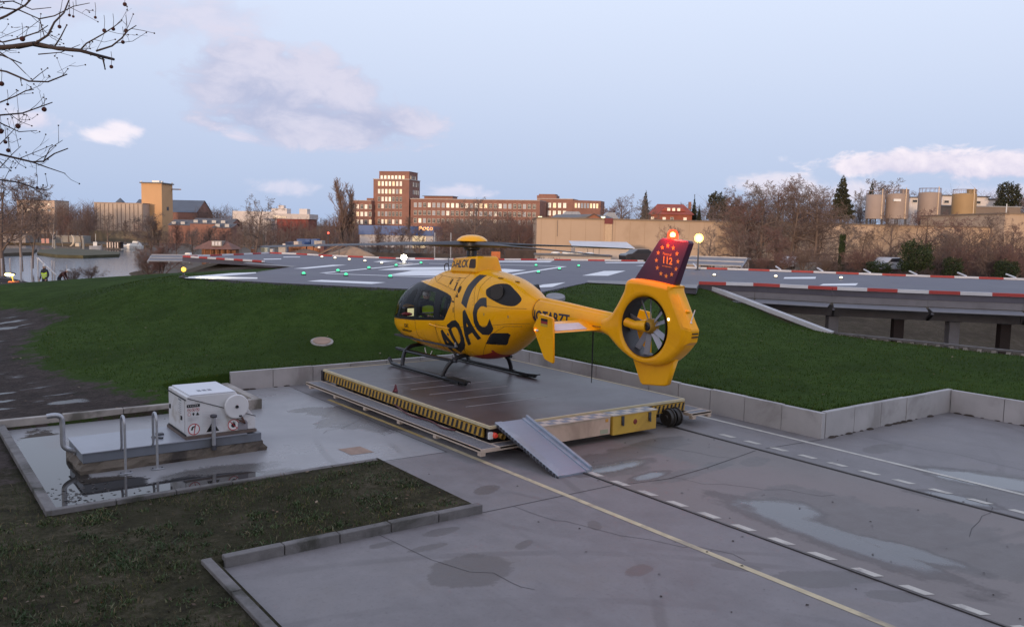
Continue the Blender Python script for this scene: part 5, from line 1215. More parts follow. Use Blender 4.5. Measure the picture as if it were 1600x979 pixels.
s = MB(); s.lathe([(DR + .0, -.2), (DR - .01, -.16), (DR - .01, .16), (DR, .2)], c=(DC[0], 0, DC[1]), axis='y', n=56); s.build('duct_lining', mat('duct_dark', (.028, .026, .028), .5, var=.1), hl, smooth=True)
fin = [(-5.51, 2.62), (-6.08, 3.36), (-6.12, 3.40), (-6.18, 3.415), (-6.80, 3.375), (-6.83, 3.33), (-6.52, 2.56)]
M_fin = mat('fin_navy_glow', (.055, .009, .034), .4, var=.1, coat=.3)  # navy fin with the red strobe glow put into its base colour
s = MB(); vs = []
for x_, z_ in fin: vs.append((x_, .085 - .03 * (z_ - 2.6), z_))
for x_, z_ in fin: vs.append((x_, -.085 + .03 * (z_ - 2.6), z_))
k = len(fin); s.add(vs, [list(range(k)), [k + i for i in range(k)][::-1]] + [[i, k + i, k + (i + 1) % k, (i + 1) % k] for i in range(k)]); fo = s.build('tail_fin', M_fin, hl, bevel=.02)
me = poly_mesh([[(-5.50, 1.16), (-5.74, .68), (-5.80, .645), (-6.34, .705), (-6.42, .74), (-6.60, 1.25)]], extrude=.03, bevel=.03, off=-.03); me.transform(TX); me.materials.append(M_yel); link('tail_bumper', me, hl)
M_star = mat('star_orange', (.72, .33, .05), .5, var=0)
finp = lambda x_, z_: (x_, .085 - .03 * (z_ - 2.6) + .004, z_)
st = MB(); cx, cz = -6.325, 3.005
for k in range(12):
    a = math.pi / 2 + 2 * math.pi * k / 12; ox, oz = cx - .262 * math.cos(a), cz + .275 * math.sin(a)
    vs = []
    for j in range(10):
        r_ = .050 if j % 2 == 0 else .020; b_ = math.pi / 2 + math.pi * j / 5; vs.append(finp(ox - r_ * math.cos(b_), oz + r_ * math.sin(b_)))
    st.add(vs + [finp(ox, oz)], [[j, (j + 1) % 10, 10] for j in range(10)])
st.build('star_ring', M_star, fo)
def fin_text(txt, cx_, cz_, size, off=0.0):
    me_ = text_mesh(txt, size, offset=off)
    for v in me_.vertices: v.co = finp(cx_ - v.co.x, cz_ + v.co.y - .10 * v.co.x)
    me_.materials.append(M_star); link('fin_lettering', me_, fo)
fin_text('112', -6.33, 3.005, .17, .006); fin_text('Notruf', -6.315, 3.125, .075); fin_text('europaweit', -6.33, 2.905, .05)
# aft edge: wedge fairing with slots and light, white round light on the shroud
s = MB(); s.add([(-6.50, .16, 2.48), (-6.50, -.16, 2.48), (-6.88, -.19, 1.84), (-6.88, .19, 1.84), (-6.99, .10, 1.80), (-6.55, .08, 2.52), (-6.99, -.10, 1.80), (-6.55, -.08, 2.52)], [(5, 4, 6, 7), (0, 3, 4, 5), (2, 1, 7, 6), (3, 2, 6, 4), (1, 0, 5, 7)])
s.add([(-6.88, .185, 1.835), (-6.88, -.185, 1.835), (-6.84, -.17, 1.50), (-6.84, .17, 1.50), (-6.99, .11, 1.80), (-6.99, -.11, 1.80), (-6.96, -.10, 1.58), (-6.96, .10, 1.58)], [(4, 7, 6, 5), (0, 3, 7, 4), (2, 1, 5, 6), (3, 2, 6, 7), (1, 0, 4, 5)])
s.build('aft_fairing', M_yel, hl, bevel=.015)
for z_ in (1.74, 1.68): s = MB(); s.cbox((-6.975, .0, z_), (.04, .15, .022)); s.build('tail_slot', M_black, hl)
s = MB(); s.ell((-6.79, .0, 2.12), (.06, .06, .03), 6); s.build('tail_light', M_yel, hl, smooth=True)
s = MB(); s.obox((-6.90, .03, 1.93), (-6.96, .0, 2.16), .014, .014); s.ell((-6.90, .03, 1.93), (.03, .03, .02), 5); s.build('static_rod', M_white, hl)
s = MB(); s.ell((-6.53, .205, 1.965), (.022, .012, .022), 6); s.build('marker_lamp', emis('marker_white', (1, .95, .8), 6.0), hl)
# fan
s = MB(); s.lathe([(0, .10), (.10, .09), (.145, .03), (.145, -.08), (.1, -.12), (0, -.12)], c=(DC[0], 0, DC[1]), axis='y', n=28); hb_ = s.build('fan_hub', mat('hub_ochre', (.42, .22, .02), .45), hl, smooth='auto')
s = MB(); s.lathe([(.05, .115), (.075, .10), (.085, .09)], c=(DC[0], 0, DC[1]), axis='y', n=20); s.lathe([(0, .112), (.05, .112)], c=(DC[0], 0, DC[1]), axis='y', n=20); s.build('hub_ring', M_black, hb_)
for k in range(10):
    a = 2 * math.pi * k / 10 + .35 + (.10 if k % 2 else -.06); u = Vector((math.cos(a), 0, math.sin(a))); v = Vector((-u.z, 0, u.x)); vs = []
    for r_ in (.14, .545):
        for wy, tt in ((-.045, -.030), (.045, .030)):
            for th_ in (-.006, .006): vs.append(Vector((DC[0], .0, DC[1])) + u * r_ + v * (wy * (1.0 if r_ > .3 else .8)) + Vector((0, tt + th_, 0)))
    MB().add(vs, [(0, 1, 3, 2), (4, 6, 7, 5), (0, 4, 5, 1), (2, 3, 7, 6), (1, 5, 7, 3), (0, 2, 6, 4)]).build('fan_blade', mat('fan_grey', (.36, .36, .40), .4, metal=.3, var=.05), hl)
s = MB(); s.tube([(-5.36, .10, 1.80), (-5.40, .12, 1.80), (-5.60, .10, 1.76), (-5.86, .04, 1.765)], [.05, .09, .085, .12], 14); s.build('gear_strut', M_yel, hl, smooth='auto')
for a in (2.0, 4.4):
    s = MB(); s.obox((DC[0], -.12, DC[1]), (DC[0] + .54 * math.cos(a), -.12, DC[1] + .54 * math.sin(a)), .05, .02); s.build('stator', mat('duct_dark', (.05, .048, .05), .45), hl)
# stabiliser, end plates
s = MB(); vs = []; prof = [(-4.08, 1.70), (-4.16, 1.725), (-4.35, 1.70), (-4.68, 1.575), (-4.35, 1.615), (-4.16, 1.65)]
for y_ in (-1.29, 1.29):
    for x_, z_ in prof: vs.append((x_, y_, z_))
s.add(vs, [list(range(6))[::-1], [6 + i for i in range(6)]] + [[i, (i + 1) % 6, 6 + (i + 1) % 6, 6 + i] for i in range(6)]); sb_ = s.build('stabiliser', M_yel, hl)
for sd_ in (1, -1):
    s = MB(); y0, y1 = sorted((sd_ * .42, sd_ * 1.22)); s.add([(-4.36, y0, 1.699), (-4.36, y1, 1.699), (-4.62, y1, 1.602), (-4.62, y0, 1.602)], [(0, 1, 2, 3)][::1])
    w_ = s.build('white_panel', mat('stab_white', (.60, .58, .56), .4), sb_); w_.location.z = .004
    me = poly_mesh([[(-4.28, 1.905), (-4.62, 1.868), (-4.66, 1.84), (-4.70, 1.02), (-4.67, .995), (-4.44, 1.045), (-4.40, 1.09), (-4.07, 1.61), (-4.08, 1.66), (-4.25, 1.88)]], extrude=.012, bevel=.014, off=-.014)
    me.transform(Matrix.Translation((0, sd_ * 1.315, 0)) @ TX); me.materials.append(M_yel); ep = link('end_plate', me, hl)
    if sd_ == 1:
        for i, (m_, nm) in enumerate(((M_black, 'black'), (mat('flag_red', (.30, .02, .02), .5), 'red'), (mat('flag_gold', (.55, .36, .03), .5), 'gold'))):
            s = MB(); z1 = 1.83 - i * .05; s.add([(-4.31, 1.344, z1), (-4.31, 1.344, z1 - .05), (-4.51, 1.344, z1 - .058), (-4.51, 1.344, z1 - .008)], [(0, 1, 2, 3)]); s.build('flag_band', m_, ep)
    s = MB(); s.ell((-4.20, sd_ * 1.345, 1.58), (.05, .02, .02), 6); s.build('lamp_socket', M_white, ep)
    s = MB(); s.ell((-4.155, sd_ * 1.352, 1.582), (.024, .016, .018), 6); s.build('position_lamp', emis('lamp_red', (1, .12, .03), 9.0) if sd_ == 1 else emis('lamp_green', (.1, 1, .3), 3.0), ep)
s = MB(); s.tube([(-4.34, .0, 1.50), (-4.34, .0, .93), (-4.335, .0, .45)], [.016, .014, .008], 6); s.build('trailing_aerial', M_black, hl)
# strobe on the fin
s = MB(); s.lathe([(.05, 0), (.05, .03), (.0, .03)], c=(-6.37, 0, 3.405), n=14); s.build('strobe_base', M_dsteel, fo)
s = MB(); s.ell((-6.37, 0, 3.475), (.05, .05, .05), 8); s.build('strobe_lamp', emis('strobe_core', (1, .62, .22), 14.0), fo, smooth=True)
m = bpy.data.materials.new('strobe_dome'); m.use_nodes = True; t = NT(m.node_tree); t.n.remove(t.n['Principled BSDF']); tr_ = t.add('ShaderNodeBsdfTransparent'); tr_.inputs[0].default_value = (1, .45, .3, 1); em_ = t.add('ShaderNodeEmission'); em_.inputs[0].default_value = (1, .07, .03, 1); em_.inputs[1].default_value = 1.6
ad_ = t.add('ShaderNodeAddShader'); t.link(tr_.outputs[0], ad_.inputs[0]); t.link(em_.outputs[0], ad_.inputs[1]); t.link(ad_.outputs[0], t.n['Material Output'].inputs[0])
s = MB(); s.lathe([(.10, 3.40), (.10, 3.47), (.085, 3.53), (.05, 3.565), (0, 3.575)], c=(-6.37, 0, 0), n=20); s.build('strobe_dome', m, fo, smooth=True)
l = bpy.data.lights.new('strobe', 'POINT'); l.energy = 60; l.color = (1, .05, .03); l.shadow_soft_size = .09
lo = bpy.data.objects.new('strobe_light', l); col.objects.link(lo); lo.parent = hl; lo.location = (-6.37, .22, 3.55)
# skids
for sd_ in (1, -1):
    s = MB(); s.tube(catmull([(2.18, sd_ * 1.0, .17), (2.08, sd_ * 1.0, .085), (1.92, sd_ * 1.0, .05), (1.0, sd_ * 1.0, .045), (-1.0, sd_ * 1.0, .045), (-1.3, sd_ * 1.0, .05)], 5), .046, 10); sk = s.build('skid', M_black, hl, smooth=True)
    s = MB(); s.add([(-.62, sd_ * 1.0 - .13, .098), (-1.15, sd_ * 1.0 - .12, .098), (-1.42, sd_ * 1.0 - .05, .11), (-1.42, sd_ * 1.0 + .05, .11), (-1.15, sd_ * 1.0 + .12, .098), (-.62, sd_ * 1.0 + .13, .098)] + [(x_, y_, .082) for x_, y_ in [(-.62, sd_ * 1.0 - .13), (-1.15, sd_ * 1.0 - .12), (-1.42, sd_ * 1.0 - .05), (-1.42, sd_ * 1.0 + .05), (-1.15, sd_ * 1.0 + .12), (-.62, sd_ * 1.0 + .13)]],
      [(5, 4, 3, 2, 1, 0), (6, 7, 8, 9, 10, 11)] + [(i, (i + 1) % 6, 6 + (i + 1) % 6, 6 + i) for i in range(6)]); s.cbox((-.9, sd_ * 1.0, .045), (.35, .12, .08)); s.build('skid_shoe', M_black, sk)
    s = MB(); s.tube(catmull([(2.15, sd_ * .80, .41), (1.3, sd_ * .82, .40), (-.6, sd_ * .80, .44)], 4), .036, 8); s.obox((2.16, sd_ * .80, .43), (-.5, sd_ * .80, .455), .10, .016); s.build('step_bar', M_black, hl)
for x_, xo in ((1.55, .18), (-.35, -.06)):
    s = MB(); P = [(x_ - xo * .2, -1.0, .06), (x_, -.97, .18), (x_ + xo * .6, -.86, .36), (x_ + xo, -.68, .48), (x_ + xo, -.4, .53), (x_ + xo, .4, .53), (x_ + xo, .68, .48), (x_ + xo * .6, .86, .36), (x_, .97, .18), (x_ - xo * .2, 1.0, .06)]
    s.tube(catmull(P, 4), .05, 10); s.build('cross_tube', M_black, hl, smooth=True)
s = MB(); s.tube(catmull([(1.35, .45, .5), (1.2, .5, .36), (1.05, .5, .34), (1.0, .45, .46)], 4), .014, 6); s.build('tow_hook', M_white, hl)
s = MB(); s.obox((3.08, .05, 1.09), (3.42, .12, 1.04), .05, .02); s.build('pitot_probe', M_yel, hl)
# cabin inside: floor, seats, panel, bulkhead
s = MB(); s.box(-.35, -.68, .70, 2.5, .68, .74); s.build('cabin_floor', mat('floor_dark', (.05, .05, .055), .8), hl)
M_seat = mat('seat_grey', (.08, .082, .10), .8)
for x_, y_ in ((1.75, -.36), (.55, .36), (.55, -.36)):
    s = MB(); s.box(x_ - .22, y_ - .22, 1.0, x_ + .24, y_ + .22, 1.1); st_ = s.build('seat', M_seat, hl, bevel=.03)
    s = MB(); s.add([(x_ - .22, y_ - .21, 1.1), (x_ - .22, y_ + .21, 1.1), (x_ - .36, y_ + .19, 1.72), (x_ - .36, y_ - .19, 1.72), (x_ - .30, y_ - .21, 1.1), (x_ - .30, y_ + .21, 1.1), (x_ - .44, y_ + .19, 1.72), (x_ - .44, y_ - .19, 1.72)], [(0, 1, 2, 3), (7, 6, 5, 4), (0, 3, 7, 4), (1, 5, 6, 2), (2, 6, 7, 3)]); s.build('backrest', M_seat, st_, bevel=.02)
    s = MB(); s.cbox((x_ - .40, y_, 1.83), (.08, .22, .16)); s.build('headrest', M_seat, st_, bevel=.02)
s = MB(); s.box(1.15, .14, 1.0, 1.6, .58, 1.1); st_ = s.build('seat', M_seat, hl, bevel=.03); s = MB(); s.box(1.62, .16, 1.1, 1.72, .56, 1.72); s.build('backrest', M_seat, st_, bevel=.02)
s = MB(); s.box(2.35, -.45, 1.15, 2.6, .45, 1.42); ip = s.build('instrument_panel', M_black, hl, bevel=.02)
s = MB(); s.box(2.338, .06, 1.2, 2.348, .38, 1.4); s.build('panel_screen', emis('screen', (.6, .55, .3), .9), ip)
s = MB(); s.ell((2.30, .42, 1.26), (.16, .14, .05), 6); s.build('red_bag', mat('bag_red', (.30, .02, .03), .6), hl)
s = MB(); s.box(-.38, -.68, .74, -.34, .68, 2.1); s.build('bulkhead', mat('bulkhead', (.30, .30, .31), .7), hl)
s = MB(); s.box(-.33, .30, 1.42, -.1, .62, 1.9); s.build('locker', mat('locker_white', (.55, .56, .58), .5), hl)
s = MB(); s.box(.9, .45, 1.99, 1.02, .60, 2.06); s.build('roof_light', emis('roof_red', (.6, .03, .03), .4), hl)

# ================================================================== PEOPLE
def person(label, loc, rotz, J, cols, hair=(.05, .03, .02), vest=None, helmet=None):
    """J: joints of the pose; one continuous skin-grown body with a face, hands and hair / clothing as children"""
    names = ['pelvis', 'spine', 'chest', 'neck', 'head', 'top', 'shl', 'ell', 'wrl', 'hal', 'shr', 'elr', 'wrr', 'har', 'hil', 'knl', 'anl', 'tol', 'hir', 'knr', 'anr', 'tor']
    rad = dict(pelvis=.145, spine=.135, chest=.15, neck=.06, head=.092, top=.075, shl=.075, ell=.05, wrl=.036, hal=.035, shr=.075, elr=.05, wrr=.036, har=.035, hil=.095, knl=.065, anl=.045, tol=.045, hir=.095, knr=.065, anr=.045, tor=.045)
    ed = [('pelvis', 'spine'), ('spine', 'chest'), ('chest', 'neck'), ('neck', 'head'), ('head', 'top'), ('chest', 'shl'), ('shl', 'ell'), ('ell', 'wrl'), ('wrl', 'hal'), ('chest', 'shr'), ('shr', 'elr'), ('elr', 'wrr'), ('wrr', 'har'),
          ('pelvis', 'hil'), ('hil', 'knl'), ('knl', 'anl'), ('anl', 'tol'), ('pelvis', 'hir'), ('hir', 'knr'), ('knr', 'anr'), ('anr', 'tor')]
    def grow(nm, keys, edges, scale, lev):
        me = bpy.data.meshes.new(nm); me.from_pydata([J[k] for k in keys], [(keys.index(a), keys.index(b)) for a, b in edges], [])
        o_ = bpy.data.objects.new(nm, me); col.objects.link(o_); o_.modifiers.new('skin', 'SKIN'); sk_ = me.skin_vertices[0] if len(me.skin_vertices) else None
        if sk_ is None:
            b_ = bmesh.new(); b_.from_mesh(me); b_.verts.layers.skin.verify(); b_.to_mesh(me); b_.free(); sk_ = me.skin_vertices[0]
        for i, k_ in enumerate(keys):
            r_ = rad[k_] * scale; sk_.data[i].radius = (r_, r_ * (.78 if k_ in ('chest', 'spine', 'pelvis') else 1)); sk_.data[i].use_root = (i == 0)
        su = o_.modifiers.new('sub', 'SUBSURF'); su.levels = lev; su.render_levels = lev
        dg_ = bpy.context.evaluated_depsgraph_get(); dg_.update(); m2 = bpy.data.meshes.new_from_object(o_.evaluated_get(dg_)); bpy.data.objects.remove(o_); return m2
    root = thing('person', label, 'person', loc, rotz)
    me = grow('body', names, ed, 1.0, 2); me.name = 'body'
    me.materials.clear()
    for c_ in (mat('cloth_%s' % cols[0][0], cols[0][1], .85), mat('cloth_%s' % cols[1][0], cols[1][1], .85), M_skin, M_black): me.materials.append(c_)
    pel = Vector(J['pelvis']); nk = Vector(J['neck'])
    for p in me.polygons:
        c_ = p.center; d = {k_: (c_ - Vector(J[k_])).length for k_ in names}; k_ = min(d, key=d.get)
        p.material_index = 2 if k_ in ('head', 'top', 'hal', 'har') else 3 if k_ in ('tol', 'tor', 'anl', 'anr') else 1 if k_ in ('pelvis', 'hil', 'hir', 'knl', 'knr') else 0
        p.use_smooth = True
    bo_ = link('body', me, root)
    hd, tp = Vector(J['head']), Vector(J['top']); up = (tp - hd).normalized(); fw_ = Vector((1, 0, 0)); fw_ = (fw_ - up * fw_.dot(up)).normalized(); sd_ = up.cross(fw_)
    for s_ in (1, -1):                                            # hands: palm, four fingers and a thumb
        w_, h_ = Vector(J['wrl' if s_ > 0 else 'wrr']), Vector(J['hal' if s_ > 0 else 'har']); d = (h_ - w_).normalized(); n_ = d.cross(Vector((0, 0, 1))); n_ = n_.normalized() if n_.length > .1 else Vector((0, 1, 0))
        fb = MB()
        for q, L_ in ((-.027, .07), (-.009, .08), (.009, .076), (.027, .06)): a = h_ + n_ * q; fb.tube([a, a + d * L_ * .5, a + d * L_ + Vector((0, 0, -.012))], [.009, .008, .007], 6)
        fb.tube([w_ + d * .04 + n_ * .03, w_ + d * .08 + n_ * .055, w_ + d * .11 + n_ * .06], [.011, .010, .008], 6); fb.build('fingers', M_skin, bo_, smooth=True)
    f_ = MB()
    f_.ell(hd + fw_ * .095 + up * .0, (.016, .014, .022), 5); f_.build('nose', M_skin, bo_, smooth=True)
    f_ = MB()
    for s_ in (1, -1): f_.ell(hd + fw_ * .085 + up * .03 + sd_ * .034 * s_, (.010, .014, .008), 5)
    f_.build('eyes', M_black, bo_)
    f_ = MB(); f_.ell(hd + fw_ * .086 - up * .045, (.008, .025, .006), 5); f_.build('mouth', mat('lip', (.30, .10, .08), .6), bo_)
    f_ = MB()
    for s_ in (1, -1): f_.ell(hd + sd_ * .092 * s_ + up * .005, (.022, .012, .032), 5)
    f_.build('ears', M_skin, bo_)
    f_ = MB(); c_ = hd + up * .055 - fw_ * .018; f_.ell(c_, (.108, .105, .092), 8)
    f_.build('helmet' if helmet else 'hair', mat('hair_%d' % int(hair[0] * 1000), helmet or hair, .5 if helmet else .9), root, smooth=True)
    if vest:
        kk = ['spine', 'pelvis', 'chest', 'shl', 'shr']; v_ = grow('vest', ['spine', 'pelvis', 'chest', 'shl', 'shr'], [('spine', 'pelvis'), ('spine', 'chest'), ('chest', 'shl'), ('chest', 'shr')], 1.16, 2)
        v_.materials.clear(); v_.materials.append(mat('hi_vis', vest, .7, var=.05)); v_.polygons.foreach_set('use_smooth', [True] * len(v_.polygons)); link('hi_vis_vest', v_, root)
        ch, pe = Vector(J['chest']), Vector(J['pelvis']); bd = MB()
        for t_ in (.3, .62):
            c_ = pe.lerp(ch, t_); bd.tube([c_ + Vector((.178 * math.cos(a), .178 * 1.08 * math.sin(a), 0)) for a in np.linspace(0, 2 * math.pi, 19)], .016, 5, cap=False)
        bd.build('reflective_band', mat('reflective', (.6, .6, .58), .3), root)
    return root
STAND = dict(pelvis=(0, 0, .95), spine=(.01, 0, 1.12), chest=(.0, 0, 1.34), neck=(.01, 0, 1.50), head=(.03, 0, 1.63), top=(.03, 0, 1.72), shl=(0, .17, 1.42), ell=(.0, .24, 1.14), wrl=(.14, .22, .95), hal=(.19, .21, .90), shr=(0, -.17, 1.42), elr=(0, -.24, 1.14), wrr=(.12, -.22, .94), har=(.17, -.21, .88),
             hil=(0, .09, .88), knl=(.03, .10, .48), anl=(-.02, .11, .08), tol=(.14, .12, .04), hir=(0, -.09, .88), knr=(.03, -.10, .48), anr=(-.02, -.11, .08), tor=(.14, -.12, .04))
SIT = dict(pelvis=(0, 0, .10), spine=(-.03, 0, .26), chest=(-.06, 0, .46), neck=(-.04, 0, .61), head=(-.01, 0, .73), top=(0, 0, .82), shl=(-.05, .18, .54), ell=(.08, .25, .30), wrl=(.30, .18, .26), hal=(.37, .15, .27), shr=(-.05, -.18, .54), elr=(.08, -.25, .30), wrr=(.30, -.18, .26), har=(.37, -.15, .27),
           hil=(.06, .10, .08), knl=(.42, .12, .10), anl=(.44, .12, -.30), tol=(.58, .12, -.34), hir=(.06, -.10, .08), knr=(.42, -.12, .10), anr=(.44, -.12, -.30), tor=(.58, -.12, -.34))
mh = Matrix.Translation(hl.location) @ Matrix.Rotation(HR, 4, 'Z')
YV = (.60, .86, .04)
person('crew member in a bright yellow green vest seated inside the helicopter cabin', mh @ Vector((1.42, .36, 1.06)), HR + math.pi, SIT, (('dark', (.03, .03, .04)), ('dark', (.03, .03, .04))), vest=YV, helmet=(.55, .56, .58))
q = at(70, 430, 50); q.z = float(height([(q.x, q.y)])[0])
CROUCH = {k_: (v_[0], v_[1], v_[2]) for k_, v_ in STAND.items()}
person('worker in a bright yellow green vest standing by the fence posts beyond the lawn', q, HEAD + R(-100), CROUCH, (('dark', (.03, .03, .04)), ('dark', (.03, .03, .04))), vest=YV, helmet=(.45, .42, .40))
BEND = dict(STAND); BEND.update(spine=(.10, 0, 1.08), chest=(.26, 0, 1.22), neck=(.38, 0, 1.30), head=(.48, 0, 1.34), top=(.56, 0, 1.38), shl=(.28, .17, 1.24), ell=(.36, .22, .98), wrl=(.46, .18, .78), hal=(.50, .16, .72), shr=(.28, -.17, 1.24), elr=(.36, -.22, .98), wrr=(.46, -.18, .78), har=(.50, -.16, .72))
q2 = at(92, 430, 51); q2.z = float(height([(q2.x, q2.y)])[0])
person('worker in dark clothes bending forward to the right of the one in a vest', q2, HEAD + R(10), BEND, (('brown', (.09, .035, .03)), ('dark', (.03, .03, .04))))
# ================================================================== BACKGROUND BUILDINGS
def frame(px, D, z=0.0, yaw=0.0):
    p = at(px, 380, D); return (p.x, p.y, z), HEAD + yaw
def mpp(D): return D / FPX
def zat(px, py, D): return at(px, py, D).z
rndB = random.Random(21)
LIT = [emis('lit_warm', (1, .78, .48), .34), emis('lit_pale', (1, .86, .68), .3), emis('lit_cream', (.85, .80, .70), .2), mat('pane_sky', (.30, .34, .42), .12, var=.1), mat('pane_dark', (.03, .032, .04), .12, var=.1)]
M_frm = mat('window_frame_white', (.58, .54, .48), .6, var=.05)
WM = {}
def window_mesh(w_, h_, pane, cross=True):
    key = (round(w_, 2), round(h_, 2), pane)
    if key in WM: return WM[key]
    s = MB(); f = .09 * w_; s.box(-w_ / 2, -.10, 0, w_ / 2, -.04, h_, 1)
    for a in ((-w_ / 2, 0, -w_ / 2 + f, h_), (w_ / 2 - f, 0, w_ / 2, h_), (-w_ / 2 + f, 0, w_ / 2 - f, f), (-w_ / 2 + f, h_ - f, w_ / 2 - f, h_)): s.box(a[0], -.18, a[1], a[2], -.101, a[3], 0)
    if cross: s.box(-f * .45, -.17, f, f * .45, -.101, h_ - f, 0); s.box(-w_ / 2 + f, -.165, h_ * .62, w_ / 2 - f, -.101, h_ * .62 + f * .8, 0)
    me = bpy.data.meshes.new('window'); me.from_pydata(s.v, [], s.f); me.materials.append(M_frm); me.materials.append(LIT[pane]); me.polygons.foreach_set('material_index', s.m)
    WM[key] = me; return me
def windows(parent, x0, dx, n, zs, w_, h_, probs, y=0.0, side=None, cross=True):
    for r, z in enumerate(zs):
        pr = probs[min(r, len(probs) - 1)]
        for i in range(n):
            pane = rndB.choices(range(5), pr)[0]
            o = bpy.data.objects.new('window', window_mesh(w_, h_, pane, cross and pane != 1)); col.objects.link(o); o.parent = parent
            if side is None: o.location = (x0 + i * dx, y, z)
            else: o.location = (side, x0 + i * dx, z); o.rotation_euler = (0, 0, R(90))
def bld(name, label, cat, px, D, yaw=0.0, group=None):
    loc, rz = frame(px, D, -3.4, yaw); return thing(name, label, cat, loc, rz, group)
def hz(o, px, py, D): return zat(px, py, D) - o.location.z
# ---- brick office block
D = 400; k = mpp(D); yw = R(-14)
bt = bld('office_tower', 'tall red brick office tower with rows of lit windows and a set back top floor', 'office tower', 583, D, yw)
zT = hz(bt, 611, 281, D); zS = hz(bt, 611, 268.5, D); W_ = 57 * k / math.cos(yw)
s = MB(); s.box(0, 0, 0, W_, 14, zT); s.build('wall', M_brick, bt)
s = MB(); s.box(-.2, -.2, zT + .002, W_ + .2, 14.2, zT + .35); s.build('parapet', mat('coping_pale', (.42, .36, .33), .7), bt)
s = MB(); s.box(7.2 * k, 1.6, zT + .352, W_ - .6, 12.5, zS); s.build('top_floor', M_brick, bt)
s = MB(); s.box(7.0 * k, 1.4, zS + .002, W_ - .4, 12.7, zS + .25); s.build('roof', mat('roof_edge', (.25, .12, .10), .7), bt)
rows = [hz(bt, 611, y, D) for y in (291, 303, 315, 326, 338, 350)]
windows(bt, 9.6 * k, 5.95 * k, 7, rows, 1.15, 2.15, [(3, 5, 2, 1, 0), (1, 3, 3, 5, 1), (0, 1, 2, 3, 5), (0, 0, 1, 2, 7), (0, 0, 1, 2, 7), (1, 1, 1, 1, 6)])
windows(bt, 11.5 * k, 5.95 * k, 7, [zT + .4], 1.2, 1.6, [(4, 5, 1, 0, 0)], y=1.6, cross=False)
windows(bt, 5, 2.2, 4, rows[:3], .9, 2.0, [(1, 1, 4, 3, 1)], side=W_)
windows(bt, 3.5, 1.9, 4, [zT + .45], 1.0, 1.5, [(1, 1, 4, 3, 1)], side=W_ - .6)
bw = bld('office_wing', 'long four storey red brick wing with window rows right of the brick tower', 'office wing', 641, D - 4, yw)
zW = hz(bw, 740, 313.5, D); L_ = 197 * k / math.cos(yw)
s = MB(); s.box(0, 0, 0, L_, 13, zW); s.build('wall', M_brick, bw); s = MB(); s.box(-.1, -.25, zW + .002, L_, 13.1, zW + .3); s.build('parapet', mat('coping_pale', (.42, .36, .33), .7), bw)
rows = [hz(bw, 740, y, D) for y in (326, 338, 350)]
windows(bw, 8 * k, 7.25 * k / math.cos(yw), 26, rows, 1.45, 2.1, [(2, 1, 3, 5, 4), (0, 0, 1, 2, 7), (0, 1, 1, 2, 7)])
s = MB(); s.box(17 * k, 4, zW + .31, 63 * k, 11, zW + 1.5); s.build('roof_house', M_brick, bw); s = MB(); s.box(15 * k, 3, zW + 1.502, 64 * k, 11.5, zW + 1.75); s.build('roof_slab', M_slate, bw)
be_ = bld('office_end_block', 'right end block of the red brick offices with white cross framed windows', 'office block', 838, D - 2, yw)
zE = hz(be_, 880, 312, D); L2 = 56 * k
s = MB(); s.box(0, -.6, 0, L2, 13, zE); s.build('wall', M_brick, be_); s = MB(); s.box(-.1, -.8, zE + .002, L2 + .1, 13.1, zE + .3); s.build('parapet', mat('coping_pale', (.42, .36, .33), .7), be_)
windows(be_, 4 * k, 7.9 * k, 6, [hz(be_, 880, y, D) for y in (325.5, 337.5, 350)], 1.5, 2.3, [(1, 0, 5, 1, 4)], y=-.6)
s = MB(); s.add([(L2 + .002, -.4, 0), (L2 + 40 * k, 5, 0), (L2 + 40 * k, 17, 0), (L2 + .002, 12.5, 0), (L2 + .002, -.4, zE - .3), (L2 + 40 * k, 5, zE - .3), (L2 + 40 * k, 17, zE - .3), (L2 + .002, 12.5, zE - .3)], [(3, 2, 1, 0), (4, 5, 6, 7), (0, 1, 5, 4), (1, 2, 6, 5), (2, 3, 7, 6), (3, 0, 4, 7)]); rb_ = s.build('return_wing', M_brick, be_)
for i in range(8):
    t_ = (4 + i * 4.4) / 40; o = bpy.data.objects.new('window', window_mesh(1.0, 2.2, rndB.choices(range(5), (5, 2, 3, 2, 1))[0], False)); col.objects.link(o); o.parent = be_
    o.location = (L2 + 40 * k * t_, -.4 + 5.4 * t_, hz(be_, 910, 325.5, D)); o.rotation_euler = (0, 0, math.atan2(5.4, 40 * k))
s = MB(); s.box(-3 * k, 3, zE + .31, 28 * k, 10, zE + 1.8); s.box(0, 2.9, zE + 1.82, 26 * k, 9, zE + 2.4); s.build('roof_house', M_brick, be_)
bl = bld('office_left_wing', 'short red brick wing left of the brick tower behind the poplars', 'office wing', 548, D - 1, yw)
zL = hz(bl, 565, 314, D); s = MB(); s.box(0, 0, 0, 34 * k, 12, zL); s.build('wall', M_brick, bl); s = MB(); s.box(-.1, -.2, zL + .002, 34 * k, 12.2, zL + .3); s.build('parapet', mat('coping_pale', (.42, .36, .33), .7), bl)
windows(bl, 4.5 * k, 7.0 * k, 5, [hz(bl, 565, y, D) for y in (326.5, 338, 350, 361)], 1.4, 2.1, [(0, 0, 4, 1, 3), (1, 0, 3, 1, 3), (3, 3, 1, 0, 2), (0, 0, 2, 1, 4)])
s = MB(); s.box(22 * k, 3, zL + .31, 33 * k, 9, zL + 1.4); s.build('roof_house', M_brick, bl)
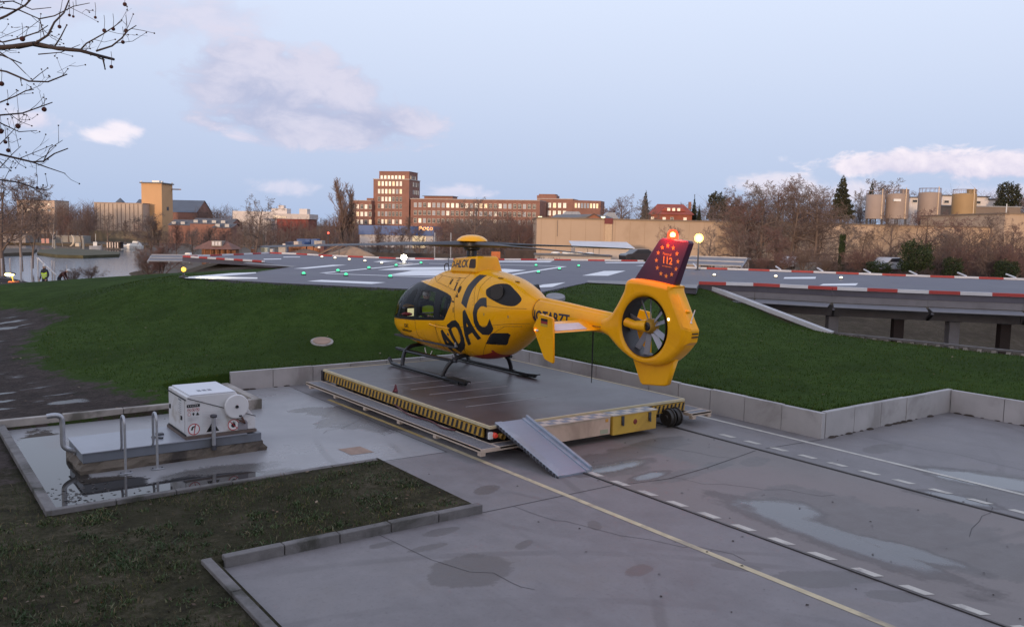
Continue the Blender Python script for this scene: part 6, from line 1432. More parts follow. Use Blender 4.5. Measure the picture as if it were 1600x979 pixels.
# ---- generic simple blocks
def block(name, label, cat, px0, px1, ytop, D, depth, m_, yaw=0, roof=None, group=None):
    o = bld(name, label, cat, px0, D, yaw, group); k_ = mpp(D); w_ = (px1 - px0) * k_ / math.cos(yaw); z = hz(o, (px0 + px1) / 2, ytop, D)
    MB().box(0, 0, 0, w_, depth, z).build('wall', m_, o)
    if roof: MB().box(-.15, -.15, z + .002, w_ + .15, depth + .15, z + .25).build('roof', roof, o)
    return o, w_, z, k_
M_tan = mat('tan_render', (.44, .33, .24), .9, var=.07, scale=.12, dirt=(.33, .235, .155), dscale=.05)
D = 150
o, w_, z, k = block('warehouse', 'very long windowless tan warehouse wall behind the bare trees', 'warehouse', 838, 1566, 349, D, 30, M_tan, roof=mat('warehouse_edge', (.20, .15, .11), .8))
s = MB(); s.box((944 - 838) * k, -.35, 0, (955 - 838) * k, -.01, z - .7); s.build('pilaster', mat('pilaster_pale', (.50, .37, .25), .9), o); s = MB(); s.box((943 - 838) * k, -.4, z - .69, (955.5 - 838) * k, -.01, z + .3); s.build('pilaster_cap', mat('cap_maroon', (.16, .035, .035), .7), o)
s = MB(); s.box((870 - 838) * k, -.06, z - 3, (870.6 - 838) * k, -.01, z - .2); s.build('downpipe', M_dsteel, o)
s = MB()
for px in np.arange(845, 1560, 23): s.box((px - 838) * k, .002 - .025, 0, (px - 838) * k + .03, -.001, z - .2)
s.build('panel_joint', mat('joint_tan', (.30, .21, .135), .9), o)
o2, w2, z2, k2 = block('warehouse_annex', 'taller tan warehouse block at the right edge of the picture', 'warehouse', 1567, 1900, 338, D - 4, 30, M_tan, roof=mat('warehouse_edge', (.20, .15, .11), .8))
s = MB(); s.box(12 * k2, 2, z2 + .26, 12.8 * k2, 2.2, z2 + 1.8); s.build('roof_pole', M_white, o2)
# brick shed with hipped grey roofs behind the wall
D = 205; k = mpp(D)
o = bld('brick_shed', 'red brick gabled shed with dark grey roofs rising behind the tan wall', 'shed', 846, D); z0 = hz(o, 900, 351, D); zr = hz(o, 900, 336, D)
X = lambda p: (p - 846) * k
s = MB(); s.wall_prism([(X(892), 0), (X(962), 0), (X(962), z0 - .3), (X(926), zr + .2), (X(892), z0 - .3)], -1, 0); s.build('gable', mat('orange_brick', (.30, .125, .075), .9, var=.15, scale=1), o)
s = MB(); s.add([(X(845), .01, z0), (X(900), .01, z0), (X(926), .01, zr + .3), (X(868), .01 + 3, zr + .1), (X(985), .01, z0), (X(950), 3, zr), (X(845), 14, z0), (X(985), 14, z0), (X(926), 14, zr + .3)], [(0, 1, 2, 3), (1, 4, 5, 2), (3, 2, 8, 6), (2, 5, 7, 8), (0, 3, 6)]); s.build('roof', M_slate, o)
s = MB(); s.obox((X(888), -1.05, z0 - .7), (X(926), -1.05, zr + .35), .15, .3); s.obox((X(966), -1.05, z0 - .7), (X(926), -1.05, zr + .35), .15, .3); s.build('verge', mat('verge_dark', (.10, .06, .05), .7), o)
s = MB(); s.box(0, .1, 0, X(985), 13, z0 - .05); s.build('wall', M_brick, o)
for a, b in ((875, 912), (941, 968)): s = MB(); s.wall_prism([(X(a), zr - .6), (X(b), zr - .6), (X(b) - 1, zr + .9), (X(a) + 1.5, zr + .9)], 4, 9); s.build('skylight', mat('skylight', (.26, .29, .34), .35, var=.2, scale=2), o)
for px in (843.5, 942):
    q = at(px, 349, 158); o = thing('floodlight_mast', '%s lit white floodlight mast standing above the tan wall' % ('left' if px < 900 else 'right'), 'floodlight', (q.x, q.y, q.z - .4), HEAD, 'lit masts behind the tan wall')
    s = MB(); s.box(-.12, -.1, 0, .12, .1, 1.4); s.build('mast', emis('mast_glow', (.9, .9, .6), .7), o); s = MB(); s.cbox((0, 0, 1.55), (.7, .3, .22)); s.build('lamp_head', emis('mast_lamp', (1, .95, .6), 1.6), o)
# white low sheds in front of the wall
D = 128; M_shed = mat('shed_white', (.50, .44, .40), .8, var=.06, scale=.4, dirt=(.40, .34, .31), dscale=.3)
o, w_, z, k = block('white_shed', 'long low white shed with a pale sheet roof in front of the tan wall', 'shed', 899, 988, 388, D, 9, M_shed)
s = MB(); s.add([(-.4, -.5, z + .05), (w_ + .3, -.5, z + .05), (w_ + .3, 9, z + .75), (-.4, 9, z + .75), (-.4, -.5, z + .15), (w_ + .3, -.5, z + .15), (w_ + .3, 9, z + .9), (-.4, 9, z + .9)], [(3, 2, 1, 0), (4, 5, 6, 7), (0, 1, 5, 4), (1, 2, 6, 5), (2, 3, 7, 6), (3, 0, 4, 7)]); s.build('roof', mat('sheet_roof', (.60, .60, .62), .4, var=.12, scale=.4), o)
for p in (918, 927, 936): s = MB(); s.box((p - 899) * k, -.03, .4, (p - 899) * k + .06, -.001, z - .1); s.build('door_joint', M_dsteel, o)
o, w_, z, k = block('graffiti_wall', 'low white wall with dark graffiti scribbles behind the pad barrier', 'wall', 837, 955, 400.5, 112, 3, M_shed, roof=mat('wall_cap', (.12, .12, .13), .7))
s = MB(); rr = random.Random(5)
for i in range(26):
    x_ = (4 + i * 1.35) * k; zz = z - rr.uniform(.35, .6); s.obox((x_, -.02, zz), (x_ + rr.uniform(-.06, .12), -.02, zz + rr.uniform(.12, .35)), .02, .05)
s.build('graffiti', mat('graffiti', (.20, .19, .21), .8), o)
for i, p in enumerate((868, 885, 893, 905, 921)):
    q = at(p, 398, 113.6); q.z = -3.4 + z + .25; o = thing('covered_bundle', '%s white wrapped bundle from the left on the low graffiti wall' % ordinal(i), 'bundle', q, HEAD, 'white bundles on the graffiti wall')
    s = MB(); s.ell((0, 0, .12), (.62, .5, .16 + .04 * (i % 2)), 6); s.build('wrap', M_white, o, smooth=True)
o, w_, z, k = block('dark_hoarding', 'dark brown timber hoarding left of the tan wall behind the rotor', 'hoarding', 790, 838, 390, 118, 2, mat('hoarding', (.06, .045, .04), .9, var=.3, scale=.8))
o, w_, z, k = block('orange_panel', 'bright orange site panel beside the helicopter rotor hub', 'panel', 768, 782, 393, 96, .3, mat('orange_panel', (.50, .14, .04), .7))
for p in (679, 704): 
    q = at(p, 405, 90); o = thing('site_post', 'thin grey site post behind the pad, %s' % ('left of the rotor' if p < 700 else 'nearer the rotor hub'), 'post', (q.x, q.y, float(height([(q.x, q.y)])[0]))); s = MB(); s.cyl((0, 0, 0), (0, 0, 2.6), .06, 8); s.build('shaft', M_steel, o)
o, w_, z, k = block('site_fence', 'long dark boarded site fence along the ground behind the far edge of the pad', 'fence', 470, 790, 395, 124, .3, mat('fence_dark', (.055, .045, .042), .9, var=.3, scale=.6))
# blue and white store
D = 300; k = mpp(D)
o, w_, z, k = block('store', 'low white store building with a broad blue band and a glowing sign', 'store', 562, 677, 366, D, 20, mat('store_white', (.62, .58, .56), .7, var=.05, scale=.2), yaw=R(-4))
s = MB(); zt = hz(o, 611, 352.5, D); s.box(-.3, -.5, z - .3, w_ + .3, 20, zt); s.build('blue_band', mat('store_blue', (.07, .13, .30), .6, var=.15, scale=.3), o)
sg = MB(); sx = (656 - 562) * k; cz_ = hz(o, 665, 357.5, D)
sgm = emis('sign_glow', (1, .42, .14), 2.6)
for q in ([(0, -.5), (0, .7), (.7, .8), (.9, .3), (.1, .1)], [(1.4, -.4), (1.2, .1), (1.6, .6), (2.2, .5), (2.3, -.1), (1.9, -.5), (1.4, -.4)], [(3.3, .5), (2.8, .5), (2.6, 0), (2.9, -.4), (3.4, -.3)], [(4.0, -.4), (3.7, .0), (4.0, .6), (4.5, .5), (4.6, -.2), (4.0, -.4)]): sg.tube([(sx + a, -.7, cz_ + b * .9) for a, b in q], .13, 6)
sg.build('lit_sign', sgm, o)
s = MB(); s.box(w_ * .72, -.06, .2, w_ * .9, -.001, z - .4); s.build('shop_window', emis('shop_light', (.9, .7, .42), .55), o)
# red house
D = 230; k = mpp(D)
o = bld('red_house', 'house with a red hipped tile roof and wide dormer behind the tail fin', 'house', 1012, D, R(-6)); ze = hz(o, 1045, 335, D); zr = hz(o, 1045, 318, D); w_ = 70 * k
s = MB(); s.box(.6, .6, 0, w_ - .6, 11, ze); s.build('wall', mat('house_brick', (.28, .09, .06), .9, var=.15, scale=.6), o)
M_tile = mat('red_tiles', (.27, .065, .045), .8, var=.18, scale=.7)
s = MB(); s.add([(0, 0, ze), (w_, 0, ze), (w_ - 2.5, 5.5, zr), (2.5, 5.5, zr), (w_, 11.6, ze), (0, 11.6, ze)], [(0, 1, 2, 3), (1, 4, 2), (4, 5, 3, 2), (5, 0, 3), (0, 5, 4, 1)]); rf = s.build('roof', M_tile, o)
s = MB(); s.add([(w_ * .28, 1.3, ze + .9), (w_ * .82, 1.3, ze + .9), (w_ * .76, 3.6, ze + 2.1), (w_ * .34, 3.6, ze + 2.1), (w_ * .34, 1.5, ze + 1.75), (w_ * .76, 1.5, ze + 1.75)], [(0, 1, 5, 4), (4, 5, 2, 3), (0, 4, 3), (1, 2, 5)]); dm = s.build('dormer', M_tile, rf)
for i in range(3):
    oo = bpy.data.objects.new('window', window_mesh(.8, .8, 1, True)); col.objects.link(oo); oo.parent = o; oo.location = (w_ * (.44 + .11 * i), 1.38, ze + .95)
for i, p in enumerate((6, 24, 36, 56)):
    oo = bpy.data.objects.new('window', window_mesh(.9, 1.2, (1, 2, 4, 1)[i], True)); col.objects.link(oo); oo.parent = o; oo.location = (p * k, .62, ze - 1.9)
s = MB(); s.box(w_ * .9, 5, zr - 1.2, w_ * .96, 6, zr + .7); s.build('chimney', M_brick, rf)
D = 215
block('red_gable', 'red brick gable among the trees right of the dark evergreen', 'shed', 1138, 1161, 323, D, 8, mat('house_brick', (.28, .09, .06), .9), roof=M_tile)
# silos
for i, (x0, x1, yt, lab) in enumerate(((1352, 1380, 305, 'leftmost of four grey brown storage tanks above the tan wall'), (1383.5, 1417, 303.5, 'second storage tank from the left with a white plate near its rim'), (1434, 1467, 301.5, 'third storage tank from the left above the tan wall'), (1487, 1522, 303.5, 'rightmost storage tank, more ochre than the other three'))):
    D = 190; k = mpp(D); r_ = (x1 - x0) / 2 * k; q = at((x0 + x1) / 2, 342, D); o = thing('storage_tank', lab, 'tank', (q.x, q.y, -3.4), HEAD, 'storage tanks above the tan wall'); z0 = q.z + 3.4; z1 = zat((x0 + x1) / 2, yt, D) + 3.4
    mt = mat('tank_ochre', (.33, .22, .11), .7, var=.08, scale=.3) if i == 3 else mat('tank_grey', (.30, .235, .20), .7, var=.08, scale=.3)
    s = MB(); s.lathe([(r_, z0), (r_, z1), (r_ * .98, z1 + .05), (0, z1 + .3)], n=32); s.build('shell', mt, o, smooth='auto')
    s = MB()
    for kx in range(6): s.cyl((r_ * .9 * math.cos(kx * 1.05), r_ * .9 * math.sin(kx * 1.05), 0), (r_ * .9 * math.cos(kx * 1.05), r_ * .9 * math.sin(kx * 1.05), z0 + .05), .14, 6)
    s.build('support', M_dsteel, o)
    s = MB(); s.cyl((r_ * .35, -r_ * .97, z0), (r_ * .35, -r_ * .97, z1 + 1.3), .10, 8); s.build('ladder_pole', mat('pole_cream', (.60, .46, .32), .6), o)
    s = MB(); nr = 16
    for kx in range(nr): a = 2 * math.pi * kx / nr; s.cyl((r_ * .95 * math.cos(a), r_ * .95 * math.sin(a), z1), (r_ * .95 * math.cos(a), r_ * .95 * math.sin(a), z1 + 1.0), .035, 5)
    s.tube([(r_ * .95 * math.cos(a), r_ * .95 * math.sin(a), z1 + 1.0) for a in np.linspace(0, 2 * math.pi, 25)], .04, 5); s.build('railing', mat('rail_brown', (.18, .12, .10), .6), o)
    if i in (1, 3): s = MB(); s.box(r_ * .45, .2, z1 + .02, r_ * 1.05, 1.4, z1 + 1.15); s.build('rim_box', mt, o)
    if i == 1: s = MB(); s.box(-r_ * .75, -r_ * .82, z1 - 1.6, -r_ * .1, -r_ * 1.0, z1 - 1.1); s.build('name_plate', M_white, o)
D = 232; M_wb = mat('villa_white', (.60, .55, .52), .7, var=.06, scale=.3)
o, w_, z, k = block('white_villa', 'white flat roofed buildings behind the storage tanks', 'building', 1412, 1552, 317, D, 10, M_wb)
for a, b, yt in ((1417, 1436, 309), (1466, 1492, 306), (1518, 1538, 308), (1538, 1550, 312)):
    s = MB(); s.box((a - 1412) * k, -.4, .0, (b - 1412) * k, 8, hz(o, a, yt, D)); s.build('upper_storey', M_wb, o); s = MB(); s.box((a - 1412) * k - .2, -.7, hz(o, a, yt, D) + .002, (b - 1412) * k + .2, 8, hz(o, a, yt, D) + .3); s.build('flat_roof', mat('roof_dark', (.08, .07, .07), .7), o)
windows(o, 2, 4.2, 5, [hz(o, 1480, 318, D)], 1.5, .9, [(0, 1, 2, 1, 5)], y=-.42, cross=False)
o, w_, z, k = block('concrete_hall', 'low brown concrete hall below the white buildings right of the tanks', 'building', 1466, 1590, 323, 210, 10, mat('hall_brown', (.20, .155, .125), .9, var=.12, scale=.3), roof=mat('hall_edge', (.28, .28, .29), .7))
# ---- left side
D = 330; k = mpp(D)
o = bld('ochre_tower', 'tall windowless ochre tower with flat roof beside the pale ribbed warehouse', 'tower', 222.5, D); z = hz(o, 238, 286.5, D); w_ = 31.5 * k
s = MB(); s.box(0, 0, 0, w_, 10.5, z); s.build('wall', mat('ochre_render', (.58, .35, .18), .9, var=.06, scale=.15), o)
s = MB(); s.box(-.5, -.5, z + .002, w_ + .5, 11, z + .4); rf = s.build('roof', mat('tower_roof', (.10, .09, .09), .6), o)
s = MB(); s.box(w_ * .42, 2, z + .41, w_ * .78, 6, z + 1.2); s.build('roof_box', M_white, rf); s = MB()
for p in ((.0, .2), (w_, .2), (w_, 10.2)): s.ell((p[0], p[1], z + .65), (.35, .35, .35), 5)
s.build('roof_ball', M_white, rf)
s = MB(); s.box(w_ - .1, 9.5, z - 1.9, w_ + 3.5, 10.2, z - 1.5); s.build('jib', mat('jib', (.32, .20, .12), .7), o); s = MB(); s.box(w_ + .001, 4.5, z - 10.0, w_ + .06, 6.5, z - 8.6); s.build('hatch', M_dsteel, o)
o, w_, z, k = block('ribbed_warehouse', 'pale ribbed warehouse with flat roof left of the ochre tower', 'warehouse', 148.5, 224, 317.5, D - 6, 18, mat('ribbed_pale', (.46, .37, .30), .85, var=.06, scale=.2, dirt=(.38, .30, .25), dscale=.1), roof=mat('ware_edge', (.34, .25, .20), .8))
s = MB()
for i in range(12): s.box(w_ * (i + .4) / 11.6, -.12, 0, w_ * (i + .4) / 11.6 + .22, -.001, z - .2)
s.build('rib', mat('rib_dark', (.22, .165, .135), .8), o)
def gable_hall(name, label, px0, px1, ye, yr, D, dp, mw_, mr_):
    o = bld(name, label, 'hall', px0, D); k_ = mpp(D); w_ = (px1 - px0) * k_; ze_ = hz(o, (px0 + px1) / 2, ye, D); zr_ = hz(o, (px0 + px1) / 2, yr, D + dp / 2)
    s = MB(); s.box(.2, .2, 0, w_ - .2, dp - .2, ze_); s.build('wall', mw_, o)
    s = MB(); s.add([(0, 0, ze_), (w_, 0, ze_), (w_, dp / 2, zr_), (0, dp / 2, zr_), (w_, dp, ze_), (0, dp, ze_)], [(0, 1, 2, 3), (3, 2, 4, 5), (0, 5, 4, 1)]); s.build('roof', mr_, o)
    s = MB(); s.add([(w_ - .25, .2, ze_), (w_ - .25, dp - .2, ze_), (w_ - .25, dp / 2, zr_ - .2)], [(0, 1, 2)]); s.build('gable', mw_, o)
    return o
M_bslate = mat('blue_slate', (.085, .105, .14), .6, var=.1, scale=.3)
gable_hall('brick_hall', 'brick hall with a big blue grey slate roof right of the ochre tower', 203, 308, 331, 312, 375, 20, M_brick, M_bslate)
q = at(188, 317, 390); o = thing('roof_spire', 'small dark pyramid roof peeping over the ribbed warehouse', 'roof', (q.x, q.y, -3.4), HEAD); zz = q.z + 3.4; s = MB(); s.box(-1.2, -1.2, 0, 1.2, 1.2, zz + .2); s.build('shaft', M_brick, o); s = MB(); s.add([(-1.6, -1.6, zz + .2), (1.6, -1.6, zz + .2), (1.6, 1.6, zz + .2), (-1.6, 1.6, zz + .2), (0, 0, zz + 2.3)], [(0, 1, 4), (1, 2, 4), (2, 3, 4), (3, 0, 4)]); s.build('roof', M_bslate, o)
for i, (a, b, ye, yr, lab) in enumerate(((262, 300, 352, 343, 'low brick shed with a dark roof and skylights under the blue grey hall'), (296, 362, 350, 341, 'long low brick workshop with a row of skylights right of the blue grey hall'), (330, 362, 356, 349, 'small brick shed with grey roof in front of the long workshop'))):
    o = gable_hall('workshop', lab, a, b, ye, yr, 290 - i * 6, 12, M_brick, mat('workshop_roof', (.10, .095, .10), .7, var=.15, scale=.5)); o['group'] = 'brick workshops below the hall'; w_ = (b - a) * mpp(290 - i * 6); ze_ = hz(o, (a + b) / 2, ye, 290 - i * 6)
    for j in range(max(2, int(w_ / 3.2))): s = MB(); s.box(1 + j * 3.0, 1.2, ze_ + .3, 2.4 + j * 3.0, 2.8, ze_ + 1.25); s.build('skylight', mat('skylight_grey', (.25, .27, .30), .4), o)
o, w_, z, k = block('apartment_block', 'pale apartment block far left between bare crowns', 'apartment block', 28, 87, 313, 430, 14, mat('flats_pale', (.50, .38, .30), .85, var=.1, scale=.2), roof=mat('flats_edge', (.30, .2, .16), .8))
windows(o, 2.5, 3.4, 5, [z - 2.6, z - 5.4], 1.6, 1.3, [(0, 1, 2, 2, 4)], cross=False)
for j in range(3): s = MB(); s.box(3 + j * 6, -1.2, z - 3.8, 6 + j * 6, -.001, z - 3.0); s.build('balcony', mat('flats_pale', (.5, .38, .3), .85), o)
o, w_, z, k = block('depot', 'white and red depot building behind the big bare tree', 'depot', 430, 482, 342, 330, 14, mat('depot_red', (.23, .06, .05), .85, var=.12, scale=.3))
s = MB(); z9 = hz(o, 455, 334, 330); s.box(-12, -.6, z + .002, w_ + .5, 14, z9); s.build('white_storey', mat('depot_white', (.52, .47, .45), .7, var=.08, scale=.3), o)
s = MB(); s.box(-2, 2, z9 + .002, 4, 8, z9 + 2.0); s.box(.5, 3, z9 + 2.002, 2.5, 6, z9 + 3.2); s.box(w_ - 4, 2, z9 + .002, w_ - 1, 7, z9 + 2); s.build('roof_house', M_wb, o); s = MB(); s.box(-.5, -.7, z9 - 1.6, 4.5, -.601, z9 - .9); s.build('window_band', mat('pane_dark', (.03, .032, .04), .12), o)
s = MB(); s.box(.3, -.15, 0, .5, -.001, z); s.build('white_pole', M_white, o)
block('low_offices', 'pale low office block left of the white and red depot', 'offices', 364, 424, 330, 350, 10, M_wb)
o, w_, z, k = block('quay_wall', 'long green grey quay wall below the ribbed warehouse', 'wall', 140, 410, 362.5, 296, 2, mat('quay_green', (.16, .135, .095), .9, var=.2, scale=.15))
block('yard_shed', 'pale low yard sheds under the trees at the far left bank', 'shed', -20, 40, 367, 262, 4, mat('yard_pale', (.28, .24, .22), .8, var=.25, scale=.4))
block('boat_house', 'pale boat house roof across the water left of the ribbed warehouse', 'boat house', 88, 130, 368, 275, 5, mat('boathouse_grey', (.26, .25, .23), .8, var=.2, scale=.3))

# ================================================================== WATER'S EDGE
def boat(label, px, py, D, L_, H_, yaw, hullc, cab=True):
    q = at(px, py, D); o = thing('cabin_boat' if cab else 'work_boat', label, 'boat', (q.x, q.y, WZ), HEAD + yaw, 'moored boats'); s = MB()
    vs = []; st_ = [(-.5, .8, .0), (-.3, 1, 0), (.15, 1, .02), (.38, .7, .1), (.5, .05, .22)]
    for t_, wd, zz in st_:
        for y_, z_ in ((-.16 * wd, H_ * (.42 + zz)), (-.12 * wd, -.1), (.12 * wd, -.1), (.16 * wd, H_ * (.42 + zz))): vs.append((t_ * L_, y_ * L_, z_))
    fs = []
    for i in range(4):
        for j in range(3): fs.append((i * 4 + j, i * 4 + j + 1, (i + 1) * 4 + j + 1, (i + 1) * 4 + j))
        fs.append((i * 4 + 3, i * 4, (i + 1) * 4, (i + 1) * 4 + 3))
    fs += [(3, 2, 1, 0), (16, 17, 18, 19)]; s.add(vs, fs); s.build('hull', hullc, o)
    s = MB()
    if cab:
        s.wall_prism([(-.42 * L_, H_ * .42), (.22 * L_, H_ * .42), (.14 * L_, H_ * .68), (-.06 * L_, H_ * .70), (-.10 * L_, H_), (-.30 * L_, H_), (-.40 * L_, H_ * .72)], -.11 * L_, .11 * L_); c_ = s.build('cabin', M_white, o, bevel=.05)
        s = MB()
        for a in (-.36, -.24, -.12, .02): s.box(a * L_, -.113 * L_, H_ * .52, (a + .07) * L_, -.1105 * L_, H_ * .62)
        s.box(-.28 * L_, -.113 * L_, H_ * .78, -.14 * L_, -.1105 * L_, H_ * .92); s.build('window', mat('pane_dark', (.03, .032, .04), .12), c_)
    else: s.box(-.2 * L_, -.08 * L_, H_ * .42, .1 * L_, .08 * L_, H_ * .9); s.cyl((0, 0, H_ * .9), (0, 0, H_ * 1.9), .05, 6); s.build('wheelhouse', M_white, o)
boat('large white cabin cruiser moored at the jetty below the ribbed warehouse', 206, 391, 246, 6.4, 2.2, R(176), M_white)
boat('white and blue cabin boat moored left of the brown hut', 288, 391, 180, 4.6, 1.6, R(170), mat('hull_blue', (.08, .12, .20), .4))
boat('small grey work boat with a mast moored left of the jetty', 150, 393, 236, 3.2, 2.2, R(20), mat('hull_grey', (.30, .32, .36), .5), False)
D = 236; k = mpp(D); q = at(165, 400, D); o = thing('jetty', 'timber jetty pavilion with white posts at the tip of the island', 'jetty', (q.x, q.y, WZ), HEAD)
s = MB(); s.box(0, 0, .3, 23 * k, 2.5, .5); s.build('floor', mat('jetty_wood', (.10, .07, .055), .8), o); s = MB(); s.box(-.1, 0, 2.0, 23 * k, 2.6, 2.2); s.build('roof', mat('jetty_wood', (.10, .07, .055), .8), o)
for i in range(5): s = MB(); s.box(2.2 * k + i * 4 * k, -.02, .51, 4 * k + i * 4 * k, .12, 1.99); s.build('post', mat('post_white', (.62, .52, .46), .6), o)
s = MB(); s.box(.3, 1.2, .51, 22 * k, 2.4, 1.99); s.build('back_wall', mat('jetty_dark', (.04, .03, .03), .9), o)
for px, h_, lab in ((86, 3.0, 'mooring post at the left end of the island'), (131, 3.4, 'mooring post at the front edge of the island before the jetty')):
    q = at(px, 401, 226); o = thing('mooring_post', lab, 'post', (q.x, q.y, WZ - .5)); s = MB(); s.cyl((0, 0, 0), (0, 0, h_), .28, 9); s.build('shaft', mat('post_grey', (.26, .25, .23), .8), o); s = MB(); s.cyl((0, 0, h_), (0, 0, h_ + .12), .31, 9); s.build('cap', M_kpale, o)
q = at(122, 392, 238); o = thing('pale_stone', 'big pale stone block on the island grass', 'stone', (q.x, q.y, -3.45), HEAD); s = MB(); s.cbox((0, 0, .5), (1.2, .9, 1.0)); s.build('block', mat('stone_pale', (.55, .48, .38), .8), o, bevel=.15)
q = at(114, 392, 238); o = thing('crescent_sculpture', 'pale crescent shaped sculpture on the island', 'sculpture', (q.x, q.y, -3.45), HEAD); s = MB(); P = [(1.25 * math.cos(a) - .9, 0, 1.7 + 1.6 * math.sin(a)) for a in np.linspace(-1.5, 1.1, 14)]; s.tube(P, [.10 + .22 * math.sin(math.pi * i / 13) for i in range(14)], 8); s.build('crescent', mat('stone_pale', (.55, .48, .38), .8), o, smooth=True)
for px, w_, lab in ((67.5, 5, 'pale pink board leaning among trees at the left of the island'), (74.5, 4.5, 'red and white board standing among trees left of the birch')):
    q = at(px, 389, 244); o = thing('notice_board', lab, 'board', (q.x, q.y, -3.45), HEAD); s = MB(); s.box(-.45, 0, .6, .45, .08, 1.9); s.build('panel', mat('board_pink', (.50, .26, .22), .7), o); s = MB(); s.box(-.4, .02, 0, -.3, .07, .6); s.box(.3, .02, 0, .4, .07, .6); s.build('leg', M_dsteel, o)

# ================================================================== BUILDING YARD BEYOND THE PAD
def gz(px, D): q = at(px, 400, D); return q.x, q.y, float(height([(q.x, q.y)])[0])
D = 104; k = mpp(D); x_, y_, z_ = gz(301, D); z_ = zat(330, 399, D) - .2
o = thing('site_hut', 'brown hip roofed garden hut with a dormer beyond the left corner of the pad', 'hut', (x_, y_, z_), HEAD)
s = MB(); s.add([(0, 0, .95), (62 * k, 0, .95), (46 * k, 2, 1.9), (16 * k, 2, 1.9), (62 * k, 4, .95), (0, 4, .95)], [(0, 1, 2, 3), (1, 4, 2), (4, 5, 3, 2), (5, 0, 3), (0, 5, 4, 1)]); rf = s.build('roof', mat('hut_tiles', (.20, .10, .075), .85, var=.2, scale=2), o)
s = MB(); s.box(27 * k, .6, 1.3, 43 * k, 2, 1.95); dm = s.build('dormer', mat('hut_dormer', (.28, .25, .22), .7), rf); s = MB()
for i in range(3): s.box(28 * k + i * 5 * k, .57, 1.4, 31.5 * k + i * 5 * k, .599, 1.85)
s.build('dormer_pane', mat('pane_sky', (.30, .34, .42), .12), dm)
s = MB()
for i in range(5): s.box(16 * k + i * 9 * k, .5, -1, 17.5 * k + i * 9 * k, .65, .94)
s.build('post', mat('hut_orange', (.34, .14, .07), .8), o); s = MB(); s.box(4 * k, 2.2, -1, 58 * k, 3.6, .94); s.build('wall', mat('hut_wall', (.22, .11, .07), .8, var=.3), o)
D = 128; k = mpp(D); M_blue = mat('container_blue', (.06, .13, .32), .6, var=.2, scale=1.5)
def crate(name, label, cat, x0, x1, yt, yb, D, m_, dp=2.2, group=None, det=True):
    kk = mpp(D); q = at((x0 + x1) / 2, yb, D); o = thing(name, label, cat, q, HEAD, group); w_ = (x1 - x0) * kk; h_ = (yb - yt) * kk
    s = MB(); s.box(-w_ / 2, 0, -1.2, w_ / 2, dp, h_); s.build('body', m_, o)
    if det:
        s = MB(); n_ = max(2, int(w_ / .5))
        for i in range(n_): s.box(-w_ / 2 + w_ * (i + .3) / n_, -.05, .05, -w_ / 2 + w_ * (i + .6) / n_, -.001, h_ - .08)
        s.box(-w_ / 2 - .03, -.06, h_ + .001, w_ / 2 + .03, dp, h_ + .08); s.build('rib', m_, o)
    return o
crate('container', 'dark blue container left of the taller blue stack', 'container', 446, 458, 379, 386, D, mat('container_navy', (.03, .06, .16), .6))
crate('container', 'wide blue tarpaulin covered stack in the middle of the yard', 'container', 464, 484, 374.5, 384, D + 2, M_blue)
crate('container', 'blue container right of the wide blue stack', 'container', 486, 495, 374.5, 386, D + 1, M_blue)
crate('pallet_stack', 'pale grey stack on top right of the blue containers', 'stack', 491, 503, 377, 383, D, mat('pallet_pale', (.42, .40, .38), .8))
crate('pallet_stack', 'white bag stack between the two blue containers', 'stack', 459, 466, 378, 384, D - 2, mat('pallet_white', (.55, .50, .48), .8))
pc_ = crate('portable_cabin', 'dark red site cabin with a white window right of the blue containers', 'cabin', 495, 506, 382, 391, D - 6, mat('cabin_red', (.14, .06, .06), .7)); MB().box(-.35, -.1, .3, .02, -.06, .75).build('window', M_white, pc_)
for i, (a, b, yt, yb) in enumerate(((451, 462, 384, 388), (461, 470, 383, 388), (468, 478, 383, 387), (480, 489, 384, 388), (490, 500, 388, 394), (455, 466, 388, 393))):
    crate('brick_pallet', ['leftmost brick pallet below the blue containers', 'second brick pallet from the left below the blue containers', 'brick pallet under the wide blue stack', 'brick pallet right under the blue container', 'lone brick pallet nearer the conveyor', 'brick pallet in front of the leftmost ones'][i], 'pallet', a, b, yt, yb, D - 6, mat('brick_orange', (.36, .155, .075), .85, var=.25, scale=3), 1.2, 'brick pallets in the yard')
for i, (a, b, yt, yb, c_, lab) in enumerate(((408, 413, 388, 395, (.16, .18, .15), 'small dark green cabinet behind the pad barrier'), (413.5, 418, 388, 396, (.42, .46, .42), 'pale green cabinet right of the small dark one'), (422, 426, 390, 394.5, (.60, .58, .56), 'small white cabinet beside the pale green one'), (435, 446, 386.5, 389.5, (.42, .38, .34), 'low pale plank stack under the yard sign'), (392, 396, 390, 396, (.34, .15, .08), 'orange brown stack at the foot of the big bare tree'))):
    crate('site_cabinet', lab, 'cabinet', a, b, yt, yb, 110, mat('cab_%d' % i, c_, .7), .8, det=True)
q = at(443.7, 383.5, 120); o = thing('yard_sign', 'small white sign with a red mark on two posts in the yard', 'sign', (q.x, q.y, q.z - 1.3), HEAD); s = MB(); s.box(-.18, 0, .98, .18, .05, 1.55); s.build('panel', M_white, o); s = MB(); s.box(-.1, -.008, 1.08, .06, -.001, 1.2); s.box(-.02, -.008, 1.2, .06, -.001, 1.45); s.build('red_mark', M_red, o); s = MB(); s.box(-.15, .01, 0, -.1, .05, .98); s.box(.1, .01, 0, .15, .05, .98); s.build('post', M_dsteel, o)
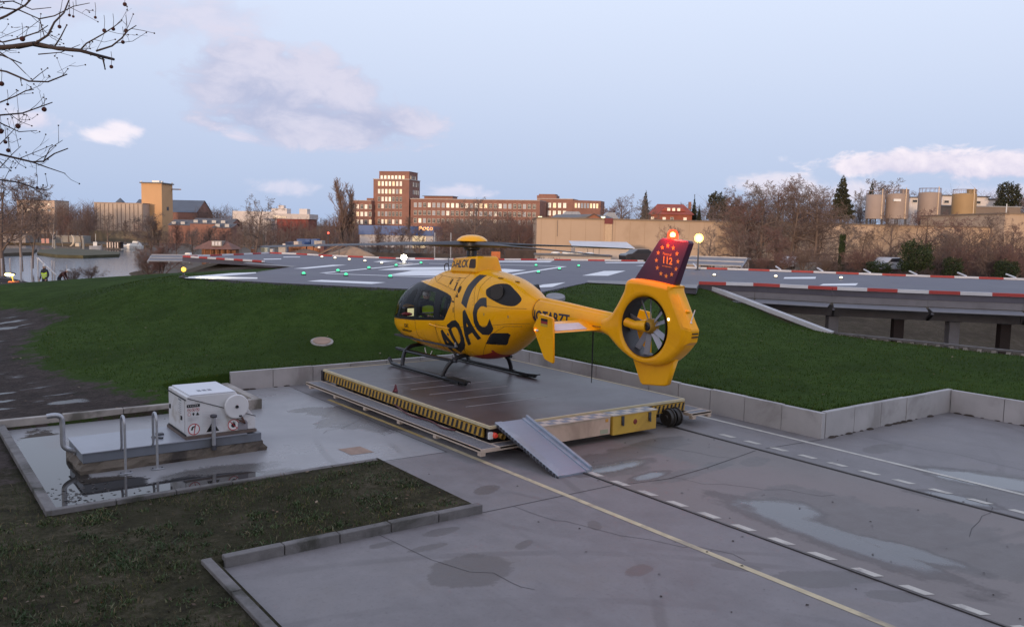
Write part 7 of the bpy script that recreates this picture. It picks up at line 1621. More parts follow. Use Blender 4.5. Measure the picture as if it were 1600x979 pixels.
q = at(513, 365, 122); o = thing('traffic_lamp', 'small red signal lamp on a pole among the trees left of the poplars', 'signal lamp', (q.x, q.y, -2), HEAD); s = MB(); s.cyl((0, 0, 0), (0, 0, q.z + 2), .05, 8); s.build('pole', M_dsteel, o); s = MB(); s.ell((0, 0, q.z + 2.1), (.14, .14, .14), 6); s.build('lens', emis('signal_red', (1, .10, .06), 3.0), o)
# earth heaps
def heap(label, px, D, wpx, hpx, ybase, m_, seed):
    k_ = mpp(D); q = at(px, ybase, D); rr = random.Random(seed); W2_, H2 = wpx * k_ / 2, hpx * k_; s = MB(); n = 40; mm_ = 14; vs = []; fs = []
    for j in range(mm_ + 1):
        rj = j / mm_
        for i in range(n):
            a = 2 * math.pi * i / n; w__ = 1 + .16 * math.sin(2 * a + seed) + .08 * math.sin(5 * a + seed * 2); z = H2 * (1 - rj ** 1.25) * (1 + rr.uniform(-.05, .05)) * (1 + .22 * math.sin(a * 1 + seed) * rj * (1 - rj) * 3)
            vs.append((W2_ * rj * w__ * math.cos(a), W2_ * .7 * rj * w__ * math.sin(a), z - (.6 if j == mm_ else 0)))
    for j in range(mm_):
        for i in range(n): fs.append((j * n + i, j * n + (i + 1) % n, (j + 1) * n + (i + 1) % n, (j + 1) * n + i))
    s.add(vs, fs); o = s.build('earth_heap', m_, None, smooth=True); o.location = q; o.rotation_euler = (0, 0, HEAD); tag(o, label, 'heap', 'earth heaps in the yard'); return o
M_heap = mat('heap_sand', (.33, .225, .15), .95, var=.2, scale=1.2, bump=.8, bscale=5)
heap('big sandy earth heap right of the conveyor behind the pad', 545, 106, 74, 15, 400, M_heap, 1)
heap('flatter dark earth heap under the brick pallets', 474, 112, 70, 10, 399, mat('heap_dark', (.15, .105, .08), .95, var=.25, scale=1.2, bump=.8, bscale=5), 2)
q = at(519, 396, 103); o = thing('conveyor', 'slanting conveyor belt frame leaning up the sandy heap', 'conveyor', q, HEAD); k = mpp(103)
for dx in (-12, 0): s = MB(); s.obox((dx * k - 1.0, 0, -.2), (dx * k + 22 * k, .5, 16 * k), .22, .16); s.build('belt_frame', mat('conv_brown', (.13, .085, .07), .7), o)
s = MB(); s.obox((-6 * k - 1, .1, -.05), (16 * k, .55, 16 * k), .7, .08); s.build('belt', mat('belt_tan', (.30, .20, .14), .8), o)
q = at(537, 397, 100); s = MB(); s.obox((10 * k, .3, -.5), (10 * k, .3, 9 * k), .12, .12); s.build('leg', M_dsteel, o)
# cars and clutter before the tan wall
def car(label, px, py, D, c_, yaw):
    q = at(px, py, D); o = thing('parked_car', label, 'car', q, HEAD + yaw, 'cars parked before the tan wall'); s = MB(); mc = mat('car_%d' % int(c_[0] * 1000), c_, .35, var=.03, coat=.5)
    s.wall_prism([(-2.1, .28), (-2.15, .75), (-1.9, .92), (-1.35, .98), (-.75, 1.42), (.55, 1.44), (1.2, 1.0), (1.95, .9), (2.12, .62), (2.1, .28)], -.85, .85); b_ = s.build('body', mc, o, bevel=.06)
    s = MB()
    for y_ in (-.856, .851): s.wall_prism([(-1.1, 1.0), (-.7, 1.36), (.5, 1.38), (1.0, 1.0)], y_, y_ + .005)
    s.build('window', mat('pane_dark', (.03, .032, .04), .12), b_)
    for x_ in (-1.3, 1.3):
        for y_ in (-.87, .70): s = MB(); s.lathe([(0, 0), (.32, 0), (.33, .03), (.33, .14), (.32, .17), (0, .17)], c=(x_, y_, .32), axis='y', n=16); s.build('wheel', M_rubber, o)
car('dark car parked behind the pad edge left of the tail fin', 1000, 410, 92, (.03, .025, .03), R(20))
car('white car half hidden behind the barrier below the bare trees', 1234, 419, 105, (.55, .56, .58), R(60))
car('silver car under the bush beside the round evergreen', 1388, 424, 88, (.34, .36, .40), R(30))
block('garden_hut', 'low white hut with a dark window among the trees right of the tail fin', 'hut', 1130, 1172, 406, 108, 4, mat('hut_white', (.40, .38, .37), .8, var=.1), roof=mat('hut_roof_pale', (.36, .37, .40), .6))
block('garden_hut', 'pale grey low sheds below the bare trees at the right', 'hut', 1240, 1290, 411, 104, 3, mat('hut_grey', (.24, .23, .22), .8, var=.25, scale=1))
block('garden_wall', 'dark low hedge wall along the foot of the tan warehouse', 'wall', 1100, 1900, 414, 118, 1.5, mat('hedge_brown', (.075, .055, .042), .95, var=.4, scale=.6))
# fence posts, diagonal bar, lamp at the left
for i, (px, yt, yb, w2) in enumerate(((3, 405, 424, .04), (16.5, 404, 428, .04), (33, 403, 430, .05), (50, 405, 430, .04), (60, 403, 430, .05), (68, 409, 425, .035), (82, 408, 430, .04), (85.5, 409, 430, .035), (105, 415, 430, .03))):
    D = 52; a = at(px, yt, D); b = at(px, yb + 2, D); o = thing('fence_post', '%s slim pale fence post from the left before the water' % ordinal(i), 'post', (b.x, b.y, b.z - .3), HEAD, 'pale fence posts before the water')
    s = MB(); s.cbox((0, 0, (a.z - b.z + .3) / 2), (w2 * 1.6, w2 * 1.6, a.z - b.z + .3)); s.build('shaft', mat('post_pale', (.46, .44, .45), .7), o); s = MB(); s.cbox((0, 0, a.z - b.z + .32), (w2 * 2, w2 * 2, .04)); s.build('cap', mat('post_pale', (.46, .44, .45), .7), o)
a, b = at(59, 403, 51.7), at(88, 430, 51.7); o = thing('stair_rail', 'white diagonal handrail sloping down beside the fence posts', 'handrail', b); s = MB(); s.tube([a - b, Vector((0, 0, 0))], .05, 8); s.build('rail', mat('rail_pale', (.60, .60, .62), .6), o)
s = MB(); s.tube([a - b, a - b + Vector((0, 0, -1.1))], .04, 8); s.build('post', mat('rail_pale', (.60, .60, .62), .6), o)
D = 47; q = at(21, 434.5, D); o = thing('work_lamp', 'glowing yellow work lamp on an orange foot on the muddy road at the left', 'work lamp', q, HEAD)
s = MB(); s.cbox((0, 0, -.28), (.42, .4, .22)); s.build('foot', mat('foot_orange', (.50, .11, .03), .6), o, bevel=.03); s = MB(); s.cyl((0, 0, -.18), (-.08, 0, .12), .04, 8); s.build('stem', mat('stem_yellow', (.6, .5, .1), .5), o); s = MB(); s.ell((-.2, -.02, .2), (.26, .16, .09), 7); s.build('lens', emis('work_lens', (1, .75, .22), 14.0), o, smooth=True); s = MB(); s.ell((-.19, .05, .24), (.30, .19, .085), 7); s.build('lamp_housing', M_dsteel, o, smooth=True)
l = bpy.data.lights.new('lamp', 'POINT'); l.energy = 25; l.color = (1, .8, .4); l.shadow_soft_size = .15; lo = bpy.data.objects.new('lamp_light', l); col.objects.link(lo); lo.parent = o; lo.location = (-.25, -.35, .35)
# ---- added unseen block behind the viewer, there to shade apron and pad
b0 = Vector((0, 0, 0)) - Vector((FWD[0], FWD[1], 0)) * 15
o = thing('unseen_shade_block', 'long pale low block added unseen behind the viewer to shade the foreground', 'building', b0, HEAD)
s = MB(); s.box(-95, -14, 0, 32, 0, 5.7); s.build('wall', mat('shade_block_pale', (.45, .43, .40), .85), o); s = MB(); s.box(-95.4, -14.4, 5.702, 32.4, .4, 6.0); s.build('roof', M_slate, o)
# ================================================================== TREES
def tree_mesh(seed, h, style='spread', twig=.012, lv=(11, 6, 5, 4), trunkr=.16, lean=.0, start=.25):
    """trunk + limbs mesh and a mesh of finer branches"""
    r = random.Random(seed); T, C = MB(), MB()
    def grow(p, d, L_, rad, lev, ns):
        pts = [p]; rr = [rad]; q = p.copy(); dd = d.copy()
        up = {'spread': .05, 'tall': .20, 'poplar': .55, 'birch': .10, 'shrub': .15}[style]
        for i in range(ns):
            w_ = (.16 + .10 * lev) * (.5 if style == 'poplar' else 1)
            dd = (dd + Vector((r.gauss(0, w_), r.gauss(0, w_), r.gauss(0, w_ * .7) + up * (.6 if lev < 3 else .2)))).normalized() if lev else (dd + Vector((r.gauss(0, .05), r.gauss(0, .05), .08))).normalized()
            q = q + dd * L_ / ns; pts.append(q.copy()); rr.append(max(twig * .55, rad * (1 - .82 * (i + 1) / ns)))
        return pts, rr
    def branch(p, d, L_, rad, lev):
        ns = (8, 5, 4, 3, 2)[lev]; pts, rr = grow(p, d, L_, rad, lev, ns)
        (T if lev == 0 or (lev == 1 and rad > twig * 4) else C).tube(pts, rr, (9, 5, 4, 3, 3)[lev], cap=False)
        if lev >= len(lv): return
        n = lv[lev]
        for i in range(n):
            t_ = (start + (1 - start) * (i + r.random()) / n) if lev == 0 else (.18 + .82 * (i + r.random()) / n)
            k_ = min(int(t_ * ns), ns - 1); f = t_ * ns - k_; a = pts[k_].lerp(pts[k_ + 1], f); dir_ = (pts[k_ + 1] - pts[k_]).normalized()
            az_ = i * 2.4 + r.uniform(-.6, .6); o1 = dir_.orthogonal().normalized(); o2 = dir_.cross(o1); out = o1 * math.cos(az_) + o2 * math.sin(az_)
            ang = {'spread': r.uniform(.6, 1.15), 'tall': r.uniform(.4, .8), 'poplar': r.uniform(.16, .34), 'birch': r.uniform(.5, .9), 'shrub': r.uniform(.4, .9)}[style]
            nd = (dir_ * math.cos(ang) + out * math.sin(ang)).normalized()
            if lev == 0: ln = L_ * {'spread': .62, 'tall': .46, 'poplar': .42, 'birch': .36, 'shrub': .8}[style] * (1.15 - .7 * t_) * r.uniform(.75, 1.15)
            else: ln = L_ * r.uniform(.34, .62) * (1.1 - .5 * t_)
            rd = max(twig, (rr[k_] * (1 - f) + rr[k_ + 1] * f) * (.62 if lev == 0 else .6))
            branch(a, nd, ln, rd, lev + 1)
    if style == 'shrub':
        for i in range(9): a = i * .7; branch(Vector((.2 * math.cos(a), .2 * math.sin(a), -.1)), Vector((.45 * math.cos(a * 2.3), .45 * math.sin(a * 2.3), 1)).normalized(), h * r.uniform(.55, .8), trunkr * .4, 1)
    else: branch(Vector((0, 0, -.3)), Vector((lean, lean * .4, 1)).normalized(), h * ({'spread': .80, 'tall': .92, 'poplar': .97, 'birch': .95}[style]), trunkr, 0)
    def mk(mb):
        me = bpy.data.meshes.new('tree'); me.from_pydata(mb.v, [], mb.f); me.polygons.foreach_set('use_smooth', [True] * len(mb.f)); return me
    zs = [v[2] for v in C.v] or [h]; return mk(T), mk(C), max(zs)
M_bk = mat('bark_far', (.14, .105, .09), .9, var=.25); M_bk2 = mat('bark_birch', (.42, .37, .34), .8, var=.3, scale=1.5)
M_tw = mat('twig_brown', (.165, .118, .10), .95, var=.15); M_tw2 = mat('twig_grey', (.18, .145, .13), .95, var=.15); M_tw3 = mat('twig_red', (.17, .098, .085), .95, var=.15); M_twp = mat('twig_poplar', (.24, .165, .135), .95, var=.15)
VAR = {}
def variant(key, *a, **kw):
    T, C, hm = tree_mesh(*a, **kw); VAR[key] = (T, C, hm)
variant('s1', 1, 10, 'spread', .013, (12, 8, 7, 5), .24); variant('s2', 2, 10, 'spread', .013, (13, 8, 7, 5), .22); variant('s3', 3, 10, 'spread', .013, (11, 9, 7, 5), .20, .12)
variant('t1', 4, 10, 'tall', .012, (18, 8, 7, 6), .14); variant('t2', 5, 10, 'tall', .012, (18, 8, 7, 6), .13, .05); variant('p1', 6, 10, 'poplar', .014, (38, 7, 5, 4), .15, 0, .06); variant('p2', 7, 10, 'poplar', .014, (34, 7, 5, 4), .15, 0, .06)
variant('b1', 8, 10, 'birch', .011, (22, 7, 7, 5), .11, .06, .3); variant('h1', 9, 10, 'shrub', .018, (0, 11, 9, 6), .3); variant('h2', 10, 10, 'shrub', .018, (0, 11, 9, 6), .3)
def tree(name, label, key, px, ytop, D, zb=None, wide=1.0, tw=None, bk=None, rot=0, group='bare trees in the background', cat='tree'):
    T, C, hm = VAR[key]; q = at(px, 390, D)
    z0 = zb if zb is not None else float(height([(q.x, q.y)])[0]); hh = zat(px, ytop, D) - z0; k_ = hh / hm
    o = thing(name, label, cat, (q.x, q.y, z0), rot, group)
    for me, nm, m_ in ((T, 'trunk', bk or M_bk), (C, 'crown', tw or M_tw)):
        c_ = bpy.data.objects.new(nm, me); col.objects.link(c_); c_.parent = o; c_.scale = (k_ * wide, k_ * wide, k_)
        if not me.materials: me.materials.append(m_)
        c_.material_slots[0].link = 'OBJECT'; c_.material_slots[0].material = m_
    return o
# left
tree('bare_tree', 'tall slender bare tree at the left edge with pale trunks before the apartment block', 't1', 33, 268, 120, -3, 1.25, M_tw, mat('bark_pale', (.22, .18, .16), .9, var=.25), .4)
tree('bare_tree', 'dark bare tree at the far left edge of the picture over the water', 's1', 4, 270, 105, -3.4, 1.2, M_tw, M_bk, 1.4)
tree('bare_tree', 'leaning bare tree right of the slender pale one at the left', 't2', 50, 285, 128, -3, 1.1, M_tw2, M_bk, 2.2)
tree('birch_tree', 'white trunked birch standing on the island', 'b1', 82, 330, 236, -3.4, .9, M_tw2, mat('birch_white', (.52, .48, .45), .8, var=.25), 0)
tree('birch_tree', 'thin birch with a pale stem right of the first one on the island', 'b1', 98, 352, 240, -3.4, .7, M_tw, mat('birch_white', (.52, .48, .45), .8), 2)
L = [('s2', 60, 335, 270, 'low brown tree behind the island boards'), ('s1', 108, 333, 275, 'brown tree behind the crescent sculpture'), ('s3', 128, 338, 272, 'brown tree left of the ribbed warehouse'), ('s2', 20, 325, 268, 'broad brown tree below the apartment block'), ('s3', -10, 318, 262, 'broad brown tree cut by the left picture edge'),
     ('s1', 168, 332, 268, 'pale twigged tree before the left half of the ribbed warehouse'), ('t1', 196, 342, 262, 'thin bare tree before the right half of the ribbed warehouse'), ('s2', 215, 345, 255, 'bare tree above the cabin cruiser'), ('s3', 240, 330, 150, 'brown tree before the ochre tower'), ('t2', 252, 338, 148, 'slim tree right below the ochre tower'),
     ('t1', 275, 345, 150, 'thin tree before the low workshops'), ('s1', 300, 356, 160, 'low bare tree above the brown hut'), ('t2', 320, 352, 158, 'thin bare tree behind the brown hut'), ('s2', 350, 350, 165, 'low bare tree left of the big round one')]
for i, (kk, px, yt, D, lab) in enumerate(L): tree('bare_tree', lab, kk, px, yt, D, -3.2, 1.15, (M_tw, M_tw3, M_tw2)[i % 3], M_bk, i * 1.1)
tree('bare_tree', 'big round bare tree standing alone between the brown hut and the depot', 's2', 397, 302, 122, None, 1.0, M_tw2, M_bk, .8)
tree('bush', 'bare brown bush at the near water edge right of the mooring', 'h1', 232, 385, 112, -3.3, 1.0, M_tw, M_bk, 0, 'bare bushes', 'bush'); tree('bush', 'taller bare brown bush left of the brown hut', 'h2', 252, 372, 110, -3, 1.0, M_tw3, M_bk, 1, 'bare bushes', 'bush')
tree('bush', 'small bare bush on the lawn crest before the water', 'h1', 115, 416, 62, -.6, 1.0, M_tw, M_bk, 2, 'bare bushes', 'bush'); tree('bush', 'bare bush right of the small one on the lawn crest', 'h2', 140, 412, 66, -.6, 1.2, M_tw, M_bk, 2, 'bare bushes', 'bush')
# middle
tree('poplar_tree', 'tall left one of the two columnar poplars before the brick offices', 'p1', 533, 276, 250, -3, 1.55, M_twp, M_bk, 0, 'columnar poplars'); tree('poplar_tree', 'shorter right one of the two columnar poplars before the brick offices', 'p2', 551, 287, 252, -3, 1.45, M_twp, M_bk, 1, 'columnar poplars')
L = [('s1', 500, 345, 240, 'low brown tree left of the poplars'), ('s2', 520, 338, 235, 'brown tree at the foot of the tall poplar'), ('s3', 480, 352, 230, 'low tree behind the blue containers'), ('t1', 588, 348, 150, 'thin dark tree before the blue band of the store'), ('s3', 610, 352, 150, 'dark forked tree before the white store front'), ('t2', 628, 352, 152, 'slim dark tree right of the forked one'), ('s1', 655, 350, 150, 'bare tree under the glowing store sign'), ('s2', 690, 340, 160, 'bare brown tree right of the store'),
     ('s1', 742, 306, 165, 'large pale fan shaped bare tree before the brick wing'), ('s3', 780, 330, 160, 'brown tree right of the fan shaped one'), ('s2', 812, 325, 158, 'dense brown tree next to the tan wall end'), ('s3', 712, 345, 170, 'low brown tree left of the fan shaped one'), ('t1', 640, 335, 260, 'thin tree before the foot of the brick tower'), ('s2', 840, 350, 170, 'brown tree behind the end of the tan wall')]
for i, (kk, px, yt, D, lab) in enumerate(L): tree('bare_tree', lab, kk, px, yt, D, -3.0, (1.25 if px == 742 else 1.1), (M_tw2 if px == 742 else (M_tw, M_tw3, M_tw)[i % 3]), M_bk, i * 1.7)
# right
L = [('s1', 968, 302, 240, -3, 'bare tree right of the brick offices behind the tan wall', 1.0), ('t2', 940, 318, 245, -3, 'thin bare tree behind the grey shed roof', 1.2), ('b1', 1015, 305, 175, -3, 'pale birch like tree left of the red house', 1.2), ('s2', 1035, 320, 260, -3, 'bare tree behind the red house roof', 1.1), ('s3', 1075, 315, 255, -3, 'bare tree right behind the red house', 1.0),
     ('s3', 1052, 350, 100, None, 'thin reddish tree before the tan wall beside the strobe', .9), ('s1', 1110, 352, 98, None, 'bare tree behind the glowing floodlight', .9), ('t1', 1150, 300, 130, -2.5, 'slim bare tree right of the dark evergreen', 1.3), ('s2', 1172, 285, 124, -2.5, 'tall bare tree left of the widest crowns before the tan wall', 1.05), ('s1', 1212, 272, 126, -2.5, 'tallest wide bare tree before the tan wall', 1.1), ('s3', 1250, 276, 128, -2.5, 'wide bare tree just right of the tallest one', 1.1), ('s2', 1282, 290, 130, -2.5, 'bare tree left of the tall conifer', 1.0),
     ('s1', 1155, 345, 96, None, 'low forked tree beside the white hut', 1.0), ('s3', 1196, 350, 98, None, 'low bare tree behind the right hand pad light', 1.2), ('t1', 1318, 330, 104, None, 'bare tree whose trunk stands beside the ivy covered trunk', 1.3), ('s2', 1345, 345, 112, None, 'low brown tree below the leftmost tank', 1.1), ('s1', 1392, 330, 110, None, 'bare tree below the second tank', 1.0), ('s3', 1440, 322, 112, None, 'bare tree below the third tank', 1.05), ('s2', 1475, 350, 100, None, 'dense low tree right of the round evergreen', 1.2),
     ('s1', 1545, 328, 96, None, 'wide bare tree below the right hand tank', 1.1), ('s3', 1510, 358, 94, None, 'low brown tree in the thicket right of the evergreen', 1.2), ('s2', 1590, 345, 98, None, 'bare tree at the right picture edge', 1.1), ('t2', 1405, 278, 250, -1, 'bare tree rising behind the second tank', 1.4), ('s3', 1440, 296, 255, -1, 'bare tree behind the white buildings', 1.3), ('s1', 1600, 300, 240, -1, 'bare tree behind the right edge wall', 1.2), ('s2', 1160, 300, 118, -2.5, 'dark bare tree between the evergreen and the tall crowns', 1.0), ('s1', 1190, 280, 120, -2.5, 'bare tree standing just left of the tallest crown', 1.0), ('s3', 1230, 282, 119, -2.5, 'bare tree in front of the tallest crown', 1.0), ('s2', 1268, 284, 117, -2.5, 'bare tree between the wide crowns and the conifer', 1.0), ('s1', 1500, 335, 104, -2.5, 'dark bare tree below the rightmost tank', 1.1), ('t1', 1345, 292, 230, -2, 'thin bare tree left of the tanks', 1.2), ('s2', 1250, 300, 180, -2, 'brown tree behind the wall top right of the evergreen', 1.2), ('s3', 1180, 312, 175, -2, 'reddish tree behind the wall top', 1.1)]
for i, (kk, px, yt, D, zb, lab, wd) in enumerate(L): tree('bare_tree', lab, kk, px, yt, D, zb, wd, (M_tw, M_tw3, M_tw2, M_tw)[i % 4], M_bk, i * 1.3)
for i, (px, yt, D, lab) in enumerate(((1228, 392, 88, 'low reddish thicket bush left of the ivy trunk'), (1255, 380, 92, 'brown thicket bush under the wide bare trees'), (1350, 385, 88, 'brown thicket bush left of the round evergreen'), (1462, 385, 86, 'dark brown thicket bush right of the round evergreen'), (1500, 380, 84, 'tall brown thicket bush under the right tank'), (1552, 385, 80, 'brown thicket bush near the right picture edge'), (1590, 380, 78, 'thicket bush cut by the right picture edge'), (1290, 396, 86, 'low bush beside the ivy covered trunk'), (1195, 400, 90, 'low bush below the tall bare tree'))):
    tree('bush', lab, ('h1', 'h2')[i % 2], px, yt, D, None, 1.1, (M_tw3, M_tw)[i % 2], M_bk, i, 'bare bushes', 'bush')
# evergreens: many small leaf faces through the crown
def leaves(seed, n, shape, size, flat=1.0):
    r = np.random.default_rng(seed); P = []
    while len(P) < n:
        q = r.uniform(-1, 1, 3); 
        if shape(q, r): P.append(q)
    P = np.array(P); a = r.normal(size=(n, 3)); a /= np.linalg.norm(a, axis=1)[:, None]; b = np.cross(a, r.normal(size=(n, 3))); b /= np.linalg.norm(b, axis=1)[:, None]
    s_ = size * r.uniform(.6, 1.4, n)[:, None]; V = np.stack([P - a * s_ - b * s_ * .4, P + a * s_ - b * s_ * .3, P + a * s_ * .8 + b * s_ * .5, P - a * s_ * .7 + b * s_ * .4], 1).reshape(-1, 3)
    me = bpy.data.meshes.new('leaves'); me.from_pydata(V.tolist(), [], np.arange(4 * n).reshape(n, 4).tolist()); return me
M_ever = island_mat('evergreen', [(0, (.012, .020, .008)), (.5, (.022, .040, .013)), (1, (.045, .065, .022))]); M_coni = island_mat('conifer', [(0, (.016, .018, .012)), (.6, (.030, .036, .020)), (1, (.055, .055, .032))])
def lump(q, r):
    rr = np.linalg.norm(q / np.array([1, 1, 1])); d = .80 + .14 * math.sin(4 * q[0] + 1) * math.cos(5 * q[2]) + .10 * math.sin(7 * q[1] + 3 * q[2]) + .06 * math.sin(13 * q[0] - 9 * q[2])
    return rr < d and (rr > d - .35 or r.random() < .15)
def cone(q, r):
    t_ = (q[2] + 1) / 2; w_ = (1 - t_) ** .85 * (.55 + .32 * (abs(((t_ * 9) % 1) - .5) * 2)) * (1 + .15 * math.sin(3 * math.atan2(q[1], q[0]) + t_ * 9)) + .03
    rr = math.hypot(q[0], q[1]); return t_ > .08 and rr < w_ and (rr > w_ * .35 or r.random() < .3)
def evergreen(name, label, px, ytop, ybot, wpx, D, shape, m_, n, size, seed, cat='tree'):
    k_ = mpp(D); zt = zat(px, ytop, D); q = at(px, 390, D); zb = zat(px, ybot, D); o = thing(name, label, cat, (q.x, q.y, zb - .5), HEAD, 'evergreens'); H = zt - zb + .5; W2_ = wpx * k_ / 2
    me = leaves(seed, n, shape, size); me.materials.append(m_)
    for v in me.vertices: v.co = (v.co.x * W2_, v.co.y * W2_, (v.co.z + 1) / 2 * H + (.3 if shape is cone else 0))
    link('crown', me, o); s = MB(); s.tube([(0, 0, -1.5), (0, 0, H * .5), (.05, 0, H * .95)], [.16 * H / 8 + .05, .10 * H / 8, .02], 8); s.build('trunk', M_bk, o)
    return o
evergreen('evergreen_bush', 'large round dark green ivy bush before the thicket below the tanks', 1432, 370, 424, 62, 80, lump, M_ever, 6500, .035, 1, 'bush')
evergreen('evergreen_bush', 'smaller green bush right of the round ivy bush', 1490, 398, 428, 38, 78, lump, M_ever, 2500, .05, 2, 'bush')
evergreen('evergreen_bush', 'low dark green bush at the right edge thicket', 1575, 402, 432, 46, 76, lump, M_ever, 2500, .05, 3, 'bush'); evergreen('evergreen_bush', 'low dark green shrub left of the round ivy bush', 1375, 405, 424, 50, 84, lump, M_ever, 2500, .05, 4, 'bush')
evergreen('conifer_tree', 'tall dark conifer rising above the tan wall left of the tanks', 1311, 275, 345, 52, 170, cone, M_coni, 5200, .05, 5); evergreen('conifer_tree', 'dark conifer just left of the leftmost tank', 1357, 285, 335, 26, 215, cone, M_coni, 2200, .06, 6)
evergreen('conifer_tree', 'broad dark conifer at the upper right beside the picture edge', 1569, 280, 330, 44, 220, lump, M_coni, 3800, .05, 7); evergreen('conifer_tree', 'dense brown green evergreen above the tan wall right of the red house', 1119, 296, 350, 40, 200, lump, M_coni, 4200, .05, 8)
evergreen('conifer_tree', 'small conifer left of the red house', 1006, 298, 345, 20, 240, cone, M_coni, 1800, .07, 9); evergreen('conifer_tree', 'small dark conifer right behind the red house', 1082, 305, 345, 12, 240, cone, M_coni, 1200, .09, 10); evergreen('conifer_tree', 'small conifer in front of the dense evergreen right of the red house', 1090, 322, 350, 12, 210, cone, M_coni, 1200, .09, 11)
o = evergreen('ivy_trunk', 'slim tree trunk wrapped in dark green ivy before the tan wall', 1315.5, 367, 416, 11, 103, lambda q, r: math.hypot(q[0], q[1]) < .85 + .1 * math.sin(8 * q[2]), M_ever, 1800, .10, 12)
# far woods: one mass of fine stems along the horizon
def far_wood(name, label, spans, seed, m_, hpx):
    r = random.Random(seed); s = MB()
    for x0, x1, D, yt, n in spans:
        for i in range(n):
            px = r.uniform(x0, x1); DD = D * r.uniform(.94, 1.08); q = at(px, 390, DD); zt = zat(px, yt + r.gauss(0, 4), DD); z0 = -3.4; h_ = zt - z0; a = r.uniform(0, 6.3)
            lean_ = Vector((math.cos(a), math.sin(a), 0)) * h_ * r.uniform(.0, .05); b = Vector((q.x, q.y, z0)); tw_ = mpp(DD) * .28
            s.tube([b, b + lean_ * .4 + Vector((0, 0, h_ * .5)), b + lean_ + Vector((0, 0, h_))], [tw_ * 1.3, tw_ * .8, tw_ * .25], 3, cap=False)
            for j in range(12):
                c_ = b + lean_ * .5 + Vector((0, 0, h_ * r.uniform(.25, .95))); a2 = r.uniform(0, 6.3); L_ = h_ * r.uniform(.12, .30)
                s.tube([c_, c_ + Vector((math.cos(a2) * L_ * .7, math.sin(a2) * L_ * .7, L_ * .6))], [tw_ * .7, tw_ * .2], 3, cap=False)
    tag(s.build(name, m_), label, 'wood', kind='stuff')
far_wood('far_wood', 'brown leafless wood along the far bank behind the water and the sheds', [(-60, 150, 320, 332, 420), (90, 150, 300, 322, 160), (300, 370, 380, 330, 160), (280, 560, 330, 345, 480), (420, 560, 270, 360, 260), (230, 420, 250, 362, 260)], 3, mat('wood_brown', (.145, .100, .085), .95, var=.2, scale=.05), 40)
far_wood('far_wood', 'brown thicket of bare stems before the brick offices and the hoarding', [(680, 850, 215, 350, 420), (690, 850, 190, 344, 300), (470, 800, 150, 387, 260), (560, 680, 290, 384, 120)], 4, mat('wood_brown2', (.150, .105, .09), .95, var=.2, scale=.05), 40)
far_wood('far_wood', 'bare wood showing above the long tan wall on the right', [(930, 1360, 260, 330, 420), (1100, 1320, 190, 318, 260), (1380, 1720, 290, 308, 320), (1560, 1720, 250, 312, 160)], 5, mat('wood_brown3', (.15, .105, .095), .95, var=.2, scale=.05), 40)
far_wood('thicket', 'tangled brown thicket along the foot of the tan wall at the right', [(1130, 1330, 104, 398, 200), (1330, 1720, 92, 392, 360), (1450, 1720, 84, 378, 260), (1420, 1600, 100, 366, 110)], 6, mat('thicket_brown', (.10, .066, .055), .95, var=.25, scale=.2), 30)

# ---- plane tree in the upper left corner, its trunk left of the picture
pt_ = thing('plane_tree', 'bare plane tree reaching dark twigs and hanging seed balls into the upper left corner', 'tree', (0, 0, 0))
D0 = 6.2; rT = random.Random(12); TR, CRN = MB(), MB()
base_p = at(-420, 300, D0 + .6); TR.tube([(base_p.x, base_p.y, -.2), (base_p.x + .05, base_p.y, 2.5), (base_p.x - .05, base_p.y + .05, 5.0), (base_p.x, base_p.y + .1, 8.0)], [.26, .20, .16, .08], 12)
def P3(l, d0=0.0): return [at(x, y, D0 + d0 + .25 * math.sin(x * .02 + y * .03)) for x, y in l]
def twigs(pts, rad, lev):
    rad *= .72; r_ = np.linspace(rad, rad * .42, len(pts)); CRN.tube(pts, list(r_), 6)
    for i in range(1, len(pts)):
        if lev == 0: continue
        a, b = pts[i - 1], pts[i]; L_ = (b - a).length; n = max(1, int(L_ / .10))
        for j in range(n):
            if rT.random() < .25: continue
            c_ = a.lerp(b, rT.random()); d = (b - a).normalized(); o1 = d.orthogonal().normalized(); o2 = d.cross(o1); az_ = rT.uniform(0, 6.3); dd = (d * .75 + (o1 * math.cos(az_) + o2 * math.sin(az_)) * .8).normalized()
            ln = rT.uniform(.05, .26) * (1 if lev > 1 else .5); e = c_ + dd * ln * .5; f = e + (dd + Vector((0, 0, rT.uniform(-.1, .5)))).normalized() * ln * .5; rr = max(.0018, rad * .3)
            CRN.tube([c_, e, f], [rr, rr * .8, rr * .6], 4); CRN.ell(f, (.006, .006, .006), 3)
            if lev > 1 and rT.random() < .5: twigs([c_.lerp(e, .8), e + Vector((rT.uniform(-.05, .05), rT.uniform(-.05, .05), rT.uniform(0, .08))), e + dd * ln * .5 + Vector((rT.uniform(-.05, .05), 0, rT.uniform(0, .08)))], rr * .8, 1)
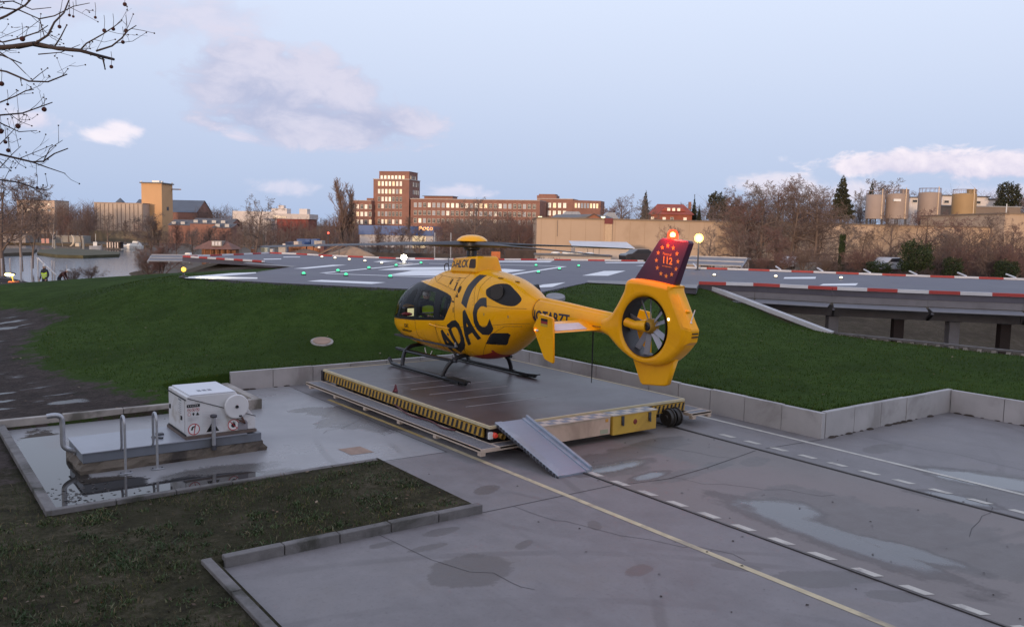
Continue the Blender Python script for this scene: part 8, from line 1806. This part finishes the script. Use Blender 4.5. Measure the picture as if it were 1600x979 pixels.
main = [([(-420, 150), (-200, 100), (-40, 78), (20, 73), (55, 68), (90, 76), (125, 79), (150, 86), (178, 93)], .030), ([(125, 79), (135, 68), (160, 54), (178, 42), (190, 33)], .008), ([(55, 68), (75, 55), (85, 35), (100, 20), (108, 0), (112, -20)], .012), ([(150, 80), (175, 72), (190, 60), (200, 48), (213, 40)], .010),
        ([(-420, 30), (-100, 40), (-20, 38), (10, 25), (40, 8), (60, -14)], .018), ([(-420, 200), (-150, 120), (-30, 105), (10, 112), (45, 127), (75, 128), (105, 116)], .014), ([(-420, 220), (-150, 180), (-40, 178), (0, 180), (35, 177), (60, 168), (82, 160)], .012), ([(-150, 190), (-40, 165), (0, 160), (25, 150), (40, 142), (53, 140)], .009),
        ([(-40, 178), (0, 192), (30, 206), (58, 204)], .008), ([(-420, 290), (-150, 250), (-40, 240), (0, 241), (25, 247), (50, 253), (68, 252), (85, 240), (106, 232)], .014), ([(50, 253), (75, 262), (102, 271)], .008), ([(68, 252), (78, 232), (98, 219)], .006), ([(-150, 300), (-40, 285), (0, 281), (30, 285), (55, 294), (73, 297)], .011),
        ([(-100, 40), (-30, 60), (5, 66), (30, 60), (60, 50), (75, 40)], .010), ([(-30, 20), (0, 12), (30, 16), (62, 30), (70, 60)], .010), ([(60, 30), (85, 25), (115, 10), (140, 5)], .007), ([(-30, 100), (0, 82), (20, 95), (40, 115)], .008), ([(60, 85), (95, 82), (125, 70)], .006), ([(-40, 240), (0, 225), (15, 210), (33, 190)], .006), ([(-30, 270), (0, 262), (20, 240), (33, 228)], .006), ([(-20, 5), (20, 2), (50, 15), (80, 12)], .008)]
for i, (l, rad) in enumerate(main): twigs([p for p in P3(l, .12 * math.sin(i * 1.9))], rad, 2)
TR.build('trunk', mat('plane_bark', (.05, .038, .034), .9, var=.3), pt_, smooth=True); CRN.build('crown', mat('plane_twig', (.040, .028, .026), .9, var=.2), pt_, smooth=True)
for i, (x_, y_, r_) in enumerate(((195, 7, .014), (149, 27.5, .010), (108.5, 24, .010), (114.5, 26, .009), (93, 42, .013), (163, 48, .014), (177, 45.5, .013), (197, 48, .014), (192, 66, .013), (174, 104.5, .013), (35, 61, .018), (2.5, 131, .017), (12, 163, .010), (69, 171, .017), (28, 197, .018), (1, 205, .019), (8.5, 222, .013), (13, 235, .015), (58, 293, .010))):
    q = at(x_, y_, D0 - .1); s = MB(); n = 10; vs = []
    s.ell(q, (r_, r_, r_), 7); b_ = s.build('seed_ball', mat('seed_red', (.055, .016, .014), .9, bump=.6, bscale=300), pt_, smooth=True); s = MB(); s.tube([q + Vector((0, 0, r_)), q + Vector((.004, 0, r_ + .05)), q + Vector((0, .0, r_ + .09))], .0016, 4); s.build('stalk', mat('plane_twig', (.04, .028, .026), .9), b_)

# ================================================================== GRASS
def blades(name, label, pts, h, wd, m_, seed, lean=.5):
    r = np.random.default_rng(seed); n = len(pts); z = height(pts); B = np.c_[pts, z - .01]; a = r.uniform(0, 2 * np.pi, n); hh = h * r.uniform(.45, 1.35, n); ww = wd * r.uniform(.6, 1.3, n)
    u = np.c_[np.cos(a), np.sin(a), np.zeros(n)]; b2 = r.uniform(0, 2 * np.pi, n); le = np.c_[np.cos(b2), np.sin(b2), np.zeros(n)] * (hh * lean * r.uniform(.1, 1.2, n))[:, None]
    up = np.c_[np.zeros(n), np.zeros(n), hh]
    V = np.stack([B - u * ww[:, None], B + u * ww[:, None], B + le * .35 + up * .6 + u * ww[:, None] * .7, B + le * .35 + up * .6 - u * ww[:, None] * .7, B + le + up], 1).reshape(-1, 3)
    k_ = np.arange(n)[:, None] * 5; F4 = np.concatenate([k_, k_ + 1, k_ + 2, k_ + 3], 1); F3 = np.concatenate([k_ + 3, k_ + 2, k_ + 4], 1)
    me = bpy.data.meshes.new(name); me.from_pydata(V.tolist(), [], F4.tolist() + F3.tolist()); me.materials.append(m_); o = link(name, me); tag(o, label, 'grass', kind='stuff'); return o
rg = np.random.default_rng(5)
# worn bed in the foreground
N = 130000; X = rg.uniform(-9, 6.7, N); Y = rg.uniform(4.0, 12.82, N); ok = ~((X > 2.9) & (Y < 10.05))
wv = np.sin(X * 1.7 + 1.3 * np.sin(Y * 1.1)) + np.sin(Y * 2.3 + X * .9) * .8 + np.sin(X * 4.1 - Y * 3.3) * .5
ok &= rg.random(N) < np.clip(.38 + .34 * wv, .04, 1.0)
pts = np.c_[X[ok], Y[ok]]
M_wg = island_mat('worn_grass_blade', [(0, (.026, .044, .012)), (.40, (.045, .075, .020)), (.62, (.068, .10, .032)), (.8, (.12, .105, .05)), (1, (.16, .12, .07))])
blades('grass', 'patchy worn grass with dead blades in the foreground bed', pts, .055, .0045, M_wg, 1, .9)
N = 26000; X = rg.uniform(-14, 1.68, N); Y = rg.uniform(9.5, 20, N); q = np.c_[X, Y]; ok = (mudness(q) < -.1) & (rg.random(N) < .8); blades('grass', 'rough grass left of the puddled pit beside the muddy track', q[ok], .06, .005, M_wg, 2, .9)
# mown lawn
M_lg = island_mat('lawn_blade', [(0, (.025, .048, .007)), (.5, (.042, .076, .011)), (.85, (.062, .100, .017)), (1, (.11, .105, .034))], .85, .05)
N = 420000; X = rg.uniform(-26, 36, N); Y = rg.uniform(4, 36, N); q = np.c_[X, Y]; dist = np.hypot(X, Y)
ok = ~apron_ext(X, Y) & ~((X < 6.75) & (Y < 18.95)) & ~in_poly(q, PP) & ~gully(X, Y) & (rg.random(N) < np.clip(22 / np.maximum(dist, 8), .25, 1)); q = q[ok]; q = q[mudness(q) < -.25]
ang = np.arctan2(q @ np.array(RGT), q @ np.array(FWD)); q = q[np.abs(ang) < R(36)]
blades('grass', 'dense short green grass of the sloping lawn', q, .05, .007, M_lg, 3, .6)
# rosettes of weeds and tussocks standing in the worn bed
P_ = []
for i in range(620):
    cx_, cy_ = rg.uniform(-7, 6.6), rg.uniform(4.5, 12.7)
    if cx_ > 2.8 and cy_ < 10.1: continue
    rad_ = rg.uniform(.04, .24); n_ = int(46 * rad_ / .1); P_.append(np.c_[cx_ + rg.normal(0, rad_, n_) * .6, cy_ + rg.normal(0, rad_, n_) * .6])
P_ = np.concatenate(P_); P_ = P_[(P_[:, 1] < 12.8) & (P_[:, 0] < 6.65) & ~((P_[:, 0] > 2.9) & (P_[:, 1] < 10.1))]
blades('weeds', 'tussocks and broad leaved weeds in the worn foreground bed', P_, .045, .010, island_mat('weed_blade', [(0, (.022, .040, .014)), (.5, (.05, .085, .028)), (.8, (.095, .115, .06)), (1, (.15, .12, .07))]), 7, 1.3)
# taller unmown tufts along the walls and kerbs of the lawn, and leaves lying in it
P_ = []
for a, b in zip(WALLINE[:-1], WALLINE[1:]):
    L_ = math.hypot(b[0] - a[0], b[1] - a[1]); n_ = int(L_ * 130); tt = rg.random(n_)[:, None]; d_ = np.array([b[0] - a[0], b[1] - a[1]]) / L_; P_.append(np.array(a) + tt * (np.array(b) - np.array(a)) + np.array([-d_[1], d_[0]]) * (.04 + np.abs(rg.normal(0, .10, n_)))[:, None])
P_ = np.concatenate(P_); P_ = P_[~on_apron(P_[:, 0], P_[:, 1]) & (P_[:, 1] > -4)]
blades('grass', 'taller unmown grass fringe along the top of the retaining walls', P_, .10, .006, M_lg, 11, .9)
s = MB(); rr = random.Random(18)
for i in range(900):
    x_, y_ = rr.uniform(-12, 31), rr.uniform(10, 31)
    if on_apron(np.array([x_]), np.array([y_]))[0] or (x_ < 6.75 and y_ < 19) or in_poly(np.array([[x_, y_]]), PP)[0] or gully(np.array([x_]), np.array([y_]))[0]: continue
    z = float(height([(x_, y_)])[0]) + .045; a = rr.uniform(0, 6.3); L_ = rr.uniform(.02, .05); u = Vector((math.cos(a), math.sin(a), rr.uniform(-.3, .3))); v = Vector((-u.y, u.x, rr.uniform(-.3, .3))) * .6; c_ = Vector((x_, y_, z)); s.add([c_ - u * L_, c_ + v * L_, c_ + u * L_, c_ - v * L_], [(0, 1, 2, 3)])
tag(s.build('dead_leaves', island_mat('lawn_leaf', [(0, (.045, .028, .016)), (.7, (.10, .06, .035)), (1, (.20, .16, .10))])), 'few dead leaves scattered over the green lawn', 'leaves', kind='stuff')
# dead leaves and crumbs on the worn bed
s = MB(); rr = random.Random(8)
for i in range(420):
    x_, y_ = rr.uniform(-7, 6.6), rr.uniform(4.5, 12.8)
    if x_ > 2.8 and y_ < 10.1: continue
    z = float(height([(x_, y_)])[0]) + .03; a = rr.uniform(0, 6.3); L_ = rr.uniform(.015, .04); u = Vector((math.cos(a), math.sin(a), rr.uniform(-.3, .3))); v = Vector((-u.y, u.x, rr.uniform(-.3, .3))) * .6; c_ = Vector((x_, y_, z)); s.add([c_ - u * L_, c_ + v * L_, c_ + u * L_, c_ - v * L_], [(0, 1, 2, 3)])
tag(s.build('dead_leaves', island_mat('dead_leaf', [(0, (.05, .03, .02)), (.6, (.12, .075, .045)), (1, (.26, .20, .14))])), 'scattered dead leaves in the worn grass bed', 'leaves', kind='stuff')
s = MB()
for i in range(60):
    x_, y_ = rr.uniform(6.9, 14), rr.uniform(3, 12.2)
    a = rr.uniform(0, 6.3); L_ = rr.uniform(.012, .03); u = Vector((math.cos(a), math.sin(a), 0)); v = Vector((-u.y, u.x, 0)) * .6; c_ = Vector((x_, y_, .008)); s.add([c_ - u * L_, c_ + v * L_ + Vector((0, 0, .006)), c_ + u * L_, c_ - v * L_], [(0, 1, 2, 3)])
tag(s.build('dead_leaves', mat('leaf_dark', (.035, .025, .02), .9)), 'scattered dark leaves and crumbs on the concrete apron', 'leaves', kind='stuff')
